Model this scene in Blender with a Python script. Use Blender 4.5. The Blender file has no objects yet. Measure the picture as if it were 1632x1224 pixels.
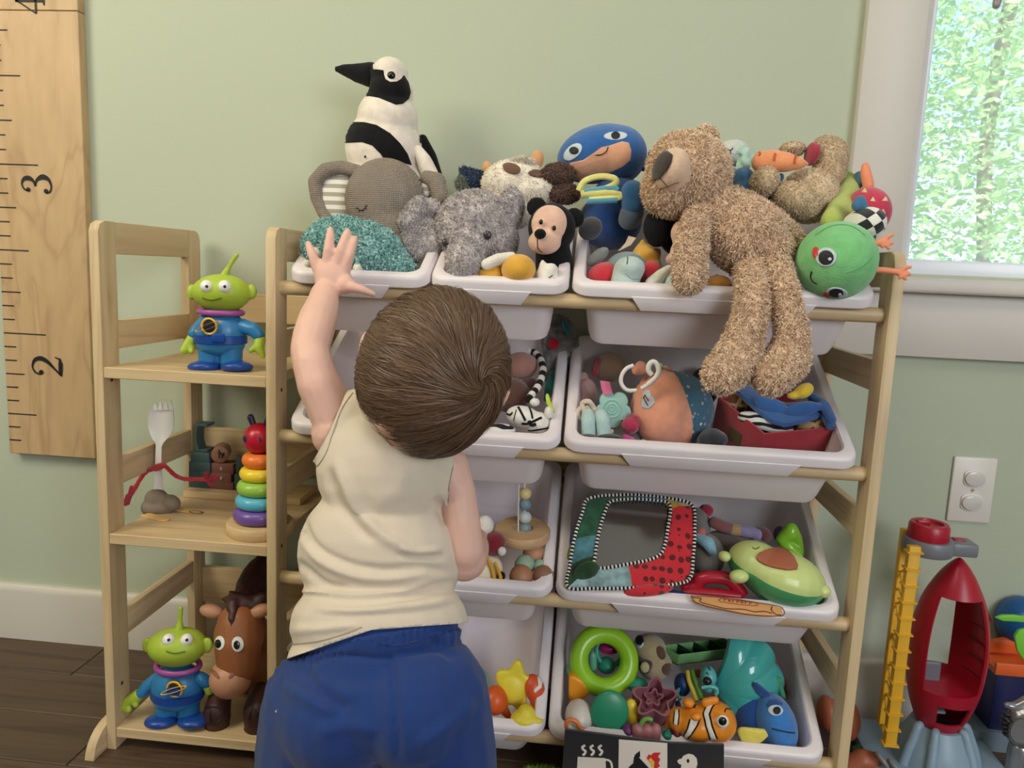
import bpy, bmesh, math, random
import numpy as np
from mathutils import Vector, Matrix, Euler, noise
from mathutils.bvhtree import BVHTree
from mathutils.geometry import delaunay_2d_cdt

random.seed(7)
rng = np.random.default_rng(7)
SC = bpy.context.scene
COL = SC.collection

# ------------------------------------------------------------------ camera
YAW, PITCH, ROLL, FPX, CY, CZ = .0935, .1463, .0435, 1217.4, -1.3385, .7634
_f = Vector((-math.sin(YAW), math.cos(YAW), 0)); _r = Vector((math.cos(YAW), math.sin(YAW), 0)); _u = Vector((0, 0, 1))
F = _f * math.cos(PITCH) - _u * math.sin(PITCH); _u2 = _u * math.cos(PITCH) + _f * math.sin(PITCH)
RT = _r * math.cos(ROLL) + _u2 * math.sin(ROLL); UP = _u2 * math.cos(ROLL) - _r * math.sin(ROLL)
CAM = Vector((0, CY, CZ))
cd = bpy.data.cameras.new('camera'); cam = bpy.data.objects.new('camera', cd); COL.objects.link(cam)
M = Matrix((RT, UP, -F)).transposed().to_4x4(); M.translation = CAM
cam.matrix_world = M
cd.sensor_fit = 'HORIZONTAL'; cd.sensor_width = 36; cd.lens = 36 * FPX / 1632; cd.clip_start = .02; cd.clip_end = 60
SC.camera = cam

# ------------------------------------------------------------------ light and exposure
SC.view_settings.view_transform = 'Standard'; SC.view_settings.look = 'None'
SC.view_settings.exposure = 0.0; SC.view_settings.gamma = 1.0; SC.view_settings.use_curve_mapping = False
SC.cycles.use_denoising = True
SC.cycles.max_bounces = 8; SC.cycles.diffuse_bounces = 4; SC.cycles.glossy_bounces = 3; SC.cycles.transmission_bounces = 6; SC.cycles.transparent_max_bounces = 12
SC.cycles.sample_clamp_indirect = 4
w = bpy.data.worlds.new('sky'); SC.world = w; w.use_nodes = True
wn = w.node_tree.nodes; bg = wn['Background']
sky = wn.new('ShaderNodeTexSky'); sky.sky_type = 'HOSEK_WILKIE'; sky.sun_direction = Vector((.3, -.5, .8)).normalized(); sky.turbidity = 5
w.node_tree.links.new(sky.outputs[0], bg.inputs[0]); bg.inputs[1].default_value = 20

def area(name, loc, target, size, power, col, sy=None):
    l = bpy.data.lights.new(name, 'AREA'); l.energy = power; l.color = col; l.shape = 'RECTANGLE'; l.size = size; l.size_y = sy or size
    o = bpy.data.objects.new(name, l); COL.objects.link(o); o.location = loc
    o.rotation_euler = (Vector(target) - Vector(loc)).to_track_quat('-Z', 'Y').to_euler()
    return o
area('window_light_left', (-1.55, -1.25, 1.75), (-.1, 0, .8), .7, 19, (1, .93, .74), .8)
area('window_light_right', (1.45, -2.9, 1.35), (.1, 0, .5), 1.1, 40, (.90, .92, 1), 1.2)
area('ceiling_lamp', (-.5, -1.25, 2.36), (-.4, -.5, .8), .8, 13.5, (1, .89, .70))
sun = bpy.data.lights.new('garden_sun', 'SUN'); sun.energy = 26; sun.angle = .01
so = bpy.data.objects.new('garden_sun', sun); COL.objects.link(so); so.rotation_euler = (math.radians(38), math.radians(12), 0)

# ------------------------------------------------------------------ materials
def lin(c):
    return tuple((v / 255 / 12.92 if v / 255 <= .04045 else ((v / 255 + .055) / 1.055) ** 2.4) for v in c)
_mc = {}
def mat(name, c, rough=.55, bump=0, bscale=200, var=0, vscale=20, sheen=0, spec=.5, c2=None, sss=0, coat=0, metal=0, alpha=None, trans=0, emit=None):
    if name in _mc: return _mc[name]
    m = bpy.data.materials.new(name); _mc[name] = m; m.use_nodes = True
    N = m.node_tree.nodes; L = m.node_tree.links; b = N['Principled BSDF']
    b.inputs['Roughness'].default_value = rough; b.inputs['Specular IOR Level'].default_value = spec
    b.inputs['Metallic'].default_value = metal
    if sheen: b.inputs['Sheen Weight'].default_value = sheen; b.inputs['Sheen Roughness'].default_value = .6
    if coat: b.inputs['Coat Weight'].default_value = coat; b.inputs['Coat Roughness'].default_value = .08
    if sss:
        b.inputs['Subsurface Weight'].default_value = sss; b.inputs['Subsurface Scale'].default_value = .012
        b.inputs['Subsurface Radius'].default_value = (1, .45, .3)
    if trans: b.inputs['Transmission Weight'].default_value = trans
    if alpha is not None: b.inputs['Alpha'].default_value = alpha
    a = lin(c)
    tc = N.new('ShaderNodeTexCoord')
    if var or c2:
        n = N.new('ShaderNodeTexNoise'); n.inputs['Scale'].default_value = vscale; n.inputs['Detail'].default_value = 4
        L.new(tc.outputs['Object'], n.inputs['Vector'])
        r = N.new('ShaderNodeMapRange'); r.inputs[1].default_value = .35; r.inputs[2].default_value = .65
        L.new(n.outputs[0], r.inputs[0])
        mx = N.new('ShaderNodeMix'); mx.data_type = 'RGBA'
        d = lin(c2) if c2 else tuple(v * (1 - var) for v in a)
        e = a if c2 else tuple(min(1, v * (1 + var)) for v in a)
        mx.inputs[6].default_value = (*d, 1); mx.inputs[7].default_value = (*e, 1)
        L.new(r.outputs[0], mx.inputs[0]); L.new(mx.outputs[2], b.inputs['Base Color'])
    else:
        b.inputs['Base Color'].default_value = (*a, 1)
    if bump:
        n2 = N.new('ShaderNodeTexNoise'); n2.inputs['Scale'].default_value = bscale; n2.inputs['Detail'].default_value = 3
        L.new(tc.outputs['Object'], n2.inputs['Vector'])
        bp = N.new('ShaderNodeBump'); bp.inputs['Strength'].default_value = bump; bp.inputs['Distance'].default_value = .002
        L.new(n2.outputs[0], bp.inputs['Height']); L.new(bp.outputs[0], b.inputs['Normal'])
    return m
def plush(name, c, **k):
    k.setdefault('bump', .5); k.setdefault('bscale', 500); k.setdefault('sheen', .35); k.setdefault('var', .07); k.setdefault('vscale', 60)
    return mat(name, c, rough=.9, spec=.15, **k)
def plastic(name, c, rough=.32, **k):
    return mat(name, c, rough=rough, spec=.5, **k)
def wood(name, c, dark, axis='z', scale=1.0, contrast=.6):
    if name in _mc: return _mc[name]
    m = bpy.data.materials.new(name); _mc[name] = m; m.use_nodes = True
    N = m.node_tree.nodes; L = m.node_tree.links; b = N['Principled BSDF']; b.inputs['Roughness'].default_value = .5
    tc = N.new('ShaderNodeTexCoord'); mp = N.new('ShaderNodeMapping')
    s = [38 * scale, 38 * scale, 38 * scale]; s['xyz'.index(axis)] = 2.6 * scale
    mp.inputs['Scale'].default_value = s; L.new(tc.outputs['Object'], mp.inputs['Vector'])
    oi = N.new('ShaderNodeObjectInfo'); ad = N.new('ShaderNodeVectorMath'); ad.operation = 'ADD'
    sc = N.new('ShaderNodeMath'); sc.operation = 'MULTIPLY'; sc.inputs[1].default_value = 40; L.new(oi.outputs['Random'], sc.inputs[0])
    L.new(mp.outputs[0], ad.inputs[0]); L.new(sc.outputs[0], ad.inputs[1])
    n = N.new('ShaderNodeTexNoise'); n.inputs['Scale'].default_value = .8; n.inputs['Detail'].default_value = 3; n.inputs['Distortion'].default_value = .8
    L.new(ad.outputs[0], n.inputs['Vector'])
    wv = N.new('ShaderNodeMath'); wv.operation = 'MULTIPLY'; wv.inputs[1].default_value = 11; L.new(n.outputs[0], wv.inputs[0])
    fr = N.new('ShaderNodeMath'); fr.operation = 'PINGPONG'; fr.inputs[1].default_value = 1; L.new(wv.outputs[0], fr.inputs[0])
    pw = N.new('ShaderNodeMath'); pw.operation = 'POWER'; pw.inputs[1].default_value = 2.5; L.new(fr.outputs[0], pw.inputs[0])
    n3 = N.new('ShaderNodeTexNoise'); n3.inputs['Scale'].default_value = 4; n3.inputs['Detail'].default_value = 6
    L.new(ad.outputs[0], n3.inputs['Vector'])
    av = N.new('ShaderNodeMath'); av.operation = 'MULTIPLY_ADD'; av.inputs[1].default_value = .55 * contrast; L.new(pw.outputs[0], av.inputs[0])
    n4 = N.new('ShaderNodeMath'); n4.operation = 'MULTIPLY_ADD'; n4.inputs[1].default_value = .6; n4.inputs[2].default_value = -.15; L.new(n3.outputs[0], n4.inputs[0])
    L.new(n4.outputs[0], av.inputs[2])
    mx = N.new('ShaderNodeMix'); mx.data_type = 'RGBA'; mx.clamp_factor = True
    mx.inputs[6].default_value = (*lin(c), 1); mx.inputs[7].default_value = (*lin(dark), 1)
    L.new(av.outputs[0], mx.inputs[0]); L.new(mx.outputs[2], b.inputs['Base Color'])
    bp = N.new('ShaderNodeBump'); bp.inputs['Strength'].default_value = .15; bp.inputs['Distance'].default_value = .001
    L.new(n3.outputs[0], bp.inputs['Height']); L.new(bp.outputs[0], b.inputs['Normal'])
    return m

# ------------------------------------------------------------------ pixels of the photograph -> points at a known distance from the wall
class View:
    """coordinates measured in a crop: x0, y0 the corner, s the size of one crop pixel in the 1632x1224 frame"""
    def __init__(s, x0=0, y0=0, k=1.0): s.x0, s.y0, s.k = x0, y0, k
    def px(s, x, y): return s.x0 + x * s.k, s.y0 + y * s.k
    def ray(s, x, y):
        a, b = s.px(x, y); return (F * FPX + RT * (a - 816) - UP * (b - 612)).normalized()
    def p(s, x, y, d):
        v = s.ray(x, y); return CAM + v * ((d - CAM.y) / v.y)
    def pz(s, x, y, z):
        v = s.ray(x, y); return CAM + v * ((z - CAM.z) / v.z)
    def m(s, n, x, y, d): return n * s.k * (s.p(x, y, d) - CAM).dot(F) / FPX
FULL = View()
c1 = View(0, 300, .2941); c2 = View(140, 600, .2451); c3 = View(120, 880, .2810); c4 = View(440, 80, .3268); c5 = View(860, 180, .3757)
c6 = View(880, 540, .3186); c7 = View(880, 780, .3186); c8 = View(880, 980, .3186)
d1 = View(1380, 700, .4278); d3 = View(720, 470, .2861); d4 = View(700, 740, .3957); d5 = View(400, 340, .3757); d6 = View(400, 720, .4116); d8 = View(620, 270, .2206)
e1 = View(1280, 380, .2123); e3 = View(1240, 900, .2646); e7 = View(1420, 820, .3302); e8 = View(880, 1100, .2206)
f1 = View(1340, 180, .2452); f2 = View(1060, 180, .1961); f3 = View(900, 360, .12255); f4 = View(900, 560, .1593); f5 = View(1120, 580, .1593)
f6 = View(880, 990, .1634); f7 = View(1080, 1000, .1634); f8 = View(1290, 1080, .1176)

def frame(rot=0, turn=0, nod=0):
    """axes that face the viewer: x right, y away, z up; rot turns counter-clockwise in the picture"""
    m = Matrix((RT, F, UP)).transposed()
    return m @ Matrix.Rotation(math.radians(-rot), 3, 'Y') @ Matrix.Rotation(math.radians(turn), 3, 'Z') @ Matrix.Rotation(math.radians(nod), 3, 'X')

# ------------------------------------------------------------------ geometry
class G:
    def __init__(s, view=FULL): s.bm = bmesh.new(); s.v = view
    def _xf(s, vs, m): 
        for v in vs: v.co = m @ v.co
        return s
    def sphere(s, c, r, rot=None, seg=20, rings=12):
        if not hasattr(r, '__len__'): r = (r, r, r)
        m = (rot if rot is not None else Matrix.Identity(3)).to_4x4() @ Matrix.Diagonal((*r, 1)); m.translation = Vector(c)
        g = bmesh.ops.create_uvsphere(s.bm, u_segments=seg, v_segments=rings, radius=1, matrix=m); return s
    def e(s, x, y, d, rx, ry, rd=None, rot=0, seg=20, rings=12, turn=0, nod=0):
        a, b = s.v.m(rx, x, y, d), s.v.m(ry, x, y, d)
        if rd is None: rd = min(a, b)
        return s.sphere(s.v.p(x, y, d), (a, rd, b), frame(rot, turn, nod), seg, rings)
    def cone(s, a, b, ra, rb, seg=16):
        a, b = Vector(a), Vector(b); d = b - a
        if d.length < 1e-6: return s
        m = d.to_track_quat('Z', 'Y').to_matrix().to_4x4(); m.translation = (a + b) / 2
        bmesh.ops.create_cone(s.bm, cap_ends=True, segments=seg, radius1=ra, radius2=rb, depth=d.length, matrix=m); return s
    def limb(s, pts, seg=14):
        """pts: (x, y, d, r) in crop pixels -> overlapping balls and cones, for remeshing"""
        q = [(s.v.p(x, y, d), s.v.m(r, x, y, d)) for x, y, d, r in pts]
        for p, r in q: s.sphere(p, r, seg=seg, rings=8)
        for (a, ra), (b, rb) in zip(q, q[1:]): s.cone(a, b, ra, rb, seg)
        return s
    def limbw(s, pts, seg=14):
        for p, r in pts: s.sphere(p, r, seg=seg, rings=8)
        for (a, ra), (b, rb) in zip(pts, pts[1:]): s.cone(a, b, ra, rb, seg)
        return s
    def box(s, c, size, rot=None, bev=0, seg=2):
        m = (rot if rot is not None else Matrix.Identity(3)).to_4x4() @ Matrix.Diagonal((*size, 1)); m.translation = Vector(c)
        g = bmesh.ops.create_cube(s.bm, size=1, matrix=m)
        if bev:
            es = list({e for v in g['verts'] for e in v.link_edges})
            bmesh.ops.bevel(s.bm, geom=es, offset=bev, segments=seg, profile=.5, affect='EDGES')
        return s
    def bx(s, x0, x1, y0, y1, z0, z1, bev=0, seg=2):
        return s.box(((x0 + x1) / 2, (y0 + y1) / 2, (z0 + z1) / 2), (abs(x1 - x0), abs(y1 - y0), abs(z1 - z0)), bev=bev, seg=seg)
    def tube(s, pts, rad, n=8, closed=False, flat=1.0, nrm=None):
        """swept tube; rad a number or a list; flat squashes it along nrm"""
        pts = [Vector(p) for p in pts]; k = len(pts)
        if not hasattr(rad, '__len__'): rad = [rad] * k
        ref = Vector(nrm) if nrm is not None else None
        rings = []; prev = None
        for i, p in enumerate(pts):
            a = pts[(i - 1) % k] if (i or closed) else p; b = pts[(i + 1) % k] if (i < k - 1 or closed) else p
            t = (b - a).normalized()
            if ref is not None: u = ref - t * ref.dot(t)
            elif prev is None: u = t.orthogonal()
            else: u = prev - t * prev.dot(t)
            u.normalize(); prev = u; v = t.cross(u)
            rings.append([s.bm.verts.new(p + (u * math.cos(q) * flat + v * math.sin(q)) * rad[i]) for q in [2 * math.pi * j / n for j in range(n)]])
        for i in range(k if closed else k - 1):
            A, B = rings[i], rings[(i + 1) % k]
            for j in range(n): s.bm.faces.new((A[j], A[(j + 1) % n], B[(j + 1) % n], B[j]))
        if not closed: s.bm.faces.new(rings[0][::-1]); s.bm.faces.new(rings[-1])
        return s
    def lathe(s, prof, m, n=32):
        """prof: (radius, height) pairs, spun about the z axis of matrix m"""
        m = m.to_4x4() if len(m) == 3 else m
        rings = [[s.bm.verts.new(m @ Vector((r * math.cos(2 * math.pi * j / n), r * math.sin(2 * math.pi * j / n), z))) for j in range(n)] for r, z in prof]
        for A, B in zip(rings, rings[1:]):
            for j in range(n): s.bm.faces.new((A[j], A[(j + 1) % n], B[(j + 1) % n], B[j]))
        if prof[0][0] > 1e-5: s.bm.faces.new(rings[0][::-1])
        if prof[-1][0] > 1e-5: s.bm.faces.new(rings[-1])
        return s
    def torus(s, m, R, r, n=40, k=14, squash=1.0):
        m = m.to_4x4() if len(m) == 3 else m
        rings = [[s.bm.verts.new(m @ Vector(((R + r * math.cos(b)) * math.cos(a), (R + r * math.cos(b)) * math.sin(a), r * squash * math.sin(b))))
                  for b in [2 * math.pi * j / k for j in range(k)]] for a in [2 * math.pi * i / n for i in range(n)]]
        for i in range(n):
            A, B = rings[i], rings[(i + 1) % n]
            for j in range(k): s.bm.faces.new((A[j], B[j], B[(j + 1) % k], A[(j + 1) % k]))
        return s
    def prism(s, pts, off, bev=0):
        """pts: world points of a flat outline, off: the extrusion vector"""
        a = [s.bm.verts.new(Vector(p)) for p in pts]; b = [s.bm.verts.new(Vector(p) + Vector(off)) for p in pts]; k = len(pts)
        fs = [s.bm.faces.new(a), s.bm.faces.new(b[::-1])]
        for i in range(k): fs.append(s.bm.faces.new((a[i], b[i], b[(i + 1) % k], a[(i + 1) % k])))
        bmesh.ops.recalc_face_normals(s.bm, faces=fs)
        if bev:
            es = [e for f in fs[:2] for e in f.edges]
            bmesh.ops.bevel(s.bm, geom=es, offset=bev, segments=2, profile=.5, affect='EDGES')
        return s
    def plate(s, pts, d, thick, bev=0):
        """crop-pixel outline standing at distance d, thick metres deep"""
        return s.prism([s.v.p(x, y, d) for x, y in pts], (0, thick, 0), bev)
    def mesh(s, name='m', smooth=True):
        me = bpy.data.meshes.new(name); s.bm.normal_update(); s.bm.to_mesh(me); s.bm.free()
        if smooth:
            me.polygons.foreach_set('use_smooth', [True] * len(me.polygons)); me.set_sharp_from_angle(angle=math.radians(42))
        return me

def smooth_path(pts, n=6, closed=False):
    P = [Vector(p) for p in pts]; k = len(P); out = []
    rngi = range(k) if closed else range(k - 1)
    for i in rngi:
        g = lambda j: P[j % k] if closed else P[max(0, min(k - 1, j))]
        a, b, c, d = g(i - 1), g(i), g(i + 1), g(i + 2)
        for q in range(n):
            t = q / n
            out.append(.5 * ((2 * b) + (c - a) * t + (2 * a - 5 * b + 4 * c - d) * t * t + (3 * b - a - 3 * c + d) * t ** 3))
    if not closed: out.append(P[-1])
    return out

def remesh(g, voxel=.003, it=4, noise_amp=0, noise_scale=30):
    """melts the overlapping pieces of a collector into one continuous skin"""
    me = g.mesh('tmp'); o = bpy.data.objects.new('tmp', me); COL.objects.link(o)
    m = o.modifiers.new('r', 'REMESH'); m.mode = 'VOXEL'; m.voxel_size = voxel
    if it: q = o.modifiers.new('s', 'SMOOTH'); q.factor = .5; q.iterations = it
    dg = bpy.context.evaluated_depsgraph_get(); ev = o.evaluated_get(dg); out = bpy.data.meshes.new_from_object(ev)
    bpy.data.objects.remove(o); bpy.data.meshes.remove(me)
    if noise_amp:
        for v in out.vertices: v.co += v.normal * noise_amp * noise.noise(v.co * noise_scale)
    out.polygons.foreach_set('use_smooth', [True] * len(out.polygons))
    return out

def add_fur(me, count, length, width, lean=.5, down=Vector((0, 0, -1)), jitter=.5, keep=None, seed=1, curl=.3):
    """short tapered tufts standing on the skin, in the same mesh"""
    me.calc_loop_triangles(); nt = len(me.loop_triangles)
    tv = np.empty(nt * 3, 'i'); me.loop_triangles.foreach_get('vertices', tv); tv = tv.reshape(-1, 3)
    co = np.empty(len(me.vertices) * 3); me.vertices.foreach_get('co', co); co = co.reshape(-1, 3)
    A, B, C = co[tv[:, 0]], co[tv[:, 1]], co[tv[:, 2]]; cr = np.cross(B - A, C - A); ar = np.linalg.norm(cr, axis=1); nn = cr / np.maximum(ar, 1e-12)[:, None]
    r = np.random.default_rng(seed); idx = r.choice(nt, count, p=ar / ar.sum())
    u, v = r.random(count), r.random(count); fl = u + v > 1; u[fl], v[fl] = 1 - u[fl], 1 - v[fl]
    p = A[idx] + (B - A)[idx] * u[:, None] + (C - A)[idx] * v[:, None]; n = nn[idx]
    if keep is not None:
        k = keep(p, n); p, n = p[k], n[k]; count = len(p)
    d = np.array(down)[None, :] * lean + r.normal(0, jitter, (count, 3)); d -= n * (d * n).sum(1)[:, None] * .7
    d = n * .8 + d; d /= np.linalg.norm(d, axis=1)[:, None]
    s = np.cross(d, r.normal(0, 1, (count, 3))); s /= np.maximum(np.linalg.norm(s, axis=1), 1e-9)[:, None]
    L = length * r.uniform(.6, 1.25, count)[:, None]; W = width * r.uniform(.7, 1.3, count)[:, None]
    b = r.normal(0, curl, (count, 3)); mid = p + d * L * .55; tip = p + (d + b * .8) / np.linalg.norm(d + b * .8, axis=1)[:, None] * L
    p0 = p - n * width * .5
    V = np.stack([p0 - s * W, p0 + s * W, mid + s * W * .9, mid - s * W * .9, tip], 1).reshape(-1, 3)
    base = np.arange(count) * 5
    bm = bmesh.new(); bm.from_mesh(me); bm.verts.ensure_lookup_table()
    me2 = bpy.data.meshes.new('fur')
    f4 = np.stack([base, base + 1, base + 2, base + 3], 1); f3 = np.stack([base + 3, base + 2, base + 4], 1)
    me2.from_pydata(V.tolist(), [], f4.tolist() + f3.tolist())
    bm.from_mesh(me2); bm.to_mesh(me); bm.free(); bpy.data.meshes.remove(me2)
    me.polygons.foreach_set('use_smooth', [True] * len(me.polygons))
    return me

def bvh(me): return BVHTree.FromPolygons([v.co.copy() for v in me.vertices], [tuple(p.vertices) for p in me.polygons])

def patch(tree, view, poly, off=.0012, step=1.6, grow=None):
    """a sewn-on or printed patch that follows the surface: the outline, in crop pixels, is laid onto the nearest surface"""
    pl = [Vector(view.px(x, y)) for x, y in poly]; n = len(pl)
    edge = []
    for i in range(n):
        a, b = pl[i], pl[(i + 1) % n]; k = max(1, int((b - a).length / (step * 1.5)))
        edge += [a + (b - a) * j / k for j in range(k)]
    x0, x1 = min(p.x for p in edge), max(p.x for p in edge); y0, y1 = min(p.y for p in edge), max(p.y for p in edge)
    def inside(q):
        c = False
        for i in range(n):
            a, b = pl[i], pl[(i + 1) % n]
            if (a.y > q.y) != (b.y > q.y) and q.x < (b.x - a.x) * (q.y - a.y) / (b.y - a.y) + a.x: c = not c
        return c
    pts = list(edge); y = y0 + step / 2
    while y < y1:
        x = x0 + step / 2
        while x < x1:
            q = Vector((x, y))
            if inside(q) and min((q - e_).length_squared for e_ in edge) > (step * .6) ** 2: pts.append(q)
            x += step
        y += step
    ne = len(edge)
    vs, _, fs, *_ = delaunay_2d_cdt(pts, [(i, (i + 1) % ne) for i in range(ne)], [], 1, 1e-4)
    bm = bmesh.new(); out = []
    for q in vs:
        r = (F * FPX + RT * (q.x - 816) - UP * (q.y - 612)).normalized()
        h, nn, _, dist = tree.ray_cast(CAM, r)
        out.append(None if h is None else (bm.verts.new(h + nn * off), dist))
    for f in fs:
        if all(out[i] for i in f):
            ds = [out[i][1] for i in f]
            if max(ds) - min(ds) < .02:
                try: bm.faces.new([out[i][0] for i in f])
                except ValueError: pass
    bmesh.ops.delete(bm, geom=[v for v in bm.verts if not v.link_faces], context='VERTS')
    bmesh.ops.recalc_face_normals(bm, faces=bm.faces)
    if bm.faces and sum(((CAM - f.calc_center_median()).dot(f.normal)) for f in bm.faces) < 0: bmesh.ops.reverse_faces(bm, faces=bm.faces)
    bm.normal_update()
    be = [e for e in bm.edges if e.is_boundary]; nm = {v: v.normal.copy() for e in be for v in e.verts}
    ex = bmesh.ops.extrude_edge_only(bm, edges=be); new = [v for v in ex['geom'] if isinstance(v, bmesh.types.BMVert)]
    for v in new:
        o = min((w_ for w_ in nm), key=lambda w_: (w_.co - v.co).length_squared) if len(nm) < 400 else None
        nn = nm[o] if o else (CAM - v.co).normalized()
        v.co -= nn * (off + .0015)
    me = bpy.data.meshes.new('patch'); bm.to_mesh(me); bm.free()
    me.polygons.foreach_set('use_smooth', [True] * len(me.polygons))
    return me
def circ(x, y, rx, ry=None, rot=0, n=20):
    ry = ry or rx; a = math.radians(rot)
    return [(x + rx * math.cos(t) * math.cos(a) + ry * math.sin(t) * math.sin(a), y - rx * math.cos(t) * math.sin(a) + ry * math.sin(t) * math.cos(a)) for t in [2 * math.pi * i / n for i in range(n)]]
def line_on(tree, view, pts, w, off=.0006):
    """a line of stitching or paint that follows the surface"""
    q = []
    for x, y in [tuple(p) for p in smooth_path([Vector((a, b)) for a, b in pts], 5)]:
        h, nn, _, dd = tree.ray_cast(CAM, view.ray(x, y))
        if h is not None: q.append((h + nn * off, nn))
    if len(q) < 2: return None
    g = G(); nn = sum((b for a, b in q), Vector()) / len(q)
    g.tube([a for a, b in q], w, 6, flat=.5, nrm=nn); return g.mesh()

# ------------------------------------------------------------------ objects
def link(name, me, m, parent=None, label=None, kind=None):
    if isinstance(me, G): me = me.mesh()
    me.materials.clear(); me.materials.append(m)
    o = bpy.data.objects.new(name, me); COL.objects.link(o); me.name = name
    if parent is not None:
        o.parent = parent
        t = parent; off = Vector()
        while t is not None: off += t.location; t = t.parent
        if me.users == 1 and not me.get('local'):
            me.transform(Matrix.Translation(-off))
    if label: o['label'] = label
    if kind: o['kind'] = kind
    return o
def thing(name, label, cat, loc, group=None):
    o = bpy.data.objects.new(name, None); COL.objects.link(o); o.location = loc; o.empty_display_size = .02
    o['label'] = label; o['category'] = cat
    if group: o['group'] = group
    return o
def tag(o, label, cat, group=None):
    o['label'] = label; o['category'] = cat
    if group: o['group'] = group
    return o
def recenter(o):
    """single-mesh thing: put its origin at its base"""
    vs = o.data.vertices; lo = Vector((min(v.co.x for v in vs) + max(v.co.x for v in vs), min(v.co.y for v in vs) + max(v.co.y for v in vs), 0)) / 2
    lo.z = min(v.co.z for v in vs); o.data.transform(Matrix.Translation(-lo)); o.location = lo; return o
def single(name, me, m, label, cat, group=None):
    return recenter(tag(link(name, me, m), label, cat, group))
def struct(name, me, m, parent=None):
    o = link(name, me, m, parent)
    if parent is None: o['kind'] = 'structure'
    return o

# ================================================================== THE ROOM
WALL = mat('sage_wall_paint', (188, 195, 174), rough=.85, bump=.08, bscale=260, spec=.2)
TRIM = mat('white_trim_paint', (212, 205, 196), rough=.45, bump=.04, bscale=60)
CEIL = mat('ceiling_paint', (235, 232, 225), rough=.9)
X0, X1, Y0, H = -2.3, 2.3, -3.2, 2.42
WX0, WX1, WZ0, WZ1 = .505, 1.42, .788, 2.02          # window opening
g = G()
for a in ((X0, WX0, 0, H), (WX1, X1, 0, H), (WX0, WX1, 0, WZ0), (WX0, WX1, WZ1, H)): g.bx(a[0], a[1], 0, .12, a[2], a[3])
bmesh.ops.remove_doubles(g.bm, verts=g.bm.verts, dist=1e-5)
struct('wall_back', g.mesh(smooth=False), WALL)
struct('wall_left', G().bx(X0 - .1, X0, Y0, 0.12, 0, H).mesh(smooth=False), WALL)
struct('wall_right', G().bx(X1, X1 + .1, Y0, 0.12, 0, H).mesh(smooth=False), WALL)
struct('wall_front', G().bx(X0 - .1, X1 + .1, Y0 - .1, Y0, 0, H).mesh(smooth=False), WALL)
struct('ceiling', G().bx(X0 - .1, X1 + .1, Y0 - .1, .12, H, H + .1).mesh(smooth=False), CEIL)
# floor of dark boards
FW = wood('dark_oak_floor', (92, 72, 54), (54, 40, 30), 'x', .5, .9)
fl = struct('floor', G().bx(X0, X1, Y0, 0, -.06, -.006).mesh(smooth=False), mat('floor_joint', (30, 22, 16)))
bw = .118; k = 0; y = 0
pm = {}
while y > -1.7:
    x = X0 + (k * .73) % 1.3 - 1.2
    while x < X1:
        a, b = max(x, X0), min(x + 1.3, X1)
        if b - a > .05:
            if round(b - a, 3) not in pm: pm[round(b - a, 3)] = G().bx(0, b - a - .0015, -bw + .0015, 0, -.006, 0, bev=.0012, seg=1).mesh(smooth=False)
            o = bpy.data.objects.new('floor_board', pm[round(b - a, 3)]); COL.objects.link(o)
            if not o.data.materials: o.data.materials.append(FW)
            o.location = (a, y, 0); o.parent = fl
        x += 1.3
    y -= bw; k += 1
# baseboard with a rounded cap
BBZ = .111
g = G(); prof = [(0, 0), (-.014, 0), (-.014, BBZ - .012), (-.012, BBZ - .004), (-.008, BBZ), (0, BBZ)]
g.prism([(X0, a, b) for a, b in prof], (X1 - X0, 0, 0)); struct('baseboard_back', g.mesh(), TRIM)

# window
g = G(); win = struct('window_1', G().bx(WX0, WX0 + .012, -.001, .10, WZ0, WZ1).bx(WX1 - .012, WX1, -.001, .10, WZ0, WZ1).bx(WX0 + .012, WX1 - .012, -.001, .10, WZ1 - .012, WZ1).mesh(smooth=False), TRIM)
def wpart(n, g, m=TRIM, **k): return link(n, g.mesh(), m, win, **k)
wpart('window_casing', G().bx(.412, .503, -.021, 0, WZ0 - .006, 2.12, bev=.002))
wpart('window_casing', G().bx(WX1 - .003, WX1 + .09, -.021, 0, WZ0 - .006, 2.12, bev=.002))
wpart('window_casing', G().bx(.503, WX1 - .003, -.021, 0, WZ1 - .002, 2.12, bev=.002))
wpart('window_sill', G().bx(.385, WX1 + .12, -.042, .03, .757, .782, bev=.006, seg=3))
wpart('window_apron', G().bx(.40, WX1 + .09, -.018, 0, .652, .757, bev=.002))
SASH = mat('white_vinyl_sash', (232, 236, 244), rough=.3)
wpart('window_sash', G().bx(WX0 + .012, WX1 - .012, .004, .05, .782, .812, bev=.003).bx(WX0 + .012, WX0 + .02, .004, .05, .812, WZ1 - .03, bev=.002)
      .bx(WX1 - .045, WX1 - .012, .004, .05, .812, WZ1 - .03, bev=.003).bx(WX0 + .012, WX1 - .012, .004, .05, WZ1 - .045, WZ1 - .012, bev=.003), SASH)
GL = mat('window_glass', (255, 255, 255), rough=.0, trans=1); GL.node_tree.nodes['Principled BSDF'].inputs['IOR'].default_value = 1.0
wpart('window_pane', G().bx(WX0 + .02, WX1 - .045, .03, .033, .812, WZ1 - .045), GL)
SCN = mat('insect_screen_mesh', (225, 228, 225), rough=.7, alpha=.42)
wpart('insect_screen', G().bx(WX0 + .013, WX1 - .013, .075, .0755, .79, WZ1 - .013), SCN)
t = thing('window_pull', 'small grey pull hanging in front of the top of the window', 'window pull', FULL.p(1592, 8, -.02))
link('pull', G(FULL).limb([(1592, -40, -.02, 3), (1591, -6, -.02, 7), (1588, 8, -.02, 6)]), plastic('grey_pull', (150, 140, 138)), t)
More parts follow.
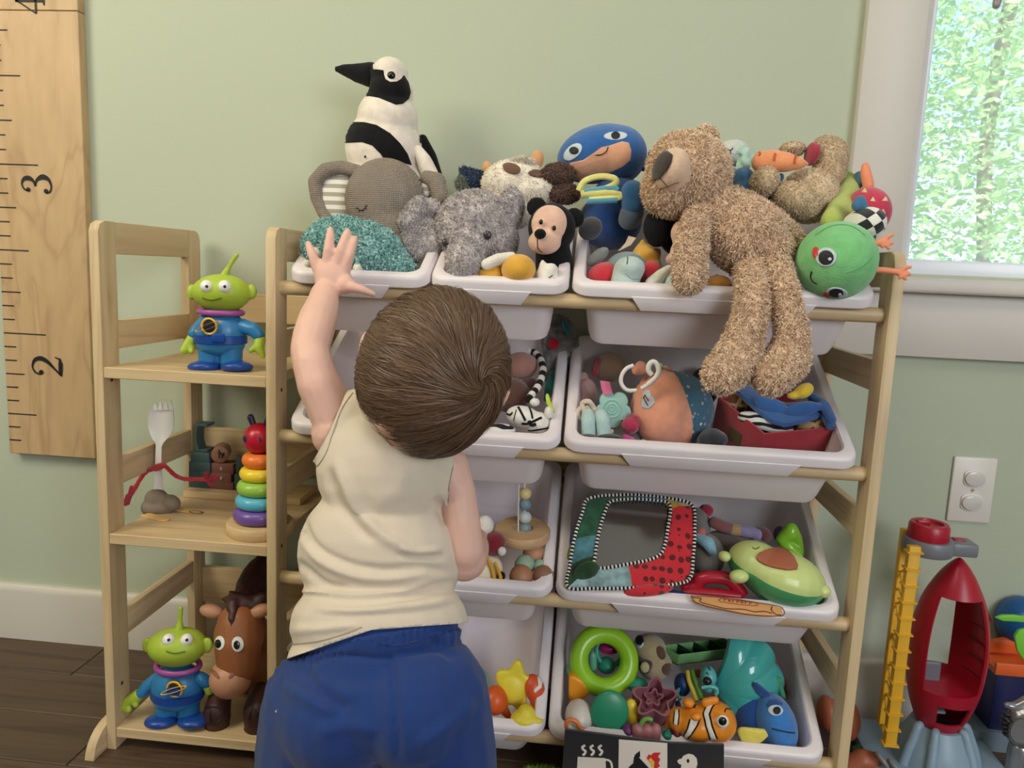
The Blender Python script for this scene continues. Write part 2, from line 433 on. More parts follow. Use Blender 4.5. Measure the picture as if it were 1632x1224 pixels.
# things outside the window
tr = []
def leaf_cloud(n, cx, cy, cz, sx, sy, sz, size, seed):
    r = np.random.default_rng(seed)
    p = np.stack([r.uniform(cx - sx, cx + sx, n), r.uniform(cy - sy, cy + sy, n), r.uniform(cz - sz, cz + sz, n)], 1)
    k = np.array([noise.noise(Vector(q) * 1.1) + .5 * noise.noise(Vector(q) * 3.1) for q in p]) > -.34; p = p[k]; n = len(p)
    a = r.normal(0, 1, (n, 3)); a[:, 2] *= .4; a /= np.linalg.norm(a, axis=1)[:, None]; b = np.cross(a, r.normal(0, 1, (n, 3))); b /= np.linalg.norm(b, axis=1)[:, None]
    s = size * r.uniform(.6, 1.3, n)[:, None]
    V = np.stack([p - a * s, p + b * s * .45, p + a * s, p - b * s * .45], 1).reshape(-1, 3); i = np.arange(n) * 4
    me = bpy.data.meshes.new('leaves'); me.from_pydata(V.tolist(), [], np.stack([i, i + 1, i + 2, i + 3], 1).tolist()); return me
LEAF = mat('sunlit_leaf', (196, 218, 160), rough=.6, c2=(140, 186, 122), vscale=3)
b = LEAF.node_tree.nodes['Principled BSDF']; b.inputs['Subsurface Weight'].default_value = 0
N_ = LEAF.node_tree.nodes; L_ = LEAF.node_tree.links; tl = N_.new('ShaderNodeBsdfTranslucent'); ms = N_.new('ShaderNodeMixShader'); ms.inputs[0].default_value = .5
L_.new(b.inputs['Base Color'].links[0].from_socket, tl.inputs[0]); L_.new(b.outputs[0], ms.inputs[1]); L_.new(tl.outputs[0], ms.inputs[2]); L_.new(ms.outputs[0], N_['Material Output'].inputs[0])
o = link('tree_foliage', leaf_cloud(170000, 2.6, 5.6, 1.2, 4.4, 2.2, 3.8, .043, 3), LEAF, kind='stuff'); o['label'] = 'bright green sunlit tree leaves seen through the window'; o['category'] = 'foliage'
BARK = mat('garden_bark', (120, 105, 92), rough=.9, bump=.5, bscale=30)
for i, (a, d, r) in enumerate(((2.15, 4.6, .035), (3.3, 5.6, .06))):
    g = G(); g.tube(smooth_path([(a, d, -3), (a + .05, d, .5), (a - .08, d, 2.2), (a + .1, d, 4.5)], 5), [r] * 16, 8)
    single('tree_trunk', g.mesh(), BARK, ['thin tree trunk among the leaves outside the window', 'thicker tree trunk further back behind the leaves outside'][i], 'tree trunk')
o = link('garden_ground', G().bx(-8, 12, .3, 12, -3.1, -3.0).mesh(), mat('garden_grass', (110, 140, 80), rough=.9)); o['kind'] = 'structure'

# outlet
OX, OZ = .634, .372
t = thing('wall_outlet', 'white double wall outlet with clear plug covers below the window', 'outlet', (OX + .035, 0, OZ))
PLT = plastic('outlet_white', (228, 222, 214), .35)
link('cover_plate', G().bx(OX, OX + .070, -.006, 0, OZ, OZ + .114, bev=.003), PLT, t)
for dz in (.036, .078):
    rc = link('receptacle', G().prism([(OX + .035 + .0175 * max(-.98, min(.98, 1.25 * math.cos(q))), -.0085, OZ + dz + .0155 * math.sin(q)) for q in [2 * math.pi * i / 24 for i in range(24)]][::-1], (0, .003, 0), bev=.0008), PLT, t)
    link('plug_cover', G().prism([(OX + .035 + .0165 * math.cos(q), -.0125, OZ + dz + .013 * math.sin(q)) for q in [2 * math.pi * i / 20 for i in range(20)]][::-1], (0, .004, 0), bev=.0015), plastic('clear_plug_cover', (214, 210, 204), .2), rc)
link('screw', G().sphere((OX + .035, -.0065, OZ + .057), (.0028, .0015, .0028)), plastic('screw_head', (170, 165, 158), .3), t)

# ------------------------------------------------------------------ growth chart
CL, CR = FULL.p(16, 722, -.02).x, -.906
zT = lambda ft: .610 + (ft - 2) * .3048
zb = (FULL.p(17, 722, -.02).z + FULL.p(150, 731, -.02).z) / 2
t = thing('growth_chart_ruler', 'tall wooden growth chart ruler with black marks hanging at the left edge', 'growth chart', ((CL + CR) / 2, 0, zb))
MAPLE = wood('maple_veneer', (206, 174, 132), (158, 122, 84), 'z', .30, .62); MAPLE.node_tree.nodes['Mapping'].inputs['Scale'].default_value = (13, 13, 3.2)
zs = zT(4) - .043
link('board', G().bx(CL, CR, -.02, -.001, zb, zs - .0006, bev=.001, seg=1).mesh(smooth=False), MAPLE, t)
link('board', G().bx(CL, CR, -.02, -.001, zs + .0006, zs + .9, bev=.001, seg=1).mesh(smooth=False), MAPLE, t)
INK = mat('black_ink', (22, 20, 20), rough=.6)
z = zb
for i in range(-9, 36):
    zz = zT(2) + i * .0254
    if zz < zb + .006: continue
    L_n = .083 if i % 12 == 0 else .057 if i % 6 == 0 else .037 if i % 3 == 0 else .023
    link('tick_mark', G().bx(CL + .001, CL + .001 + L_n, -.0208, -.0198, zz - .0010, zz + .0010).mesh(smooth=False), INK, t)
def ribbon(g, pts, ws, o, ex, ez, h, thick=.0006):
    """pen stroke: pts in glyph units, ws widths; ex and ez the glyph's right and up"""
    P = [Vector((a, b)) for a, b in pts]; k = len(P); Ls, Rs = [], []
    for i in range(k):
        tt = (P[min(k - 1, i + 1)] - P[max(0, i - 1)]).normalized(); nn = Vector((-tt.y, tt.x)) * ws[i] / 2
        Ls.append(P[i] + nn); Rs.append(P[i] - nn)
    Y = ex.cross(ez).normalized()
    W = lambda q: o + ex * q.x * h + ez * q.y * h
    for i in range(k - 1):
        vs = [g.bm.verts.new(W(q)) for q in (Ls[i], Rs[i], Rs[i + 1], Ls[i + 1])]; g.bm.faces.new(vs)
        v2 = [g.bm.verts.new(W(q) + Y * thick) for q in (Ls[i], Rs[i], Rs[i + 1], Ls[i + 1])]; g.bm.faces.new(v2)
        for a in range(4): g.bm.faces.new((vs[a], vs[(a + 1) % 4], v2[(a + 1) % 4], v2[a]))
def sp(pts, ws, n=6):
    Q = smooth_path([Vector((a, b, c)) for (a, b), c in zip(pts, ws)], n); return [(q.x, q.y) for q in Q], [max(.02, q.z) for q in Q]
def glyph(ch, o, ex, ez, h):
    g = G()
    def dot(x, y, r): ribbon(g, [(x - r, y), (x - r * .6, y), (x, y), (x + r * .6, y), (x + r, y)], [r * .1, r * 1.6, r * 2, r * 1.6, r * .1], o, ex, ez, h)
    if ch == '2':
        ribbon(g, *sp([(.06, .72), (.12, .90), (.30, .99), (.50, .90), (.56, .70), (.46, .48), (.24, .25), (.07, .07)], [.04, .05, .05, .10, .14, .11, .06, .05]), o, ex, ez, h); dot(.13, .71, .075)
        ribbon(g, [(.04, .06), (.20, .07), (.42, .06), (.56, .08)], [.06, .13, .14, .05], o, ex, ez, h); ribbon(g, [(.55, .05), (.62, .24)], [.06, .03], o, ex, ez, h)
    if ch == '3':
        ribbon(g, *sp([(.10, .78), (.16, .92), (.32, .99), (.47, .90), (.49, .74), (.40, .60), (.25, .54)], [.04, .05, .05, .11, .14, .08, .04]), o, ex, ez, h); dot(.14, .78, .07)
        ribbon(g, *sp([(.25, .54), (.44, .48), (.54, .28), (.46, .09), (.26, .01), (.10, .06), (.05, .18)], [.04, .08, .16, .10, .05, .05, .04]), o, ex, ez, h); dot(.11, .19, .075)
    if ch == '4':
        ribbon(g, [(.42, .98), (.42, .06)], [.13, .13], o, ex, ez, h); ribbon(g, [(.42, .97), (.02, .30)], [.05, .04], o, ex, ez, h); ribbon(g, [(.02, .30), (.62, .30)], [.06, .06], o, ex, ez, h); ribbon(g, [(.27, .025), (.58, .025)], [.05, .05], o, ex, ez, h)
    return g.mesh(smooth=False)
for ch, (a, b), (u, v) in (('2', (52, 599), (98, 545)), ('3', (35, 309), (81, 272)), ('4', (24, 22), (70, -18))):
    lo, hi = FULL.p(a, b, -.021), FULL.p(u, v, -.021); h = hi.x - lo.x
    link('numeral', glyph(ch, Vector((hi.x, -.0208, lo.z)), Vector((0, 0, 1)), Vector((-1, 0, 0)), h), INK, t)

# ------------------------------------------------------------------ toy organiser
PINE = wood('pine_upright', (214, 190, 150), (168, 138, 98), 'z', .55, .7)
PINEY = wood('pine_rail', (212, 187, 148), (168, 138, 98), 'y', .55, .7)
PINEX = wood('pine_crosspiece', (216, 190, 148), (172, 140, 98), 'x', .55, .7)
org = thing('toy_organiser', 'light pine toy organiser frame with sloping bin rails and three open side shelves', 'toy storage rack', (-.16, -.17, 0))
DF, DR, ZT = -.307, -.020, .81                        # front and rear faces, top
def side_frame(x0, x1, foot=None):
    f = link('side_frame', G().bx(x0, x1, DF + .041, DR - .041, ZT - .047, ZT, bev=.002), PINEY, org)
    def post(y0, y1, front):
        g = G(); r = .016; ya, yb = (y0, y1); pts = []
        if front: pts = [(ya, 0), (ya, ZT - r), (ya + r * .3, ZT - r * .3), (ya + r, ZT), (yb, ZT), (yb, 0)]
        else: pts = [(ya, 0), (ya, ZT), (yb - r, ZT), (yb - r * .3, ZT - r * .3), (yb, ZT - r), (yb, 0)]
        g.prism([(x0, a, b) for a, b in pts], (x1 - x0, 0, 0), bev=.0015); return link('post', g.mesh(), PINE, f)
    post(DF, DF + .041, 1); post(DR - .041, DR, 0)
    for z in (.666, .459, .214): link('side_rail', G().bx(x0 + .001, x1 - .001, DF + .041, DR - .041, z - .042, z, bev=.0015), PINEY, f)
    if foot:
        q = [(DF - .032, 0)] + [(DF - .032 + .05 * (1 - math.cos(a)), .042 * math.sin(a)) for a in [math.pi / 2 * i / 6 for i in range(7)]] + [(DF + .06, .042), (DF + .06, 0)]
        link('foot', G().prism([(foot, a, b) for a, b in q], (.015, 0, 0), bev=.0015), PINEY, f)
    for z in (.58, .345, .10):
        for y in (DF + .02,): link('screw_hole', G().cone((x1 - .001, y, z), (x1 + .0004, y, z), .003, .003, 12), mat('screw_hole', (60, 50, 42)), f)
side_frame(-.706, -.691, foot=-.7215)
side_frame(-.447, -.432)
side_frame(.387, .402, foot=.4025)
for z in (.601, .350, .036):
    link('shelf', G().bx(-.691, -.447, DF + .001, DR - .002, z - .016, z, bev=.001, seg=1).mesh(smooth=False), PINEX, org)
for z, h in ((.704, .05), (.458, .062), (.190, .068)):
    link('rear_rail', G().bx(-.691, -.447, DR - .013, DR, z - h, z, bev=.001).mesh(smooth=False), PINEX, org)
for z in (.62, .40, .16): link('rear_rail', G().bx(-.432, .387, DR - .013, DR, z - .045, z, bev=.001).mesh(smooth=False), PINEX, org)
ROWZ = [.727, .512, .296, .081]
for z in ROWZ:
    link('front_rod', G().cone((-.4325, -.287, z), (.3875, -.287, z), .0102, .0102, 24).mesh(), PINEX, org)
    link('rear_rod', G().cone((-.4325, -.038, z + .127), (.3875, -.038, z + .127), .0102, .0102, 24).mesh(), PINEX, org)

# ------------------------------------------------------------------ storage bins, tipped forward on the rods
TILT = math.radians(27); RZ = [.7500, .5360, .3200, .1050]
def rrect(x0, x1, y0, y1, r, z, n=6):
    out = []
    for cx, cy, a0 in ((x1 - r, y1 - r, 0), (x0 + r, y1 - r, 90), (x0 + r, y0 + r, 180), (x1 - r, y0 + r, 270)):
        for i in range(n + 1):
            a = math.radians(a0 + 90 * i / n); out.append(Vector((cx + r * math.cos(a), cy + r * math.sin(a), z)))
    return out
def loft(g, rings, cap0=True, cap1=True):
    R = [[g.bm.verts.new(v) for v in r] for r in rings]; k = len(R[0])
    for A, B in zip(R, R[1:]):
        for j in range(k): g.bm.faces.new((A[j], A[(j + 1) % k], B[(j + 1) % k], B[j]))
    if cap0: g.bm.faces.new(R[0][::-1])
    if cap1: g.bm.faces.new(R[-1])
BINW = plastic('white_bin_plastic', (236, 227, 230), .38, sss=.0)
BLEN, BDEEP = .285, .112
_bin = {}
def make_bin(wd):
    """local frame: x across, y from the front lip to the back, z up out of the bin; lip top at z = 0"""
    h = wd / 2
    def ring(i, z, ri=None): return rrect(-h + i, h - i, i, BLEN - i, max(.004, (.024 if ri is None else ri) - i * .4), z)
    g = G()
    loft(g, [ring(.0165, -.004), ring(.0145, -.0005), ring(.011, 0), ring(.005, 0), ring(.0015, -.002), ring(0, -.006), ring(-.001, -.016), ring(.001, -.0185), ring(.004, -.017), ring(.006, -.010), ring(.0125, -.009), ring(.0150, -.012)], False, False)
    rim = g.mesh()
    g = G()
    loft(g, [ring(.0150, -.008), ring(.0185, -.05, .03), ring(.025, -BDEEP + .014, .032), ring(.028, -BDEEP + .004, .032), ring(.036, -BDEEP, .034),
             ], False, True)
    loft(g, [ring(.0165, -.003), ring(.0205, -.05, .03), ring(.027, -BDEEP + .014, .032), ring(.031, -BDEEP + .006, .03), ring(.038, -BDEEP + .0025, .034)], False, True)
    loft(g, [ring(.0150, -.008), ring(.0165, -.003)], False, False)
    body = g.mesh()
    g = G(); a, b = (-h * .60, h * .62) if wd > .3 else (-h * .56, h * .48)
    g.prism([(a, -.002, -.014), (b, -.002, -.014), (b - .014, -.002, -.0345), (a + .014, -.002, -.0345)], (0, .0022, 0), bev=.0006)
    tab = g.mesh()
    for m_ in (rim, body, tab): m_.materials.append(BINW)
    return rim, body, tab
def place_bin(x0, x1, row, label, group='white storage bins'):
    wd = round(x1 - x0, 3)
    if wd not in _bin: _bin[wd] = make_bin(wd)
    o = thing('storage_bin', label, 'bin', ((x0 + x1) / 2, -.3125, RZ[row]), group); o.rotation_euler = (TILT, 0, 0)
    for n, me in zip(('rim', 'body', 'front_tab'), _bin[wd]):
        c = bpy.data.objects.new(n, me); COL.objects.link(c); c.parent = o
    return o
BX = ((-.4155, -.2185), (-.2155, -.0275), (-.0215, .3715))
lb = [['small white plastic bin in the top row, under the shaggy teal plush', 'small white plastic bin in the top row, holding the fluffy grey elephant', 'wide white plastic bin in the top row, under the big teddy bear'],
      ['small white bin mostly hidden behind the toddler\'s raised arm, second row', 'small white bin in the second row, holding the striped zebra toy', 'wide white bin in the second row, holding the peach ball and red fabric box'],
      [None, 'small white bin in the third row, holding the wooden bead toys', 'wide white bin in the third row, holding the avocado toy'],
      [None, 'small white bin in the bottom row, holding the yellow and orange toys', 'wide white bin in the bottom row, holding the lime green ring']]
for r in range(4):
    for k in range(3):
        if lb[r][k]: place_bin(*BX[k], r, lb[r][k])

# ================================================================== SOFT TOYS ON THE TOP ROW
BLACK = plush('black_plush', (17, 17, 20), var=.2, sheen=.08)
CREAM = plush('cream_plush', (232, 222, 206))
EYEB = plastic('black_bead', (14, 12, 12), .12)
EYEW = plastic('white_bead', (238, 236, 232), .25)
THREAD = mat('black_thread', (30, 26, 26), rough=.8)
def T(name, label, cat, v, x, y, d, group=None): return thing(name, label, cat, v.p(x, y, d), group)
def prt(name, g, m, t, **k): return link(name, g, m, t, **k)
def stitch(tree, v, pts, w, t, name='stitching', m=None, **k):
    me = line_on(tree, v, pts, w, **k)
    return link(name, me, m or THREAD, t) if me else None

# --- penguin
t = T('plush_penguin', 'tall black and white plush penguin looking left at the back of the top row', 'plush toy', c4, 540, 900, -.115)
g = G(c4); D = -.115
g.e(556, 128, D, 92, 86, .036).e(562, 215, D, 108, 110, .042).e(545, 340, D, 150, 150, .050).e(525, 480, D, 188, 190, .056).e(525, 680, D, 200, 200, .058)
g.limb([(560, 120, D, 75), (480, 118, D, 50)])
me = remesh(g, .0032, 5); body = link('body', me.copy(), plush('penguin_white', (238, 226, 212)), None); tr_ = bvh(body.data); prt_p = body
body.parent = t; body.data.transform(Matrix.Translation(-t.location))
for pl in ([(470, 62), (474, 93), (500, 95), (524, 98), (526, 118), (534, 142), (556, 156), (588, 154), (610, 140), (622, 122), (645, 160), (655, 205), (645, 240), (618, 262), (585, 266), (545, 250), (500, 232), (455, 224), (420, 228), (416, 180), (425, 120), (445, 60)],
           [(385, 352), (430, 352), (490, 366), (555, 405), (605, 455), (640, 505), (660, 560), (600, 545), (545, 560), (510, 505), (470, 465), (420, 448), (330, 452), (342, 400), (362, 360)],
           [(664, 175), (690, 200), (712, 260), (720, 330), (740, 470), (700, 450), (694, 330), (690, 260)]):
    link('black_patch', patch(tr_, c4, pl), BLACK, t)
link('beak', remesh(G(c4).limb([(462, 120, D, 60), (400, 112, D, 46), (340, 98, D, 30), (298, 92, D, 16)]), .003, 3), BLACK, t)
for a, dd in ((700, -.13),):
    link('flipper', remesh(G(c4).limb([(692, 490, dd, 28), (722, 540, dd, 38), (758, 610, dd, 38), (775, 690, dd, 30)]), .003, 3), plush('penguin_white', 0), t)
    link('flipper', remesh(G(c4).limb([(715, 430, D + .02, 22), (755, 520, D + .02, 30), (800, 640, D + .02, 22)]), .003, 3), BLACK, t)
link('eye', G(c4).e(562, 122, D - .036, 20, 19, .004), EYEB, t)
link('nostril', G(c4).e(434, 519, D - .052, 5, 6, .002), EYEB, t)

# --- knitted elephant
def knit(name, c):
    m = plush(name, c, bump=0); N = m.node_tree.nodes; L = m.node_tree.links; tc = N.new('ShaderNodeTexCoord'); sp_ = N.new('ShaderNodeSeparateXYZ'); L.new(tc.outputs['Object'], sp_.inputs[0])
    def mth(op, a, b=None):
        n = N.new('ShaderNodeMath'); n.operation = op
        for i, q in enumerate((a, b)):
            if q is None: continue
            if isinstance(q, (int, float)): n.inputs[i].default_value = q
            else: L.new(q, n.inputs[i])
        return n.outputs[0]
    zz = mth('MULTIPLY', sp_.outputs[2], 2 * math.pi / .0058); xx = mth('MULTIPLY', sp_.outputs[0], 2 * math.pi / .0062)
    h = mth('MULTIPLY', mth('ABSOLUTE', mth('SINE', mth('ADD', zz, mth('MULTIPLY', mth('ABSOLUTE', mth('SINE', xx)), 1.6)))), mth('ADD', mth('ABSOLUTE', mth('SINE', xx)), .35))
    bp = N.new('ShaderNodeBump'); bp.inputs['Strength'].default_value = 1; bp.inputs['Distance'].default_value = .005
    L.new(h, bp.inputs['Height']); b = N['Principled BSDF']; L.new(bp.outputs[0], b.inputs['Normal']); return m
KN = knit('taupe_knit', (192, 168, 146))
D = -.185
t = T('knitted_elephant', 'taupe knitted elephant plush with a closed eye and striped inner ear', 'plush toy', c4, 540, 950, D)
me = remesh(G(c4).e(535, 735, D, 200, 205, .058).e(560, 860, D, 175, 180, .055).e(600, 960, D, 120, 120, .05), .0032, 5); tr_ = bvh(me)
link('head', me, KN, t)
link('ear', remesh(G(c4).limb([(400, 590, D, 32), (320, 570, D, 34), (240, 585, D, 36), (190, 640, D, 36), (200, 720, D, 34), (230, 790, D, 32), (275, 850, D - .005, 30)]), .003, 4), KN, t)
ST = mat('striped_jersey', (232, 226, 214), rough=.9); N = ST.node_tree.nodes; L = ST.node_tree.links
def stripes(m, a, b, axis, period, duty=.5, coord='Object'):
    N = m.node_tree.nodes; L = m.node_tree.links; tc = N.new('ShaderNodeTexCoord'); s = N.new('ShaderNodeSeparateXYZ'); L.new(tc.outputs[coord], s.inputs[0])
    k = N.new('ShaderNodeMath'); k.operation = 'MULTIPLY'; k.inputs[1].default_value = 1 / period; L.new(s.outputs[axis], k.inputs[0])
    f = N.new('ShaderNodeMath'); f.operation = 'FRACT'; L.new(k.outputs[0], f.inputs[0]); q = N.new('ShaderNodeMath'); q.operation = 'GREATER_THAN'; q.inputs[1].default_value = duty; L.new(f.outputs[0], q.inputs[0])
    mx = N.new('ShaderNodeMix'); mx.data_type = 'RGBA'; mx.inputs[6].default_value = (*lin(a), 1); mx.inputs[7].default_value = (*lin(b), 1)
    L.new(q.outputs[0], mx.inputs[0]); L.new(mx.outputs[2], m.node_tree.nodes['Principled BSDF'].inputs['Base Color'])
stripes(ST, (236, 230, 220), (172, 164, 150), 2, .0125)
link('inner_ear', remesh(G(c4).e(310, 700, D + .004, 95, 130, .009), .003, 2), ST, t)
link('ear', remesh(G(c4).limb([(735, 620, D, 35), (785, 640, D - .005, 45), (800, 720, D - .01, 42)]), .003, 4), KN, t)
link('inner_ear', remesh(G(c4).e(740, 665, D + .003, 35, 60, .008), .003, 2), ST, t)
stitch(tr_, c4, [(398, 768), (410, 780), (428, 777), (441, 757)], .0007, t)
for a in ([(398, 768), (391, 772)], [(410, 780), (405, 789)], [(424, 778), (424, 788)], [(435, 768), (443, 776)], [(441, 757), (448, 760)]):
    stitch(tr_, c4, a, .0006, t)

# --- shaggy teal plush
D = -.245
t = T('shaggy_plush', 'shaggy teal chenille plush with small cream feet lying behind the toddler\'s hand', 'plush toy', c4, 400, 1060, D)
me = remesh(G(c4).e(320, 965, D, 185, 140, .045).e(450, 985, D, 190, 130, .045, rot=-25).e(575, 1050, D, 110, 70, .035, rot=-35), .004, 5)
add_fur(me, 9000, .0085, .00105, .35, Vector((0, -.2, -.8)), .55, seed=3, curl=.7)
link('shaggy_body', me, mat('teal_chenille', (206, 236, 230), rough=.9, c2=(78, 158, 158), vscale=230, spec=.1), t)
for x, y in ((150, 1052), (398, 1068)): link('foot', remesh(G(c4).e(x, y, D - .04, 24, 32, .01), .002, 2), CREAM, t)
link('snout', remesh(G(c4).e(200, 990, D - .035, 50, 35, .014), .003, 2), CREAM, t)

# --- fluffy grey elephant
D = -.215
GREYF = mat('grey_fluff', (216, 206, 204), rough=.95, c2=(176, 166, 166), vscale=90, spec=.1, sheen=.3)
t = T('fluffy_elephant', 'fluffy grey elephant plush with floppy ears drooping over the bin rim', 'plush toy', c4, 950, 1000, D)
me = remesh(G(c4).e(970, 870, D, 195, 180, .062).e(1040, 930, D, 140, 115, .055).limb([(940, 950, D - .045, 84), (918, 1025, D - .070, 92), (905, 1070, D - .074, 66)]), .0035, 6)
add_fur(me, 14000, .0048, .0007, .5, jitter=.5, seed=4, curl=.6); tr_ = bvh(me)
link('head', me, GREYF, t)
me = remesh(G(c4).e(690, 880, D - .01, 78, 150, .016, rot=8).e(760, 920, D - .01, 62, 100, .02).limb([(640, 830, D - .02, 42), (700, 755, D - .015, 38), (765, 770, D - .01, 38)]), .0035, 4)
add_fur(me, 5500, .0048, .0007, .5, jitter=.5, seed=5, curl=.6); link('ear', me, GREYF, t)
me = remesh(G(c4).e(1140, 780, D + .01, 65, 110, .02, rot=-10), .0035, 4); add_fur(me, 2600, .0048, .0007, .5, jitter=.5, seed=6, curl=.6); link('ear', me, GREYF, t)
for x, y, r in ((1032, 902, 15), (829, 940, 13)):
    h = tr_.ray_cast(CAM, c4.ray(x, y))[0]; link('eye', G(c4).sphere(h + Vector((0, -.002, 0)), (.0058, .0035, .0062)), plastic('slate_bead', (58, 54, 60), .3), t)

# --- plain black plush with a peach muzzle
PEACH = plush('peach_velour', (232, 188, 166)); WPL = plush('white_plush', (234, 228, 218))
def black_plush(label, v, x, y, s, d, full=True, rot=0):
    """black toy; s pixels per unit, head about (x, y)"""
    t = T('plush_toy', label, 'plush toy', v, x, y + 1.6 * s, d, 'black plush toys with peach muzzles')
    P = lambda a, b: (x + (a * math.cos(rot) + b * math.sin(rot)) * s, y + (-a * math.sin(rot) + b * math.cos(rot)) * s)
    r = v.m(s, x, y, d)
    me = remesh(G(v).e(x, y, d, s, 1.02 * s, r * .95).limb([(*P(0, .6), d, .7 * s), (*P(.1, 1.5), d + .01, .8 * s)]), .003, 4); link('body', me, BLACK, t)
    for a, b in ((-.62, -.86), (.92, -.42)):
        link('ear', remesh(G(v).e(*P(a, b), d + .008, .44 * s, .44 * s, r * .16), .0025, 2), BLACK, t)
    return t, P, r
t, P, r = black_plush('black plush with round ears, peach face and mustard feet in the second bin', c4, 1345, 868, 118, -.245)
D = -.245
me = remesh(G(c4).e(1335, 850, D - r * .55, 92, 96, r * .5).e(1310, 935, D - r * .85, 82, 62, r * .62), .0026, 5); tr_ = bvh(me)
link('muzzle', me, PEACH, t)
link('nose', G(c4).e(1288, 896, D - r * 1.5, 29, 25, .008), BLACK, t)
for a, b in ((1292, 838), (1356, 868)): link('eye', G(c4).e(a, b, D - r * 1.16, 10, 13, .003), EYEB, t)
stitch(tr_, c4, [(1275, 920), (1278, 965), (1300, 985)], .0006, t); stitch(tr_, c4, [(1225, 960), (1262, 995), (1330, 1003), (1385, 985)], .0008, t, m=mat('rose_thread', (170, 90, 90), rough=.8))
link('foot', remesh(G(c4).e(1182, 1070, D - .045, 86, 76, .026), .003, 3), plush('mustard_plush', (226, 168, 56)), t)
link('foot', remesh(G(c4).e(1050, 1095, D - .03, 82, 60, .022), .003, 3), plush('mustard_plush', 0), t)
link('arm', remesh(G(c4).limb([(1150, 1005, D - .045, 24), (1085, 1018, D - .05, 30), (1025, 1045, D - .05, 30)]), .003, 3), WPL, t)
me = remesh(G(c4).limb([(1300, 1035, D - .045, 14), (1302, 1090, D - .045, 34), (1340, 1075, D - .045, 38), (1310, 1130, D - .045, 45), (1350, 1120, D - .045, 36)]), .0025, 3); tr_ = bvh(me)
link('paw', me, WPL, t)
for a in ([(1330, 1110), (1348, 1098)], [(1336, 1128), (1358, 1112)], [(1344, 1142), (1366, 1128)]): stitch(tr_, c4, a, .0007, t)

# --- cream calf plush
D = -.135
t = T('plush_calf', 'cream calf plush with brown patches and orange horns between elephant and blue doll', 'plush toy', c4, 1180, 740, D)
me = remesh(G(c4).e(1165, 650, D, 165, 108, .05).e(1250, 700, D, 150, 80, .05).e(1150, 760, D, 120, 110, .045), .0035, 4); tr_ = bvh(me)
add_fur(me, 5000, .0035, .0006, .4, seed=7); link('head', me, plush('calf_cream', (246, 236, 218)), t)
BRN = plush('calf_brown', (110, 76, 58))
link('brown_patch', patch(tr_, c4, circ(1150, 582, 42, 22, -15), off=.004), BRN, t); link('brown_patch', patch(tr_, c4, circ(1272, 606, 44, 16, -8), off=.004), BRN, t)
for a, b, rx, ry, ro in ((1030, 572, 26, 32, 10), (1272, 535, 34, 48, -12)): link('horn', remesh(G(c4).e(a, b, D, rx, ry, .01, rot=ro), .0025, 2), plush('tan_horn', (222, 160, 108)), t)
me = remesh(G(c4).e(1200, 560, D - .02, 60, 22, .012), .003, 2); add_fur(me, 1500, .008, .0008, .2, seed=8); link('forelock', me, CREAM, t)
for a, b, rx, ry in ((1380, 605, 85, 48), (1410, 700, 72, 42)):
    me = remesh(G(c4).e(a, b, D - .03, rx, ry, .018), .003, 2); add_fur(me, 2500, .005, .0007, .4, seed=9); link('ear', me, BRN, t)

# --- navy bit of a plush behind
t = T('plush_tail', 'navy blue fluffy plush tail sticking out left of the cream calf', 'plush toy', c4, 960, 650, -.12)
me = remesh(G(c4).limb([(915, 590, -.12, 20), (960, 625, -.12, 38), (1040, 650, -.12, 45)]), .003, 3); add_fur(me, 2200, .006, .0007, .4, seed=10); link('tail', me, plush('navy_plush', (34, 62, 98)), t)
me = remesh(G(c4).e(915, 650, -.12, 32, 30, .012), .003, 2); add_fur(me, 900, .007, .0007, .3, seed=11); link('tip', me, plush('sage_fluff', (130, 138, 120)), t)

# --- blue hooded doll
BLU = plush('royal_blue_plush', (38, 98, 168)); SKN = plush('doll_skin', (232, 172, 136)); D = -.13
t = T('plush_doll', 'round-headed plush doll in a royal blue hood leaning back against the wall', 'plush toy', c5, 300, 500, D)
me = remesh(G(c5).e(255, 175, D, 185, 118, .056, rot=12).e(330, 180, D, 125, 120, .056), .0034, 5); tr_ = bvh(me); link('hood', me, BLU, t)
link('face', patch(tr_, c5, [(104, 232), (130, 212), (185, 200), (232, 168), (262, 146), (300, 138), (350, 122), (378, 128), (388, 160), (384, 200), (350, 228), (300, 252), (240, 270), (180, 286), (140, 280), (112, 256)]), SKN, t)
for (a, b, rx, ry, ro), (c, d) in (((142, 166, 46, 26, 42), (148, 160)), ((322, 98, 50, 17, 2), (322, 98))):
    e_ = link('eye', patch(tr_, c5, circ(a, b, rx, ry, ro)), mat('white_felt', (205, 215, 222), rough=.8), t); link('pupil', patch(tr_, c5, circ(c, d, 19, 15), off=.0022), mat('dark_felt', (20, 24, 34), rough=.6), e_)
stitch(tr_, c5, [(238, 178), (262, 176), (282, 162), (290, 144)], .0008, t, off=.0018)
link('body', remesh(G(c5).e(300, 460, D + .005, 135, 120, .05).e(330, 360, D, 110, 90, .045), .0034, 4), plush('navy_body', (20, 66, 128)), t)
link('arm', remesh(G(c5).limb([(395, 340, D - .07, 55), (398, 390, D - .07, 52)]), .003, 3), plush('blue_glove', (36, 92, 140)), t)
link('cuff', remesh(G(c5).limb([(392, 425, D - .066, 52), (380, 450, D - .06, 48)]), .003, 3), plush('slate_cuff', (82, 94, 110)), t)
link('boot', remesh(G(c5).e(215, 490, D - .075, 55, 48, .018, rot=40), .003, 3), plush('charcoal_boot', (62, 62, 66)), t)
link('neck_spike', remesh(G(c5).limb([(440, 235, D, 14), (462, 190, D, 8), (466, 155, D, 3)]), .002, 2), plush('navy_body', 0), t)
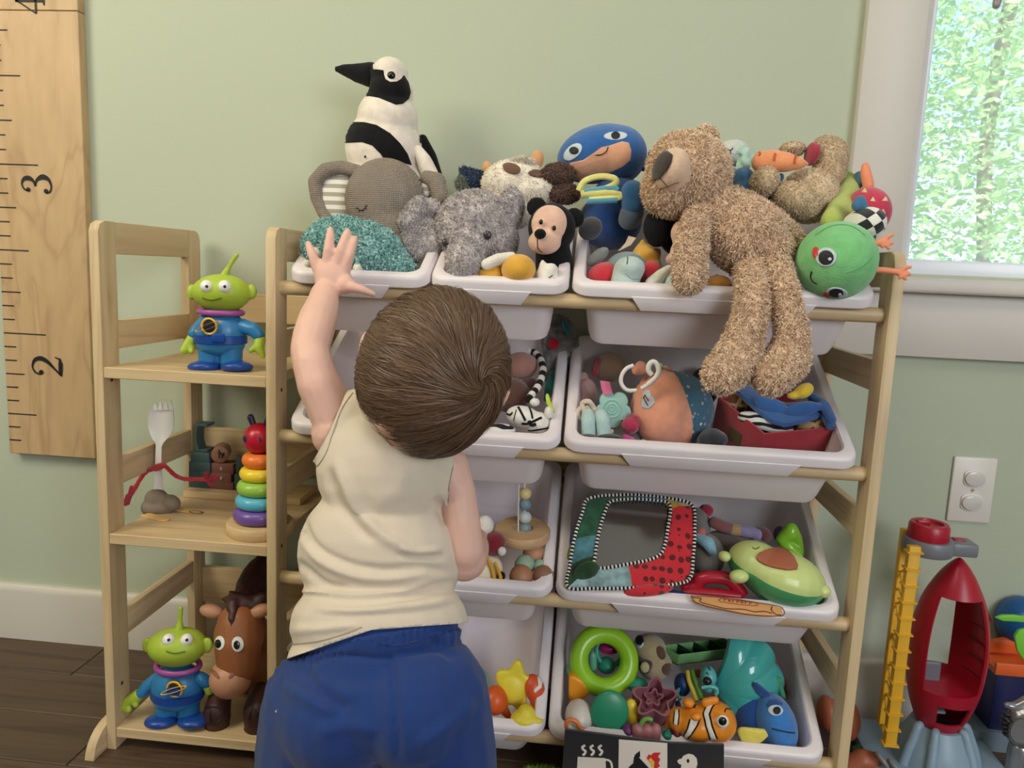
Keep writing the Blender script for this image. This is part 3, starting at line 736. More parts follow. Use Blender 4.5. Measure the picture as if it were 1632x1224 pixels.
# --- striped bow
t = T('striped_bow', 'yellow and blue striped fabric bow beside the blue doll\'s chin', 'fabric bow', c5, 240, 350, -.20)
for pts, m_ in (([(165, 330), (190, 290), (250, 270), (310, 275), (325, 295), (290, 318), (230, 330), (175, 345)], plush('lemon_fabric', (226, 220, 132))), ([(175, 350), (220, 345), (280, 340), (335, 345), (335, 358), (280, 362), (210, 370)], plush('lemon_fabric', 0)),
                ([(190, 335), (250, 325), (310, 318), (330, 330)], plush('sky_fabric', (96, 170, 196))), ([(200, 375), (260, 372), (330, 368)], plush('sky_fabric', 0))):
    q = [c5.p(a, b, -.205) for a, b in pts]; link('loop', G().tube(smooth_path(q, 5), c5.m(15, 250, 330, -.2), 10, flat=.8), m_, t)

# --- toys low in the wide bin
MINT = plush('pale_mint_plush', (186, 206, 202))
t = T('plush_bird', 'pale grey plush with shiny red wings low in the wide top bin', 'plush toy', f3, 800, 800, -.25)
D = -.24
link('body', remesh(G(f3).e(800, 640, D + .02, 330, 300, .045), .003, 4), plush('grey_blue_plush', (124, 146, 152)), t)
link('wing', remesh(G(f3).e(500, 690, D, 240, 210, .038, rot=30), .003, 4), plush('red_satin', (196, 36, 52), bump=.2), t)
link('wing', remesh(G(f3).e(1100, 640, D, 150, 190, .034, rot=-20), .003, 4), plush('red_satin', 0), t)
me = remesh(G(f3).e(840, 560, D - .035, 205, 165, .028).limb([(820, 600, D - .035, 195), (770, 760, D - .04, 180)]), .003, 5); tr_ = bvh(me); link('belly', me, MINT, t)
stitch(tr_, f3, [(818, 405), (818, 450), (810, 500)], .0005, t); stitch(tr_, f3, [(790, 620), (880, 690), (1000, 690)], .0004, t, m=mat('grey_thread', (140, 150, 150)))
link('flipper', remesh(G(f3).e(430, 400, D + .01, 180, 85, .012, rot=38), .003, 3), plush('dim_grey_plush', (132, 136, 134)), t)
link('arm', remesh(G(f3).limb([(1360, 550, D - .03, 55), (1240, 650, D - .035, 85), (1130, 760, D - .04, 100)]), .003, 4), WPL, t)
link('foot', remesh(G(f3).e(1380, 790, D - .035, 95, 150, .02), .003, 3), MINT, t)
single('fabric_tag', G(f3).plate([(690, 330), (790, 220), (830, 130), (930, 155), (860, 250), (760, 300)], -.262, .0012).mesh(), plush('beige_tag', (206, 186, 160)), 'creased beige fabric tag beside the yellow star toy', 'tag')
t = T('star_plush', 'small golden yellow plush star low in the wide top bin', 'plush toy', f3, 1050, 520, -.21)
link('body', remesh(G(f3).e(1050, 400, -.215, 190, 150, .026).limb([(1010, 330, -.215, 110), (1015, 190, -.215, 30)]).limb([(1170, 360, -.215, 90), (1230, 300, -.215, 25)]).e(1090, 520, -.215, 170, 120, .025), .003, 4), plush('golden_plush', (222, 170, 66)), t)
t = T('plush_ball', 'small orange plush ball half hidden behind the teddy\'s arm', 'plush toy', c5, 755, 760, -.26)
link('ball', remesh(G(c5).e(752, 735, -.265, 66, 48, .022), .003, 3), plush('amber_plush', (216, 150, 60)), t)
link('cap', G(c5).e(752, 690, -.265, 8, 6, .003), plush('amber_plush', 0), t)
t, P, r = black_plush('black plush with round ears mostly hidden behind the teddy\'s arm', c5, 590, 520, 85, -.21, rot=.3)
link('ear', remesh(G(c5).e(498, 488, -.235, 60, 84, .012), .003, 3), BLACK, t)
link('muzzle', remesh(G(c5).e(602, 512, -.26, 46, 58, .016).e(560, 620, -.262, 26, 24, .014).e(590, 585, -.26, 36, 40, .014), .003, 3), PEACH, t)

# --- teddy bear
D = -.235
FUR = mat('teddy_fur', (250, 224, 194), rough=.95, c2=(216, 182, 150), vscale=120, spec=.1, sheen=.35)
t = T('teddy_bear', 'big floppy tan teddy bear with legs dangling over the wide bin', 'teddy bear', c5, 860, 700, D)
me = remesh(G(c5).e(630, 270, D, 172, 172, .066).e(560, 320, D - .01, 120, 120, .052).e(610, 240, D, 150, 150, .06), .0038, 6); tr_ = bvh(me)
h_ = link('head', add_fur(me, 15000, .0068, .00085, .5, jitter=.5, seed=20, curl=.7), FUR, t)
me = remesh(G(c5).e(700, 105, D + .01, 52, 42, .018), .0035, 2); link('ear', add_fur(me, 1800, .0065, .00085, .4, seed=21, curl=.7), FUR, h_)
MZ = plush('muzzle_plush', (222, 188, 160), bump=.7)
me = remesh(G(c5).e(562, 250, D - .045, 78, 98, .04, rot=-12).e(600, 270, D - .04, 55, 75, .03), .003, 4); tr_ = bvh(me); mz = link('muzzle', me, MZ, h_)
link('nose', patch(tr_, c5, [(472, 215), (492, 184), (520, 170), (548, 168), (565, 182), (560, 210), (540, 245), (512, 275), (486, 284), (470, 262)], off=.003), plush('nose_brown', (52, 36, 32)), h_)
stitch(tr_, c5, [(512, 275), (528, 295), (545, 312)], .0009, h_, m=mat('brown_thread', (120, 84, 64))); stitch(tr_, c5, [(500, 330), (530, 315), (545, 312), (570, 300), (590, 295)], .0006, h_, m=mat('brown_thread', 0))
D2 = -.262
g = G(c5).e(760, 430, D2 + .01, 120, 110, .042).e(870, 520, D2, 170, 155, .05, rot=-30).e(950, 590, D2, 115, 105, .046).limb([(700, 400, D2 + .015, 60), (900, 600, D2, 110)])
me = remesh(g, .0038, 6); link('body', add_fur(me, 15000, .0068, .00085, .5, jitter=.5, seed=22, curl=.7), FUR, t)
for nm, q, s_, n_ in (('arm', [(675, 420, D2 - .01, 50), (655, 500, D2 - .035, 58), (640, 600, D2 - .05, 64), (635, 700, D2 - .065, 66)], 23, 8000),
                  ('arm', [(770, 350, D2 + .02, 48), (880, 390, D2 + .02, 50), (980, 460, D2 + .015, 55), (1075, 560, D2 + .01, 58)], 24, 7000),
                  ('leg', [(900, 650, D2 - .02, 70), (905, 760, D2 - .075, 66), (895, 870, D2 - .088, 68), (865, 960, D2 - .088, 78), (840, 1050, D2 - .095, 98), (770, 1110, D2 - .12, 78)], 25, 13000),
                  ('leg', [(985, 620, D2 - .02, 62), (1030, 740, D2 - .07, 58), (1055, 850, D2 - .082, 60), (1072, 950, D2 - .085, 66), (1050, 1050, D2 - .09, 88), (985, 1120, D2 - .115, 76)], 26, 12000)):
    me = remesh(G(c5).limb(q), .0038, 6); link(nm, add_fur(me, n_, .0068, .00085, .5, jitter=.5, seed=s_, curl=.7), FUR, t)

# --- white sleeping lamb with mint ruffle
D = -.105
t = T('plush_lamb', 'white sleeping-eyed plush with a mint ruffle behind the teddy\'s head', 'plush toy', f2, 560, 500, D)
me = remesh(G(f2).e(540, 345, D, 140, 118, .035), .003, 4); tr_ = bvh(me); link('head', me, plush('soft_white', (206, 210, 204)), t)
stitch(tr_, f2, [(508, 294), (525, 304), (542, 298), (552, 284)], .0008, t); stitch(tr_, f2, [(530, 304), (532, 332)], .0008, t)
g = G(); q = [f2.p(a, b, D - .03 - e) for a, b, e in ((600, 290, 0), (650, 320, .005), (690, 350, 0), (660, 400, .008), (620, 440, 0), (575, 470, .006))]
g.tube(smooth_path(q, 5), [.008 + .003 * math.sin(i * 1.3) for i in range(26)], 10, flat=.5, nrm=(0, -1, .2))
q = [f2.p(a, b, D - .026) for a, b in ((590, 300), (610, 350), (630, 400), (670, 450))]; g.tube(smooth_path(q, 5), .008, 10, flat=.5, nrm=(0, -1, .2))
link('ruffle', remesh(g, .0022, 1), plush('mint_muslin', (176, 208, 194)), t)

# --- bunny plush with a carrot
D = -.165; TAN = plush('bunny_tan', (222, 198, 164), bump=.8)
t = T('plush_bunny', 'tan plush bunny on its back in blue overalls, one foot up', 'plush toy', f2, 1150, 900, D)
me = remesh(G(f2).e(1190, 680, D, 195, 210, .05).e(1130, 600, D, 160, 130, .045), .0034, 5); link('body', add_fur(me, 5000, .003, .0006, .4, seed=31), TAN, t)
me = remesh(G(f2).e(1065, 710, D - .05, 205, 125, .03, rot=-27), .003, 4); link('foot', add_fur(me, 5000, .003, .0006, .4, seed=32), TAN, t)
me = remesh(G(f2).limb([(1300, 560, D + .005, 100), (1340, 470, D + .005, 125), (1345, 340, D + .005, 138), (1300, 280, D + .005, 95)]), .003, 5)
l_ = link('leg', add_fur(me, 5500, .003, .0006, .4, seed=33), TAN, t)
link('sole', remesh(G(f2).e(1192, 335, D + .002, 42, 92, .024), .0025, 2), plush('crimson_sole', (176, 44, 74)), l_)
me = remesh(G(f2).e(810, 560, D - .045, 108, 118, .026), .003, 3); link('paw', add_fur(me, 2500, .003, .0006, .4, seed=34), TAN, t)
me = remesh(G(f2).e(1030, 300, D + .015, 100, 52, .022), .003, 3); link('paw', add_fur(me, 1500, .003, .0006, .4, seed=35), TAN, t)
me = remesh(G(f2).e(700, 640, D - .005, 160, 130, .035).e(620, 540, D, 90, 90, .03).e(820, 690, D - .01, 90, 80, .035), .003, 4); link('overalls', me, plush('denim_plush', (62, 112, 156)), t)
link('strap', remesh(G(f2).e(938, 528, D - .03, 24, 36, .01), .002, 2), plush('denim_plush', 0), t)
t = T('plush_carrot', 'soft orange plush carrot held across the tan bunny', 'plush toy', f2, 930, 400, D - .05)
me = remesh(G(f2).limb([(790, 400, D - .035, 90), (870, 390, D - .04, 92), (980, 400, D - .045, 82), (1080, 410, D - .045, 55), (1145, 415, D - .045, 25)]), .003, 5); tr_ = bvh(me)
link('root', me, plush('carrot_orange', (240, 156, 106)), t)
for q in ([(765, 320), (772, 335), (760, 350)], [(895, 330), (888, 362), (885, 390)], [(1065, 345), (1052, 380), (1050, 415)]): stitch(tr_, f2, q, .0018, t, m=mat('rust_thread', (196, 96, 56), rough=.8), name='crease')

# --- caterpillar
D = -.300
t = T('plush_caterpillar', 'plush caterpillar with a green ball head, checked and crimson body', 'plush toy', c5, 1260, 780, D)
me = remesh(G(c5).e(1258, 628, D, 163, 166, .058), .003, 2); tr_ = bvh(me); link('head', me, plush('caterpillar_green', (122, 196, 126)), t)
for (a, b, rx, ry, ro), (u, v_, s_, w_) in (((1216, 612, 44, 40, 0), (1217, 614, 31, 30)), ((1262, 762, 44, 22, -8), (1258, 760, 30, 18))):
    e_ = link('eye', patch(tr_, c5, circ(a, b, rx, ry, ro)), mat('white_felt', 0), t)
    link('pupil', patch(tr_, c5, circ(u, v_, s_, w_), off=.002), mat('dark_felt', 0), e_); link('glint', patch(tr_, c5, circ(u + 16, v_ + 6, 7, 7), off=.0028, step=1), mat('white_felt', 0), e_)
RF = mat('red_felt', (206, 62, 62), rough=.8)
for a, b, rx, ry, ro in ((1172, 592, 13, 24, -5), (1220, 768, 17, 10, -10)): link('cheek', patch(tr_, c5, circ(a, b, rx, ry, ro), step=1.2), RF, t)
stitch(tr_, c5, [(1156, 672), (1150, 695), (1160, 715), (1178, 725)], .0009, t)
stitch(tr_, c5, [(1300, 680), (1345, 665), (1385, 640), (1408, 615)], .0005, t, m=mat('green_thread', (88, 160, 96)), name='seam'); stitch(tr_, c5, [(1170, 520), (1240, 480), (1320, 480), (1380, 520)], .0005, t, m=mat('green_thread', 0), name='seam')
ANT = mat('coral_rubber', (244, 150, 112), rough=.6, bump=.3, bscale=160)
for q in ([(1388, 562, 13), (1420, 556, 13), (1452, 545, 15)], [(1412, 664, 13), (1470, 668, 14), (1525, 676, 14)]):
    x, y, _ = q[-1]; k = D - .020
    hnd = [(x + 28, y - 22, 9), (x + 48, y - 30 if y < 600 else y - 22, 8)], [(x + 18, y + 12, 9), (x + 28, y + 30, 8)], [(x + 8, y + 14, 8), (x + 2, y + 24, 8)], [(x + 34, y + 4, 8), (x + 44, y + 8, 8)]
    g = G(c5).limb([(a, b, k - .006, c) for a, b, c in q])
    for hh in hnd: g.limb([(x, y, k - .006, 11)] + [(a, b, k - .008, c) for a, b, c in hh])
    link('antenna', remesh(g, .0018, 2), ANT, t)
def checker(name, a, b, s, m0=None):
    m = plush(name, a); N = m.node_tree.nodes; L = m.node_tree.links; tc = N.new('ShaderNodeTexCoord'); mp = N.new('ShaderNodeMapping'); mp.inputs['Rotation'].default_value = (0, math.radians(38), 0)
    c = N.new('ShaderNodeTexChecker'); c.inputs['Scale'].default_value = s; c.inputs[1].default_value = (*lin(a), 1); c.inputs[2].default_value = (*lin(b), 1)
    mp.inputs['Location'].default_value = (.013, .5 / s * .3, .011)
    L.new(tc.outputs['Object'], mp.inputs[0]); mp.inputs['Scale'].default_value = (1, .001, 1); L.new(mp.outputs[0], c.inputs[0]); L.new(c.outputs[0], N['Principled BSDF'].inputs['Base Color']); return m
link('body_segment', remesh(G(f1).e(135, 745, D + .045, 118, 128, .05, rot=-35), .003, 3), checker('checked_fabric', (238, 234, 228), (24, 26, 32), 82), t, label='black and white checked body segment')
me = remesh(G(f1).e(175, 640, D + .09, 122, 155, .045, rot=18), .003, 3); tr_ = bvh(me); link('body_segment', me, plush('crimson_fabric', (200, 52, 84)), t, label='crimson body segment with cream triangles')
CT = mat('cream_print', (232, 206, 168), rough=.8)
for x, y, r_ in ((155, 505, 0), (208, 562, .2), (272, 640, .1), (272, 722, .3), (285, 560, 0)):
    link('triangle', patch(tr_, f1, [(x - 18, y + 12), (x + 18, y + 14), (x + 4 * (1 - r_), y - 16)], step=1.2), CT, t)
link('body_segment', remesh(G(f1).limb([(60, 640, D + .09, 70), (30, 560, D + .12, 80), (60, 470, D + .15, 70), (40, 430, D + .16, 55)]).limb([(-60, 700, D + .06, 70), (30, 560, D + .12, 80)]), .003, 4), plush('lime_fabric', (176, 192, 92)), t, label='lime green body segment')
link('body_segment', remesh(G(f1).e(112, 440, D + .14, 34, 60, .02), .003, 2), plush('steel_blue_fabric', (64, 112, 150)), t, label='blue body segment')
link('foot', remesh(G(f1).limb([(160, 345, D + .12, 26), (165, 400, D + .12, 36), (180, 470, D + .12, 38)]), .0025, 3), ANT, t)
link('fin', remesh(G(f1).limb([(110, 600, D + .03, 42), (125, 570, D + .03, 36), (150, 610, D + .03, 30), (135, 545, D + .03, 10)]), .0025, 2), plush('steel_blue_fabric', 0), t)

# ================================================================== THE TODDLER
def pxof(v):
    d = v - CAM; k = d.dot(F); return 816 + FPX * d.dot(RT) / k, 612 - FPX * d.dot(UP) / k
SKIN = mat('skin', (230, 186, 170), rough=.5, sss=.12, var=.04, vscale=25, bump=.06, bscale=300, spec=.35)
kid = thing('person', 'brown-haired toddler in beige tank top and blue shorts reaching up to the top bins', 'person', (-.21, -.50, 0))
g = G(FULL)
# torso, hips
g.e(618, 745, -.462, 104, 100, .058).e(608, 880, -.475, 122, 115, .062).e(606, 1000, -.50, 124, 95, .066).e(602, 1085, -.53, 132, 80, .072)
# legs down to bare feet
HL, HR_ = FULL.p(530, 1120, -.53), FULL.p(672, 1110, -.53)
for s_, hp in ((-1, HL), (1, HR_)):
    kn = Vector((hp.x + s_ * .012, -.50, .135)); an = Vector((hp.x + s_ * .010, -.53, .035))
    g.limbw([(hp, .060), (hp * .5 + kn * .5 + Vector((0, .005, 0)), .055), (kn, .042), (kn * .55 + an * .45 + Vector((0, -.012, 0)), .040), (an, .025)])
    g.limbw([(an + Vector((0, -.008, -.012)), .022), (an + Vector((s_ * .004, .045, -.016)), .020), (an + Vector((s_ * .008, .075, -.021)), .013)])
    for k in range(5):
        tx = (k - 2) * .0085; g.limbw([(an + Vector((s_ * .006 + tx * s_, .078 - abs(k - .5) * .002, -.024)), .0070), (an + Vector((s_ * .006 + tx * s_ * 1.1, .092 - k * .003, -.027)), (.0085, .0068, .0064, .006, .0056)[k])], seg=8)
# neck and shoulders
g.limb([(560, 700, -.450, 45), (620, 715, -.455, 52), (700, 745, -.46, 45)])
HC = FULL.p(692, 592, -.492)
g.limbw([(FULL.p(655, 730, -.455), .036), (FULL.p(672, 670, -.475), .036)])
# head, looking into the bins, crown tipped to the right
HX = frame(rot=-22, nod=-12)
hx, hy, hz = HX.col[0], HX.col[1], HX.col[2]
g.sphere(HC, (.073, .083, .080), HX, 28, 18); g.sphere(HC + hy * .030 - hz * .030, (.060, .052, .055), HX); g.sphere(HC + hy * .050 - hz * .045 , (.045, .036, .036), HX)
g.sphere(HC + hy * .084 - hz * .018, (.009, .010, .009), HX); g.limbw([(HC + hy * .078 - hz * .002, .006), (HC + hy * .086 - hz * .016, .006)])
for s_ in (-1, 1): g.sphere(HC + hx * s_ * .034 + hy * .060 - hz * .034, (.024, .020, .022), HX)
# left arm, reaching up
g.limb([(540, 690, -.452, 44)])
g.v = d5
g.limb([(352, 860, -.452, 100), (290, 730, -.455, 92), (262, 640, -.448, 84), (250, 580, -.435, 82), (262, 520, -.42, 84), (284, 450, -.395, 82), (304, 390, -.372, 70), (312, 345, -.356, 60)])
PD = -.344
g.e(345, 265, PD, 78, 86, .0135).e(325, 320, PD - .002, 55, 45, .016).e(400, 300, PD - .002, 45, 42, .013)
for q in ([(282, 235, PD, 25), (262, 180, PD - .001, 21), (250, 150, PD + .002, 18), (243, 128, PD + .007, 14)],
          [(325, 215, PD, 27), (330, 155, PD - .003, 24), (335, 105, PD + .002, 21), (337, 70, PD + .009, 16)],
          [(368, 215, PD, 27), (384, 155, PD - .003, 24), (398, 110, PD + .002, 21), (410, 78, PD + .009, 16)],
          [(400, 240, PD, 25), (418, 180, PD - .002, 22), (432, 135, PD + .002, 19), (442, 108, PD + .008, 15)],
          [(385, 300, PD - .002, 32), (430, 312, PD - .008, 25), (475, 325, PD - .009, 19), (520, 344, PD - .005, 14)]): g.limb(q, 12)
# right arm: down, then forward over the third row
g.v = d6
g.limb([(760, 60, -.462, 85), (800, 160, -.468, 72), (818, 280, -.474, 72), (828, 380, -.474, 74), (828, 415, -.468, 70)])
el = d6.p(826, 412, -.462); ha = Vector((el.x - .012, -.305, .385))
g.limbw([(el, .028), (el * .5 + ha * .5, .027), (ha, .019)]); g.sphere(ha + Vector((-.002, .026, -.004)), (.020, .026, .012))
for k in range(4):
    o_ = Vector(((k - 1.5) * .0100, .044, -.004)); g.limbw([(ha + o_, .0058), (ha + o_ + Vector((0, .014, -.004)), .0055), (ha + o_ + Vector((0, .022 - abs(k - 1.5) * .002, -.013)), .0048)], 8)
g.limbw([(ha + Vector((-.014, .016, -.004)), .008), (ha + Vector((-.026, .026, -.008)), .0065), (ha + Vector((-.028, .038, -.012)), .0055)], 8)
me = remesh(g, .0023, 5); body_tree = bvh(me)
body = link('body', me, SKIN, kid)
# face (turned away from the camera) and ears
for s_ in (-1, 1):
    c = HC + hx * s_ * .026 + hy * .074 - hz * .002
    e_ = link('eye', G().sphere(c, .0115, HX), plastic('eye_white', (240, 238, 234), .15), kid)
    link('iris', G().sphere(c + hy * .0075, (.0058, .0048, .0058), HX), plastic('iris_brown', (70, 46, 32), .1), e_)
    link('eyebrow', G().tube(smooth_path([c + hx * s_ * a + hy * b + hz * .017 for a, b in ((-.010, .008), (0, .010), (.012, .004))], 4), .0014, 6), mat('brow_hair', (118, 88, 66)), kid)
    q = [HC + hx * s_ * (.074 + a) + hy * b + hz * c_ for a, b, c_ in ((.000, .014, .006), (.007, .004, .014), (.011, -.008, .008), (.010, -.010, -.006), (.004, -.003, -.019), (.000, .008, -.020))]
    link('ear', remesh(G().tube(smooth_path(q, 5), .0042, 8).sphere(HC + hx * s_ * .075 + hy * .003 - hz * .004, (.004, .011, .016), HX), .0018, 3), SKIN, kid)
link('mouth', G().tube(smooth_path([HC + hx * a + hy * b - hz * .042 for a, b in ((-.017, .080), (-.008, .0855), (0, .087), (.008, .0855), (.017, .080))], 4), .0028, 8, flat=.7), mat('lips', (205, 120, 112), rough=.4), kid)
for (a, b) in ((243, 122), (337, 60), (411, 68), (441, 98)): pass

# hair: a cap, and strands that run away from the whorl
HA = Vector((.0800, .0850, .0905)); CM = Matrix((RT, F, UP)).transposed(); HROT = CM @ Matrix.Rotation(math.radians(16), 3, 'Y')
W_ = Vector((.72, -.66, .06)).normalized()
def hpos(U, lift):  # U (n,3) unit vectors -> world
    P = U * np.array(HA) * (1 + np.reshape(lift, (-1, 1)) / .085); return P @ np.array(HROT).T + np.array(HC + UP * -.001)
HYL = HROT.transposed() @ hy; HZL = HROT.transposed() @ hz
def scalp(U):  # true where hair grows
    fy, fz = U @ np.array(HYL), U @ np.array(HZL)
    return ~((fy > .42) & (fz < .62)) & ~((fy > .12) & (fz < -.18)) & (fz > -.80)
bm = bmesh.new(); bmesh.ops.create_uvsphere(bm, u_segments=56, v_segments=36, radius=1)
U = np.array([v.co[:] for v in bm.verts]); keep = scalp(U); bm.verts.ensure_lookup_table()
Wp = hpos(U, -.0015)
for v, q in zip(bm.verts, Wp): v.co = q
bmesh.ops.delete(bm, geom=[v for v, k in zip(list(bm.verts), keep) if not k], context='VERTS')
cap = bpy.data.meshes.new('cap'); bm.to_mesh(cap); bm.free(); cap.polygons.foreach_set('use_smooth', [True] * len(cap.polygons))
hair = bpy.data.materials.new('brown_hair'); hair.use_nodes = True; N = hair.node_tree.nodes; L = hair.node_tree.links; b = N['Principled BSDF']
at_ = N.new('ShaderNodeAttribute'); at_.attribute_name = 'shade'; mx = N.new('ShaderNodeMix'); mx.data_type = 'RGBA'; L.new(at_.outputs['Fac'], mx.inputs[0])
mx.inputs[6].default_value = (*lin((88, 64, 48)), 1); mx.inputs[7].default_value = (*lin((134, 104, 80)), 1); L.new(mx.outputs[2], b.inputs['Base Color'])
b.inputs['Roughness'].default_value = .42; b.inputs['Specular IOR Level'].default_value = .5; b.inputs['Anisotropic'].default_value = .6
link('hair_cap', cap, mat('hair_underlayer', (86, 62, 46), rough=.7), kid)
def strands(n, seed, length, lift0, lift1, w):
    r = np.random.default_rng(seed); U = r.normal(0, 1, (n * 2, 3)); U /= np.linalg.norm(U, axis=1)[:, None]; U = U[scalp(U)][:n]; n = len(U)
    Wn = np.array(W_)
    cl = np.array([(noise.noise(Vector(u) * 7), noise.noise(Vector(u) * 7 + Vector((9, 3, 1))), noise.noise(Vector(u) * 15 + Vector((2, 7, 5)))) for u in U])
    K = 9; Lh = length * r.uniform(.7, 1.15, n) * (.8 + .5 * cl[:, 2]); pts = []; cur = U.copy(); sides = []
    grav = np.array(HROT.transposed() @ Vector((0, 0, -1)))
    lf = lift0 + (cl[:, 0] * .0022 + r.normal(0, .0008, n))
    P = hpos(cur, lf); pts.append(P); 
    for k in range(1, K):
        away = cur * (cur @ Wn)[:, None] - Wn; away -= cur * (away * cur).sum(1)[:, None]; nn = np.linalg.norm(away, axis=1)[:, None]; away /= np.maximum(nn, 1e-3)
        sw = np.cross(cur, away); d = away + sw * (-.25 - 1.5 * np.exp(-2.6 * np.arccos(np.clip(cur @ Wn, -1, 1))) + .45 * cl[:, 1])[:, None] + r.normal(0, .05, (n, 3)) + grav * .18
        d -= cur * (d * cur).sum(1)[:, None]; d /= np.maximum(np.linalg.norm(d, axis=1), 1e-6)[:, None]
        cur = cur + d * (Lh / (K - 1) / .085)[:, None]; cur /= np.linalg.norm(cur, axis=1)[:, None]
        t = k / (K - 1); pts.append(hpos(cur, np.maximum(.0004, lf + (lift1 - lift0) * math.sin(t * 2.2) + cl[:, 0] * .002 * t + r.normal(0, .0003, n))))
    A = np.stack(pts, 1)                      # n, K, 3
    # tips past the scalp edge hang a little
    C0 = np.array(HC); Nn = A - C0; Nn /= np.linalg.norm(Nn, axis=2)[:, :, None]; T_ = np.gradient(A, axis=1); S = np.cross(T_, Nn); S /= np.maximum(np.linalg.norm(S, axis=2), 1e-9)[:, :, None]
    S = S + Nn * r.normal(0, .45, (n, 1, 1)); S /= np.linalg.norm(S, axis=2)[:, :, None]
    ww = w * np.array([.8, 1, 1, 1, .95, .85, .7, .45, .08])[None, :, None] * r.uniform(.7, 1.3, (n, 1, 1))
    V = np.stack([A - S * ww, A + S * ww], 2).reshape(-1, 3); base = (np.arange(n) * K * 2)[:, None] + (np.arange(K - 1) * 2)[None, :]
    Fc = np.stack([base, base + 1, base + 3, base + 2], 2).reshape(-1, 4)
    me = bpy.data.meshes.new('hair'); me.from_pydata(V.tolist(), [], Fc.tolist())
    sh = np.clip(.42 + cl[:, 1] * .35 + cl[:, 2] * .25 + r.normal(0, .12, n), 0, 1); at = me.attributes.new('shade', 'FLOAT', 'POINT'); at.data.foreach_set('value', np.repeat(sh, K * 2))
    me.polygons.foreach_set('use_smooth', [True] * len(me.polygons)); return me
link('hair', strands(26000, 5, .075, .0025, .0060, .00034), hair, kid, kind='stuff')

# tank top
def wedge_cut(bm, planes):
    """planes: (point, outward normal); everything outside all of them at once goes"""
    for co, no in planes: bmesh.ops.bisect_plane(bm, geom=bm.verts[:] + bm.edges[:] + bm.faces[:], plane_co=co, plane_no=no, dist=1e-6)
    kill = [f for f in bm.faces if all((f.calc_center_median() - co).dot(no) > 0 for co, no in planes)]
    bmesh.ops.delete(bm, geom=kill, context='FACES')
def plane2(a, b, d, side):
    """plane through two picture points at distance d that runs straight into depth; side picks which side is cut"""
    A, B = FULL.p(*a, d), FULL.p(*b, d); n = (B - A).cross(Vector((0, 1, 0))).normalized()
    if n.dot(FULL.p(*side, d) - A) < 0: n.negate()
    return A, n
def folds(bm, lines, view, flare=0):
    P = []
    for pts, amp, w in lines: P.append(([Vector(view.px(*q)) for q in [tuple(p) for p in smooth_path([Vector(a) for a in pts], 5)]], amp, w))
    bm.normal_update()
    for v in bm.verts:
        if v.normal.dot(CAM - v.co) < 0: continue
        q = Vector(pxof(v.co)); s = 0
        for L_, amp, w in P:
            dm = 1e9; tt = 0
            for i in range(len(L_) - 1):
                a, b = L_[i], L_[i + 1]; ab = b - a; t = max(0, min(1, (q - a).dot(ab) / max(ab.length_squared, 1e-9))); dd = (q - a - ab * t).length
                if dd < dm: dm = dd; tt = (i + t) / (len(L_) - 1)
            if dm < w * 3: s += amp * math.exp(-(dm / w) ** 2) * min(1, 5 * tt, 5 * (1 - tt))
        if flare and q.y > 925: s = max(s, -.0045 + .0045 * min(1, (q.y - 925) / 25))
        v.co += v.normal * (max(-.0045, s * 1.4) + (flare * max(0, min(1, (q.y - 935) / 45)) if flare else 0))
SH = mat('beige_jersey', (218, 203, 184), rough=.9, bump=.25, bscale=900, sheen=.2, spec=.15)
g = G(FULL).e(618, 748, -.462, 114, 108, .064).e(608, 880, -.475, 134, 120, .069).e(605, 990, -.50, 136, 90, .073).e(603, 1050, -.52, 140, 60, .077)
g.limb([(535, 690, -.450, 58), (572, 668, -.450, 50), (610, 706, -.455, 60), (700, 745, -.46, 56), (728, 768, -.46, 50)])
me = remesh(g, .0032, 8); bm = bmesh.new(); bm.from_mesh(me)
folds(bm, [([(330, 20), (370, 130), (420, 230), (520, 330), (640, 385)], .0050, 10), ([(300, 60), (330, 170), (390, 270), (480, 350)], -.0040, 8),
           ([(185, 200), (200, 290), (260, 380), (380, 440), (520, 462), (660, 450), (790, 470)], -.0055, 7), ([(190, 330), (280, 420), (420, 478), (560, 482), (700, 462)], .0045, 9),
           ([(560, 390), (620, 408), (700, 408), (755, 400)], -.0045, 5), ([(570, 375), (650, 388), (740, 378)], .003, 6),
           ([(160, 560), (260, 570), (400, 590), (560, 575), (700, 530), (800, 500)], -.0055, 6), ([(160, 540), (260, 545), (400, 560), (560, 545), (700, 500)], .0045, 8),
           ([(250, 610), (400, 618), (560, 605), (700, 590), (805, 560)], .0045, 8), ([(180, 640), (300, 650), (420, 645), (600, 640), (800, 610)], -.0045, 6),
           ([(175, 420), (230, 470), (300, 520), (380, 530)], -.004, 6), ([(700, 180), (740, 230), (765, 290)], -.003, 8), ([(215, 120), (200, 230), (180, 330)], -.003, 8),
           ([(160, 690), (300, 680), (420, 660)], .003, 7), ([(600, 70), (560, 160), (470, 210)], .0012, 14)], d6, .0045)
def plane_cam(a, b, side):
    """plane through the viewer and two picture points"""
    r1, r2, r3 = (FULL.ray(*q) for q in (a, b, side)); n = r1.cross(r2).normalized()
    return CAM.copy(), (n if n.dot(r3) > 0 else -n)
LM, MR = plane_cam((466, 1047), (592, 1004), (500, 1200)), plane_cam((592, 1004), (744, 993), (700, 1200))
wedge_cut(bm, [LM, MR])
wedge_cut(bm, [plane_cam((561, 624), (524, 690), (400, 600)), plane_cam((524, 690), (507, 730), (400, 600)), plane_cam((507, 730), (476, 762), (400, 600))])
wedge_cut(bm, [plane_cam((726, 722), (713, 800), (900, 760)), plane_cam((713, 800), (722, 862), (900, 760)), plane_cam((700, 858), (800, 862), (750, 600))])
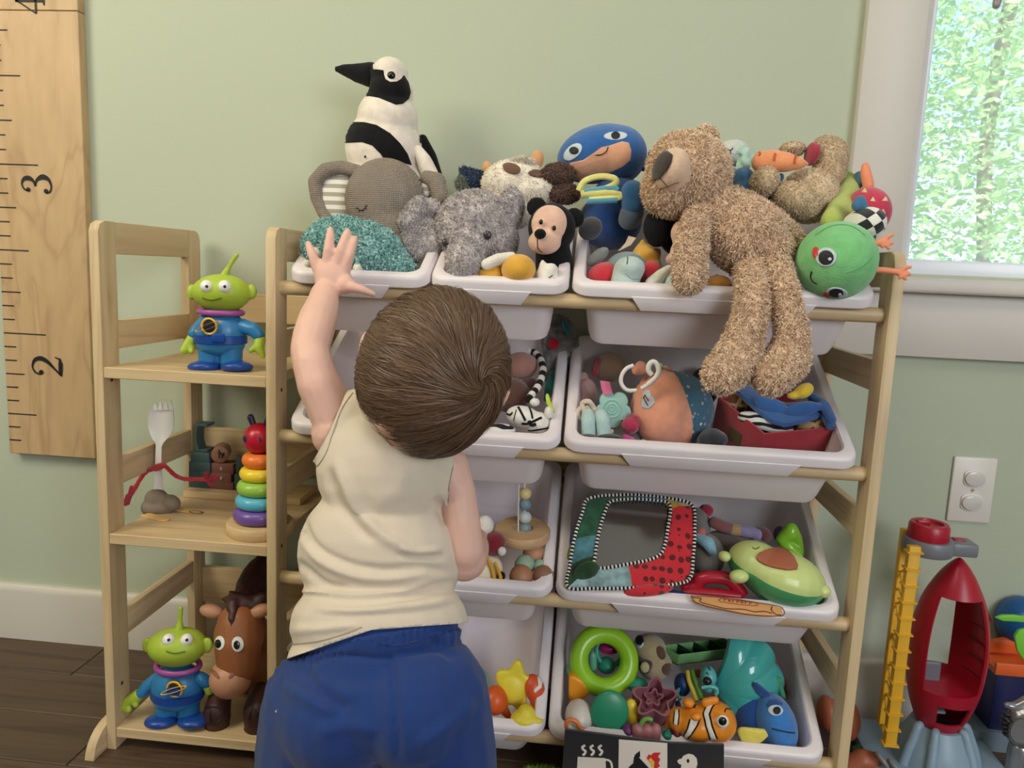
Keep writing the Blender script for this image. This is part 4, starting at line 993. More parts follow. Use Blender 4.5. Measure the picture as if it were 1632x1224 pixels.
wedge_cut(bm, [plane_cam((579, 620), (585, 668), (650, 620)), plane_cam((585, 668), (625, 712), (650, 620)), plane_cam((625, 712), (725, 726), (650, 620)), plane_cam((722, 600), (720, 730), (600, 650))])
bmesh.ops.delete(bm, geom=[v for v in bm.verts if not v.link_faces], context='VERTS')
bm.normal_update()
ex = bmesh.ops.extrude_edge_only(bm, edges=[e for e in bm.edges if e.is_boundary]); 
cen = FULL.p(608, 880, -.475)
for v in ex['geom']:
    if isinstance(v, bmesh.types.BMVert):
        d_ = Vector((cen.x - v.co.x, cen.y - v.co.y, 0)); v.co += d_.normalized() * .0035
bm.to_mesh(me); bm.free(); me.polygons.foreach_set('use_smooth', [True] * len(me.polygons)); st_tree = bvh(me)
top_ = link('tank_top', me, SH, kid)
SEAM = mat('beige_seam', (176, 158, 132), rough=.9)
stitch(st_tree, d5, [(432, 762), (385, 830), (352, 920), (318, 1020), (270, 1085), (222, 1118)], .0007, top_, 'seam', SEAM)
stitch(st_tree, d6, [(782, 60), (768, 130), (764, 220)], .0007, top_, 'seam', SEAM)
stitch(st_tree, d6, [(165, 745), (250, 735), (340, 712), (430, 678)], .0006, top_, 'seam', SEAM)

# shorts
BS = mat('blue_shorts_fabric', (20, 54, 118), rough=.75, bump=.2, bscale=1500, sheen=.15, spec=.25)
g = G(FULL).e(606, 1000, -.508, 130, 85, .0705).e(604, 1060, -.52, 137, 80, .074).e(602, 1110, -.535, 150, 90, .084).e(545, 1130, -.545, 105, 100, .082).e(662, 1120, -.545, 98, 100, .080)
for s_, hp in ((-1, HL), (1, HR_)):
    kn = Vector((hp.x + s_ * .020, -.515, .13)); g.limbw([(hp + Vector((s_ * .006, -.004, 0)), .074), (hp * .45 + kn * .55 + Vector((s_ * .006, -.006, 0)), .074), (kn, .070)])
me = remesh(g, .0034, 6); bm = bmesh.new(); bm.from_mesh(me)
folds(bm, [([(540, 780), (550, 900), (560, 1020), (570, 1200)], -.0050, 5), ([(200, 820), (240, 900), (320, 970), (380, 1000)], -.0035, 8), ([(250, 820), (300, 900), (420, 960)], .003, 10),
           ([(120, 900), (220, 960), (330, 1020)], .0035, 10), ([(700, 720), (730, 760), (800, 800)], -.003, 8), ([(640, 1150), (760, 1060), (870, 960)], .003, 12), ([(160, 830), (330, 790), (480, 800), (560, 800)], -.003, 4),
           ([(560, 790), (680, 770), (840, 730)], -.003, 4), ([(230, 1100), (380, 1060), (500, 1080)], .003, 14)], d6)
A1, A2 = Vector(FULL.px(466, 1046)), Vector((744, 996))
for v in bm.verts:
    x, y = pxof(v.co)
    top = 1046 + (x - 466) * -50 / 278 - (14 if 560 < x < 690 else 0)
    k = (y - top) / 34
    if y < top + 4: v.co -= v.normal * .0030
    if -.8 < k < 1.1 and y > top + 4: v.co += v.normal * .0014 * math.sin(x * .62 + 1.2 * math.sin(x * .11)) * (1 - max(0, k - .6) * 2)
wedge_cut(bm, [(Vector((0, 0, .142)), Vector((0, 0, -1)))]); wedge_cut(bm, [plane_cam((466, 1034), (592, 990), (500, 800)), plane_cam((592, 990), (744, 979), (600, 800))])
ex = bmesh.ops.extrude_edge_only(bm, edges=[e for e in bm.edges if e.is_boundary])
cc = {id(v): 0 for v in ()}
for v in ex['geom']:
    if isinstance(v, bmesh.types.BMVert):
        hp = HL if abs(v.co.x - HL.x) < abs(v.co.x - HR_.x) else HR_
        c_ = Vector((hp.x, -.53, v.co.z)) if v.co.z < .2 else Vector(((HL.x + HR_.x) / 2, -.5, v.co.z)); v.co += (c_ - v.co).normalized() * .003
bm.to_mesh(me); bm.free(); me.polygons.foreach_set('use_smooth', [True] * len(me.polygons)); sh_tree = bvh(me)
sh = link('shorts', me, BS, kid)
stitch(sh_tree, d6, [(492, 742), (540, 750), (600, 742), (700, 715), (800, 690)], .0006, sh, 'waist_seam', mat('navy_thread', (16, 36, 88)))
link('side_logo', G(d6).plate([(92, 1006), (99, 1000), (97, 1010)], -.60, .001).mesh(), mat('white_print', (225, 225, 225)), sh)

# ================================================================== WHAT LIES IN THE LOWER BINS
def rp(v, x, y, row, below=.03):
    """distance at which the line of sight meets the plane lying this far under the bin's opening"""
    n = Vector((0, -math.sin(TILT), math.cos(TILT))); o = Vector((0, -.3125, RZ[row])) - n * below; r = v.ray(x, y)
    t_ = (o - CAM).dot(n) / r.dot(n); return (CAM + r * t_).y
def face_frame(tilt=27, rot=0):
    """axes lying in a bin's sloping opening: x right, y up the slope, z out of it"""
    return Matrix.Rotation(math.radians(tilt), 3, 'X') @ Matrix.Rotation(math.radians(rot), 3, 'Z')
def xf(m3, p): m = m3.to_4x4(); m.translation = Vector(p); return m

# ---------- second row, wide bin
r_ = 1
D = rp(f4, 970, 620, r_, .022)
t = T('fabric_ball', 'big peach egg-shaped fabric ball with a blue patterned back', 'soft ball', f4, 980, 930, D)
me = remesh(G(f4).e(1090, 590, D + .022, 400, 400, .056, rot=-28).e(950, 570, D, 290, 390, .052, rot=-10), .0032, 5); tr_ = bvh(me)
PRN = plush('blue_print_fabric', (62, 112, 138)); N = PRN.node_tree.nodes; L = PRN.node_tree.links
vo = N.new('ShaderNodeTexVoronoi'); vo.inputs['Scale'].default_value = 95; vo.inputs['Randomness'].default_value = .9; tc_ = N.new('ShaderNodeTexCoord'); L.new(tc_.outputs['Object'], vo.inputs['Vector'])
lt = N.new('ShaderNodeMath'); lt.operation = 'LESS_THAN'; lt.inputs[1].default_value = .27; L.new(vo.outputs['Distance'], lt.inputs[0])
hs = N.new('ShaderNodeHueSaturation'); hs.inputs['Saturation'].default_value = .8; hs.inputs['Value'].default_value = .8; L.new(vo.outputs['Color'], hs.inputs['Color'])
mx = N.new('ShaderNodeMix'); mx.data_type = 'RGBA'; mx.inputs[6].default_value = (*lin((58, 108, 136)), 1); L.new(lt.outputs[0], mx.inputs[0]); L.new(hs.outputs[0], mx.inputs[7]); L.new(mx.outputs[2], N['Principled BSDF'].inputs['Base Color'])
link('back_panel', me, PRN, t)
link('front_panel', patch(tr_, f4, [(1080, 200), (1130, 270), (1180, 380), (1225, 500), (1262, 610), (1280, 740), (1268, 850), (1235, 980), (1000, 1010), (860, 960), (760, 830), (690, 680), (668, 520), (660, 380), (640, 280), (680, 200), (760, 150), (900, 150), (1000, 180)], off=.0015, step=2.2), plush('peach_fabric', (238, 164, 134)), t)
link('heart_label', patch(tr_, f4, [(795, 420), (830, 390), (862, 400), (872, 450), (900, 470), (908, 510), (880, 550), (840, 572), (790, 562), (778, 540), (790, 480)], off=.003), mat('white_felt', 0), t)
for q in ([(802, 460), (820, 500), (845, 548)], [(815, 440), (850, 500)], [(800, 480), (822, 440)]): stitch(tr_, f4, q, .0007, t, off=.0036)
stitch(tr_, f4, [(835, 470), (850, 500)], .0012, t, off=.0036, m=mat('red_felt', 0))
link('hand_loop', remesh(G(f4).limb([(720, 190, D - .02, 55), (760, 150, D - .015, 60), (790, 190, D - .02, 45)]), .003, 3), plush('peach_fabric', 0), t)
RNG = plastic('white_ring_plastic', (232, 226, 220), .3)
g = G(); q = [f4.p(a, b, D - .060) for a, b in ((690, 140), (620, 170), (575, 230), (562, 300), (590, 360), (640, 392), (718, 390))]; g.tube(smooth_path(q, 6), f4.m(21, 600, 300, D - .06), 12)
q = [f4.p(a, b, D - .060) for a, b in ((765, 372), (820, 340), (870, 300), (925, 240), (940, 180), (915, 120), (880, 105), (845, 135), (838, 190), (870, 235))]; g.tube(smooth_path(q, 6), [f4.m(22 if i < 8 else 27, 800, 300, D - .06) for i in range(55)], 12)
link('link_ring', g, RNG, t)
g = G(f4); g.limb([(950, 140, D - .05, 26), (985, 165, D - .045, 22)]); link('knot', remesh(g, .0022, 2), plush('lime_ribbon', (178, 186, 96)), t)
g = G(f4); g.limb([(1000, 160, D - .042, 24), (1060, 185, D - .035, 24)]); link('knot', remesh(g, .0022, 2), plush('print_ribbon', (214, 150, 142)), t)
g = G(f4); g.limb([(1290, 700, D + .004, 22), (1350, 705, D + .004, 24), (1400, 670, D + .006, 28)]); link('ribbon', remesh(g, .0022, 1), plush('magenta_ribbon', (204, 62, 140)), t)
# teether
D = rp(f4, 480, 600, r_, .006)
t = T('flower_teether', 'mint green flower-shaped silicone teether with a pink ribbon loop', 'teether', f4, 480, 760, D)
FT = plastic('mint_silicone', (160, 206, 196), .5)
pts = []
for i in range(90):
    a = 2 * math.pi * i / 90; rr = 128 + 42 * abs(math.cos(2.5 * (a - .35))) ** .7; pts.append((488 + rr * math.cos(a) * 1.08, 580 + rr * math.sin(a) * 1.1))
pl = link('disc', G(f4).plate(pts, D, .009, .0018), FT, t)
for R_ in (88, 50, 22):
    q = [f4.p(*p, D - .0004) for p in circ(470, 575, R_, R_)]; link('raised_ring', G().tube(q, .0011, 6, closed=True), FT, t)
for i in range(3): link('bump', G(f4).e(590 + 22 * i - 30, 690 - 8 * i, D, 10, 10, .0015), FT, t)
link('ribbon', G().tube([f4.p(a, b, D - .002) for a, b in ((440, 430), (425, 380), (412, 320), (395, 300), (405, 350), (425, 420))], .006, 8, flat=.3, nrm=(0, -1, 0)), plush('pink_ribbon', (222, 118, 156)), t)
# small doll
t = T('small_doll', 'little doll with mint socks and black shoes at the left of the second-row bin', 'doll', f4, 260, 900, rp(f4, 260, 880, r_, .02))
for a, b in ((238, 0), (385, 20)):
    d_ = rp(f4, a, 780 + b, r_, .012)
    lg = link('leg', remesh(G(f4).limb([(a - 5 - b, 640, d_ + .01, 70), (a, 700, d_, 74), (a + b * .5, 830, d_ - .004, 72)]), .0028, 3), plush('mint_sock', (178, 208, 206)), t)
    link('sock_band', remesh(G(f4).e(a + b * .5, 862, d_ - .006, 82, 22, .013), .0025, 1), WPL, lg)
    link('shoe', remesh(G(f4).e(a + b * 3, 868, d_ - .014, 92 + b * 2, 44, .018), .0025, 2), plush('black_shoe', (26, 24, 28)), lg)
link('skirt', remesh(G(f4).e(220, 420, rp(f4, 220, 420, r_, .03), 100, 150, .02).e(190, 300, rp(f4, 190, 300, r_, .03), 70, 90, .018), .003, 2, .004, 60), plush('pink_tulle', (206, 164, 160)), t)
link('head', remesh(G(f4).e(440, 160, rp(f4, 440, 160, r_, .03), 170, 150, .03), .003, 3), plush('doll_beige', (196, 164, 134)), t)
link('head_band', remesh(G(f4).limb([(330, 90, rp(f4, 330, 90, r_, .01), 38), (300, 220, rp(f4, 300, 220, r_, .008), 36)]), .003, 2), plush('crimson_band', (170, 44, 62)), t)
t = T('knotted_strap', 'cream knotted cotton strap lying over the doll\'s legs', 'strap', f4, 300, 700, rp(f4, 300, 600, r_, .004))
g = G(); dz = rp(f4, 300, 600, r_, -.002)
g.tube(smooth_path([f4.p(a, b, dz + c) for a, b, c in ((170, 560, 0), (135, 600, 0), (150, 670, 0), (190, 660, 0), (195, 600, -.004), (175, 520, 0), (240, 500, -.004), (290, 560, 0), (350, 680, 0), (430, 790, 0), (480, 800, .006))], 6), .0035, 8, flat=.6, nrm=(0, -1, .3))
g.tube(smooth_path([f4.p(a, b, dz + .002) for a, b in ((215, 540), (270, 620), (340, 720), (420, 800))], 6), .0065, 8, flat=.35, nrm=(0, -1, .3))
link('strap', g, plush('cream_cotton', (214, 196, 178)), t)
t = T('fabric_scrap', 'magenta dotted fabric flower crumpled beside the peach ball', 'fabric flower', f4, 650, 900, rp(f4, 650, 800, r_, .02))
d_ = rp(f4, 650, 780, r_, .018)
link('petal', remesh(G(f4).e(660, 740, d_, 85, 90, .016).e(690, 680, d_ + .006, 50, 60, .014), .003, 2, .003, 90), plush('magenta_dots', (190, 44, 84), c2=(150, 28, 66), vscale=120), t)
link('petal', remesh(G(f4).limb([(600, 860, d_ - .008, 34), (680, 890, d_ - .01, 36), (700, 930, d_ - .01, 30)]), .0028, 2), plush('magenta_ribbon', 0), t)
link('leaf', remesh(G(f4).limb([(780, 890, d_ - .01, 20), (820, 920, d_ - .01, 28), (860, 935, d_ - .01, 22)]), .0025, 2), plush('lime_ribbon', 0), t)
t = T('denim_doll', 'dark denim cloth toy squeezed between the peach ball and the red fabric box', 'cloth toy', c6, 820, 540, rp(c6, 820, 520, r_, .03))
link('cloth', remesh(G(c6).e(800, 510, rp(c6, 800, 510, r_, .03), 75, 60, .025), .0035, 3, .003, 60), plush('dark_denim', (40, 46, 58), c2=(24, 28, 36), vscale=50), t)
link('cloth', remesh(G(c6).e(760, 240, rp(c6, 760, 240, r_, .05), 70, 100, .035), .0035, 3), plush('dark_denim', 0), t)

# red fabric box with its animals
RED = plush('red_box_fabric', (162, 28, 48), bump=.3)
nB = Vector((0, -math.sin(TILT), math.cos(TILT)))
def wp(v, x, y, row, below): return v.p(x, y, rp(v, x, y, row, below))
A_, B_, C_ = wp(f5, 150, 330, 1, .012), wp(f5, 615, 705, 1, .004), wp(f5, 1335, 640, 1, .006); D_ = A_ + (C_ - B_)
t = thing('fabric_box', 'open red fabric toy box stuffed with cloth animals in the second-row bin', 'fabric box', (A_ + C_) / 2 - nB * .08)
DN = nB * -.085
def slab(a, b, th, dn):
    """a wall panel of a box: from a to b along the top, dn down, th thick inward"""
    g = G(); g.prism([a, b, b + dn, a + dn], th, .0015); return g
ctr = (A_ + C_) / 2
for a, b in ((A_, B_), (B_, C_), (C_, D_), (D_, A_)):
    inw = (ctr - (a + b) / 2); inw -= nB * inw.dot(nB); inw = inw.normalized() * .004; link('side_panel', slab(a, b, inw, DN * .97), RED, t)
link('bottom_panel', G().prism([A_ + DN * .9, B_ + DN * .9, C_ + DN * .9, D_ + DN * .9], nB * -.003), RED, t)
pa = [A_ + (B_ - A_) * u - nB * h - (C_ - B_).normalized() * .0006 for u, h in ((.36, .03), (.62, .028), (.62, .052), (.36, .055))]
link('printed_badge', G().prism(pa, (C_ - B_).normalized() * -.0006), mat('olive_badge', (92, 78, 50), rough=.8), t)
ZEB = mat('zebra_cloth', (226, 226, 222), rough=.9); N = ZEB.node_tree.nodes; L = ZEB.node_tree.links; wv = N.new('ShaderNodeTexWave'); wv.inputs['Scale'].default_value = 32; wv.inputs['Distortion'].default_value = 5; wv.inputs['Detail'].default_value = 1; wv.bands_direction = 'Z'
tc_ = N.new('ShaderNodeTexCoord'); L.new(tc_.outputs['Object'], wv.inputs[0]); cr = N.new('ShaderNodeValToRGB'); cr.color_ramp.interpolation = 'CONSTANT'; cr.color_ramp.elements[0].color = (*lin((24, 24, 26)), 1); cr.color_ramp.elements[1].position = .42; cr.color_ramp.elements[1].color = (*lin((222, 222, 218)), 1)
L.new(wv.outputs['Fac'], cr.inputs[0]); L.new(cr.outputs[0], N['Principled BSDF'].inputs['Base Color'])
GIR = mat('giraffe_cloth', (120, 70, 48), rough=.9); N = GIR.node_tree.nodes; L = GIR.node_tree.links; vo = N.new('ShaderNodeTexVoronoi'); vo.feature = 'DISTANCE_TO_EDGE'; vo.inputs['Scale'].default_value = 62; tc_ = N.new('ShaderNodeTexCoord'); L.new(tc_.outputs['Object'], vo.inputs['Vector'])
cr = N.new('ShaderNodeValToRGB'); cr.color_ramp.interpolation = 'CONSTANT'; cr.color_ramp.elements[0].color = (*lin((190, 160, 116)), 1); cr.color_ramp.elements[1].position = .12; cr.color_ramp.elements[1].color = (*lin((112, 62, 46)), 1); L.new(vo.outputs['Distance'], cr.inputs[0]); L.new(cr.outputs[0], N['Principled BSDF'].inputs['Base Color'])
o = single('cloth_zebra', remesh(G(f5).e(600, 600, rp(f5, 600, 590, 1, .020), 270, 95, .024, rot=-20).e(760, 640, rp(f5, 760, 640, 1, .022), 150, 70, .02), .003, 3), ZEB, 'black and white striped zebra cloth toy inside the red fabric box', 'cloth toy')
o = single('cloth_giraffe', remesh(G(f5).e(1110, 610, rp(f5, 1110, 610, 1, .022), 200, 100, .024, rot=8), .003, 3), GIR, 'brown spotted giraffe cloth toy at the right inside the red fabric box', 'cloth toy')
o = single('cloth_giraffe', remesh(G(f5).e(330, 370, rp(f5, 330, 370, 1, .024), 150, 130, .02, rot=-35), .003, 3), GIR, 'dark spotted cloth toy at the left corner inside the red fabric box', 'cloth toy')
t = T('cloth_elephant', 'blue cloth elephant with wide ears spread over the red fabric box', 'cloth toy', f5, 850, 560, rp(f5, 850, 560, 1, .006))
CB = plush('blue_fleece', (44, 92, 156))
g = G(f5)
pl = [(340, 250), (430, 190), (600, 300), (840, 380), (1050, 360), (1120, 300), (1180, 330), (1330, 540), (1320, 620), (1250, 610), (1190, 500), (1130, 520), (1000, 560), (830, 595), (700, 560), (560, 460), (440, 350)]
dA = [wp(f5, x, y, 1, -.006) for x, y in pl]; g.prism(dA, nB * -.009, .003)
link('ear', g.mesh(), CB, t)
link('head', remesh(G(f5).e(1000, 450, rp(f5, 1000, 450, 1, -.012), 190, 75, .010, rot=10).e(700, 430, rp(f5, 700, 430, 1, -.008), 200, 90, .010, rot=-25).limb([(1090, 330, rp(f5, 1090, 330, 1, -.008), 50), (1220, 420, rp(f5, 1220, 420, 1, -.012), 55), (1290, 560, rp(f5, 1290, 560, 1, -.010), 52)]), .003, 4), CB, t)
o = single('cloth_duck', remesh(G(f5).e(1010, 270, rp(f5, 1010, 270, 1, -.030), 105, 70, .016, rot=35).e(900, 320, rp(f5, 900, 320, 1, -.024), 55, 40, .010), .0028, 3), plush('yellow_fleece', (232, 196, 52)), 'small yellow cloth toy peeking out beneath the teddy\'s right foot', 'cloth toy')

# ---------- second row, small bin
D = rp(d3, 430, 700, 1, .012)
t = T('zebra_toy', 'plush zebra with curved black stripes lying in the small second-row bin', 'plush toy', d3, 430, 780, D)
me = remesh(G(d3).e(400, 680, D, 100, 62, .026, rot=-15).e(480, 715, D, 75, 65, .028), .0028, 4); tr_ = bvh(me); link('head', me, plush('zebra_white', (230, 226, 218)), t)
for q, w_ in (([(370, 625), (392, 665), (410, 700)], 7), ([(430, 625), (440, 650), (450, 690)], 6), ([(390, 715), (430, 715), (500, 685)], 8), ([(305, 690), (350, 730), (430, 755), (540, 740)], 7), ([(320, 720), (380, 770), (480, 785), (550, 770)], 5), ([(305, 660), (325, 668), (340, 655)], 6), ([(430, 700), (445, 725), (470, 720)], 10), ([(360, 640), (345, 700)], 3)):
    stitch(tr_, d3, q, d3.m(w_, 430, 700, D), t, 'stripe', BLACK)
link('ear', remesh(G(d3).e(540, 655, D - .012, 26, 36, .008), .002, 2), plush('zebra_white', 0), t)
link('ear', remesh(G(d3).e(462, 597, D + .006, 30, 24, .008), .002, 2), plush('zebra_white', 0), t)
pts = smooth_path([d3.p(a, b, rp(d3, a, b, 1, -.012)) for a, b in ((425, 585), (450, 550), (480, 510), (500, 460), (508, 410), (495, 360), (465, 325), (430, 315))], 6)
tl = T('striped_tail', 'black and white striped tail arching up in the small second-row bin', 'plush tail', d3, 500, 560, rp(d3, 490, 520, 1, 0))
K = len(pts)
for i in range(0, K - 3, 3):
    link('stripe', G().tube(pts[i:i + 4], .0055, 10), (BLACK, plush('zebra_white', 0))[(i // 3) % 2], tl)
t = T('plush_monkey', 'brown plush with a pinkish muzzle behind the toddler\'s head', 'plush toy', d3, 380, 480, rp(d3, 390, 400, 1, .01))
link('muzzle', remesh(G(d3).e(385, 395, rp(d3, 385, 395, 1, .0), 95, 78, .024), .003, 3), plush('rosy_brown', (176, 128, 114)), t)
link('head', remesh(G(d3).e(330, 560, rp(d3, 330, 560, 1, .012), 110, 100, .026).e(430, 520, rp(d3, 430, 520, 1, .02), 60, 60, .02), .003, 3), plush('dark_brown_plush', (88, 56, 46)), t)
t = T('patterned_bag', 'grey patterned cloth toy with a red dot standing in the small second-row bin', 'cloth toy', d3, 600, 450, rp(d3, 600, 400, 1, .02))
dg_ = rp(d3, 600, 330, 1, .0) + .012
link('cloth', remesh(G(d3).e(610, 300, dg_ + .012, 110, 200, .014, rot=8).e(580, 420, dg_, 70, 160, .016), .003, 3, .002, 60), plush('grey_print', (150, 146, 142), c2=(96, 100, 104), vscale=90), t)
link('red_dot', G(d3).e(568, 274, dg_ - .006, 33, 33, .004), plush('red_dot', (188, 22, 40)), t)
link('teal_leaf', remesh(G(d3).limb([(625, 150, dg_, 14), (640, 190, dg_ - .002, 20), (650, 220, dg_, 8)]), .002, 1), plush('teal_leaf', (36, 128, 146)), t)
link('teal_strip', remesh(G(d3).limb([(560, 440, dg_ - .03, 18), (545, 510, dg_ - .04, 28), (530, 580, dg_ - .05, 20)]), .002, 1), plush('teal_strip', (56, 146, 140)), t)
link('lime_loop', remesh(G(d3).limb([(532, 560, D + .012, 12), (540, 600, D + .004, 15), (565, 650, D, 12)]), .002, 1), plush('lime_loop', (186, 206, 60)), t)
o = single('striped_cloth', remesh(G(d3).e(270, 760, rp(d3, 270, 760, 1, .012), 90, 45, .016), .003, 2), ZEB, 'striped cloth toy under the toddler\'s hair, left of the zebra', 'cloth toy')

# ---------- third row, wide bin: cloth frame with a mirror
t = T('play_mirror', 'cloth-framed baby mirror with red dotted border and striped black-white piping', 'baby mirror', c7, 400, 480, -.28)
def mp(x, y): return wp(c7, x, y, 2, -.004 - .055 * max(0, (430 - y)) / 430)
OUT = [(190, 45), (400, 30), (600, 50), (700, 85), (712, 200), (705, 330), (690, 440), (620, 475), (400, 495), (200, 498), (78, 490), (88, 380), (110, 250), (150, 120)]
INN = [(300, 60), (420, 50), (560, 62), (590, 95), (580, 180), (565, 270), (540, 325), (480, 355), (380, 375), (260, 395), (210, 385), (215, 330), (230, 230), (265, 110)]
SEC = [('green_print', (40, 98, 66), [12, 13, 0]), ('teal_print', (84, 140, 150), [11]), ('pale_blue_print', (160, 196, 200), [8, 9]), ('dark_green_leaf', (34, 74, 40), [10]), ('yellow_print', (206, 174, 74), [2]), ('blue_print', (70, 120, 150), [1])]
DOT = plush('ladybird_fabric', (206, 40, 52)); N = DOT.node_tree.nodes; L = DOT.node_tree.links; vo = N.new('ShaderNodeTexVoronoi'); vo.inputs['Scale'].default_value = 78; vo.inputs['Randomness'].default_value = .35; tc_ = N.new('ShaderNodeTexCoord'); L.new(tc_.outputs['Object'], vo.inputs['Vector'])
lt = N.new('ShaderNodeMath'); lt.operation = 'LESS_THAN'; lt.inputs[1].default_value = .36; L.new(vo.outputs['Distance'], lt.inputs[0]); mx = N.new('ShaderNodeMix'); mx.data_type = 'RGBA'; mx.inputs[6].default_value = (*lin((206, 40, 52)), 1); mx.inputs[7].default_value = (*lin((96, 20, 28)), 1); L.new(lt.outputs[0], mx.inputs[0]); L.new(mx.outputs[2], N['Principled BSDF'].inputs['Base Color'])
nM = (mp(700, 85) - mp(78, 490)).cross(mp(690, 440) - mp(190, 45)).normalized()
if nM.dot(CAM - mp(400, 250)) < 0: nM.negate()
secs = {i: (n, c) for n, c, ii in SEC for i in ii}; n_ = len(OUT)
for i in range(n_):
    j = (i + 1) % n_; a, b, c_, d_ = mp(*OUT[i]), mp(*OUT[j]), mp(*INN[j]), mp(*INN[i]); mid1, mid2 = (a + d_) / 2 + nM * .006, (b + c_) / 2 + nM * .006
    g = G(); V = [g.bm.verts.new(v) for v in (a, b, mid2, mid1, c_, d_)]; g.bm.faces.new((V[0], V[1], V[2], V[3])); g.bm.faces.new((V[3], V[2], V[4], V[5]))
    W = [g.bm.verts.new(v - nM * .008) for v in (a, b, c_, d_)]; g.bm.faces.new(W[::-1]); g.bm.faces.new((V[0], W[0], W[1], V[1])); g.bm.faces.new((V[5], V[4], W[2], W[3])); g.bm.faces.new((V[1], W[1], W[2], V[4], V[2])); g.bm.faces.new((V[0], V[3], V[5], W[3], W[0]))
    bmesh.ops.recalc_face_normals(g.bm, faces=g.bm.faces)
    nm, cc_ = secs.get(i, ('ladybird_fabric', None)); link('border_panel', g.mesh(), DOT if cc_ is None else plush(nm, cc_, c2=tuple(int(v * .72) for v in cc_), vscale=55), t)
link('mirror', G().prism([mp(*q) - nM * .004 for q in INN], nM * -.002), mat('mirror_film', (128, 126, 124), rough=.12, metal=.85), t)
link('leaf', remesh(G(c7).e(170, 410, rp(c7, 170, 410, 2, -.016), 72, 48, .006, rot=30), .0025, 2), plush('dark_green_leaf', 0), t)
link('red_flap', remesh(G(c7).e(480, 505, rp(c7, 480, 505, 2, -.002), 130, 32, .010, rot=6), .003, 2), DOT, t)
WP = plush('white_piping', (226, 222, 214)); 
for loop in (OUT, INN):
    pts = smooth_path([mp(*q) + nM * .002 for q in loop], 12, closed=True)
    link('piping', G().tube(pts, .0025, 8, closed=True), WP, t)
    g = G(); acc = 0
    for i in range(len(pts)):
        a, b = pts[i], pts[(i + 1) % len(pts)]; l_ = (b - a).length; s0 = 0
        while s0 < l_:
            k = math.floor((acc + s0) / .0028); nx = (k + 1) * .0028 - acc
            if k % 2: g.cone(a + (b - a) * (s0 / l_), a + (b - a) * (min(nx, l_) / l_), .0027, .0027, 8)
            s0 = max(nx, s0 + 1e-5)
        acc += l_
    link('piping_stripes', g.mesh(), BLACK, t, kind='stuff')
link('label', G(c7).plate([(255, 500), (350, 508), (350, 522), (258, 512)], -.302, .001).mesh(), WPL, t)
# avocado
D = rp(c7, 1120, 440, 2, -.004)
t = T('avocado_toy', 'smiling green avocado toy with a brown stone and four round paws', 'toy', c7, 1120, 590, D)
AVL, AVG = plastic('avocado_lime', (206, 220, 142), .3), plastic('avocado_green', (74, 160, 104), .35)
R0 = frame(-17)
def half(sign, me_prims, mtl, nm):
    me = remesh(me_prims, .0028, 3); bm = bmesh.new(); bm.from_mesh(me); c = c7.p(1120, 425, D); n = (R0 @ Vector((-.02, .55, .85))).normalized() if False else (R0 @ Vector((-.05, -.30, .95))).normalized()
    bmesh.ops.bisect_plane(bm, geom=bm.verts[:] + bm.edges[:] + bm.faces[:], plane_co=c + n * .006, plane_no=n * -sign, clear_outer=True); 
    es = [e for e in bm.edges if e.is_boundary]; bmesh.ops.holes_fill(bm, edges=es); bm.to_mesh(me); bm.free(); me.polygons.foreach_set('use_smooth', [True] * len(me.polygons)); me.set_sharp_from_angle(angle=1); return link(nm, me, mtl, t)
pr_ = lambda: G(c7).e(1150, 440, D, 215, 138, .058, rot=-17, nod=0).e(1020, 370, D + .008, 140, 110, .046, rot=-17)
half(1, pr_(), AVL, 'face_shell'); half(-1, pr_(), AVG, 'back_shell'); tr_ = bvh(remesh(pr_(), .0028, 3))
link('stone', patch(tr_, c7, [(1020, 345), (1035, 325), (1075, 308), (1130, 300), (1175, 312), (1205, 345), (1225, 385), (1222, 402), (1170, 405), (1110, 395), (1060, 378), (1030, 360)], off=.004), plastic('stone_brown', (166, 96, 66), .4), t)
for q in ([(1003, 292), (1018, 300), (1036, 290)],): stitch(tr_, c7, q, .0007, t)
for a, b, r1, r2 in ((862, 335, 30, 27), (935, 435, 50, 34), (1352, 508, 42, 34), (930, 620, 1, 1)):
    if r1 > 1: link('paw', remesh(G(c7).e(a, b, D - (.028 if a > 900 else .01), r1, r2, .012), .0022, 2), AVL, t)
# lime rattle
d_ = rp(c7, 1180, 270, 2, 0)
t = T('lime_rattle', 'shiny lime green plastic rattle behind the avocado toy', 'rattle', c7, 1190, 330, d_)
LM = plastic('lime_plastic', (132, 190, 50), .2)
link('grip', remesh(G(c7).limb([(1190, 215, d_, 42), (1150, 250, d_, 32), (1185, 290, d_, 36), (1230, 330, d_ - .008, 26)]).limb([(1195, 200, d_, 36), (1225, 240, d_, 26), (1245, 320, d_, 18)]), .0024, 3), LM, t)
link('cap', remesh(G(c7).e(1140, 225, d_ + .012, 34, 44, .01), .0024, 2), plastic('plum_plastic', (74, 40, 80), .3), t)
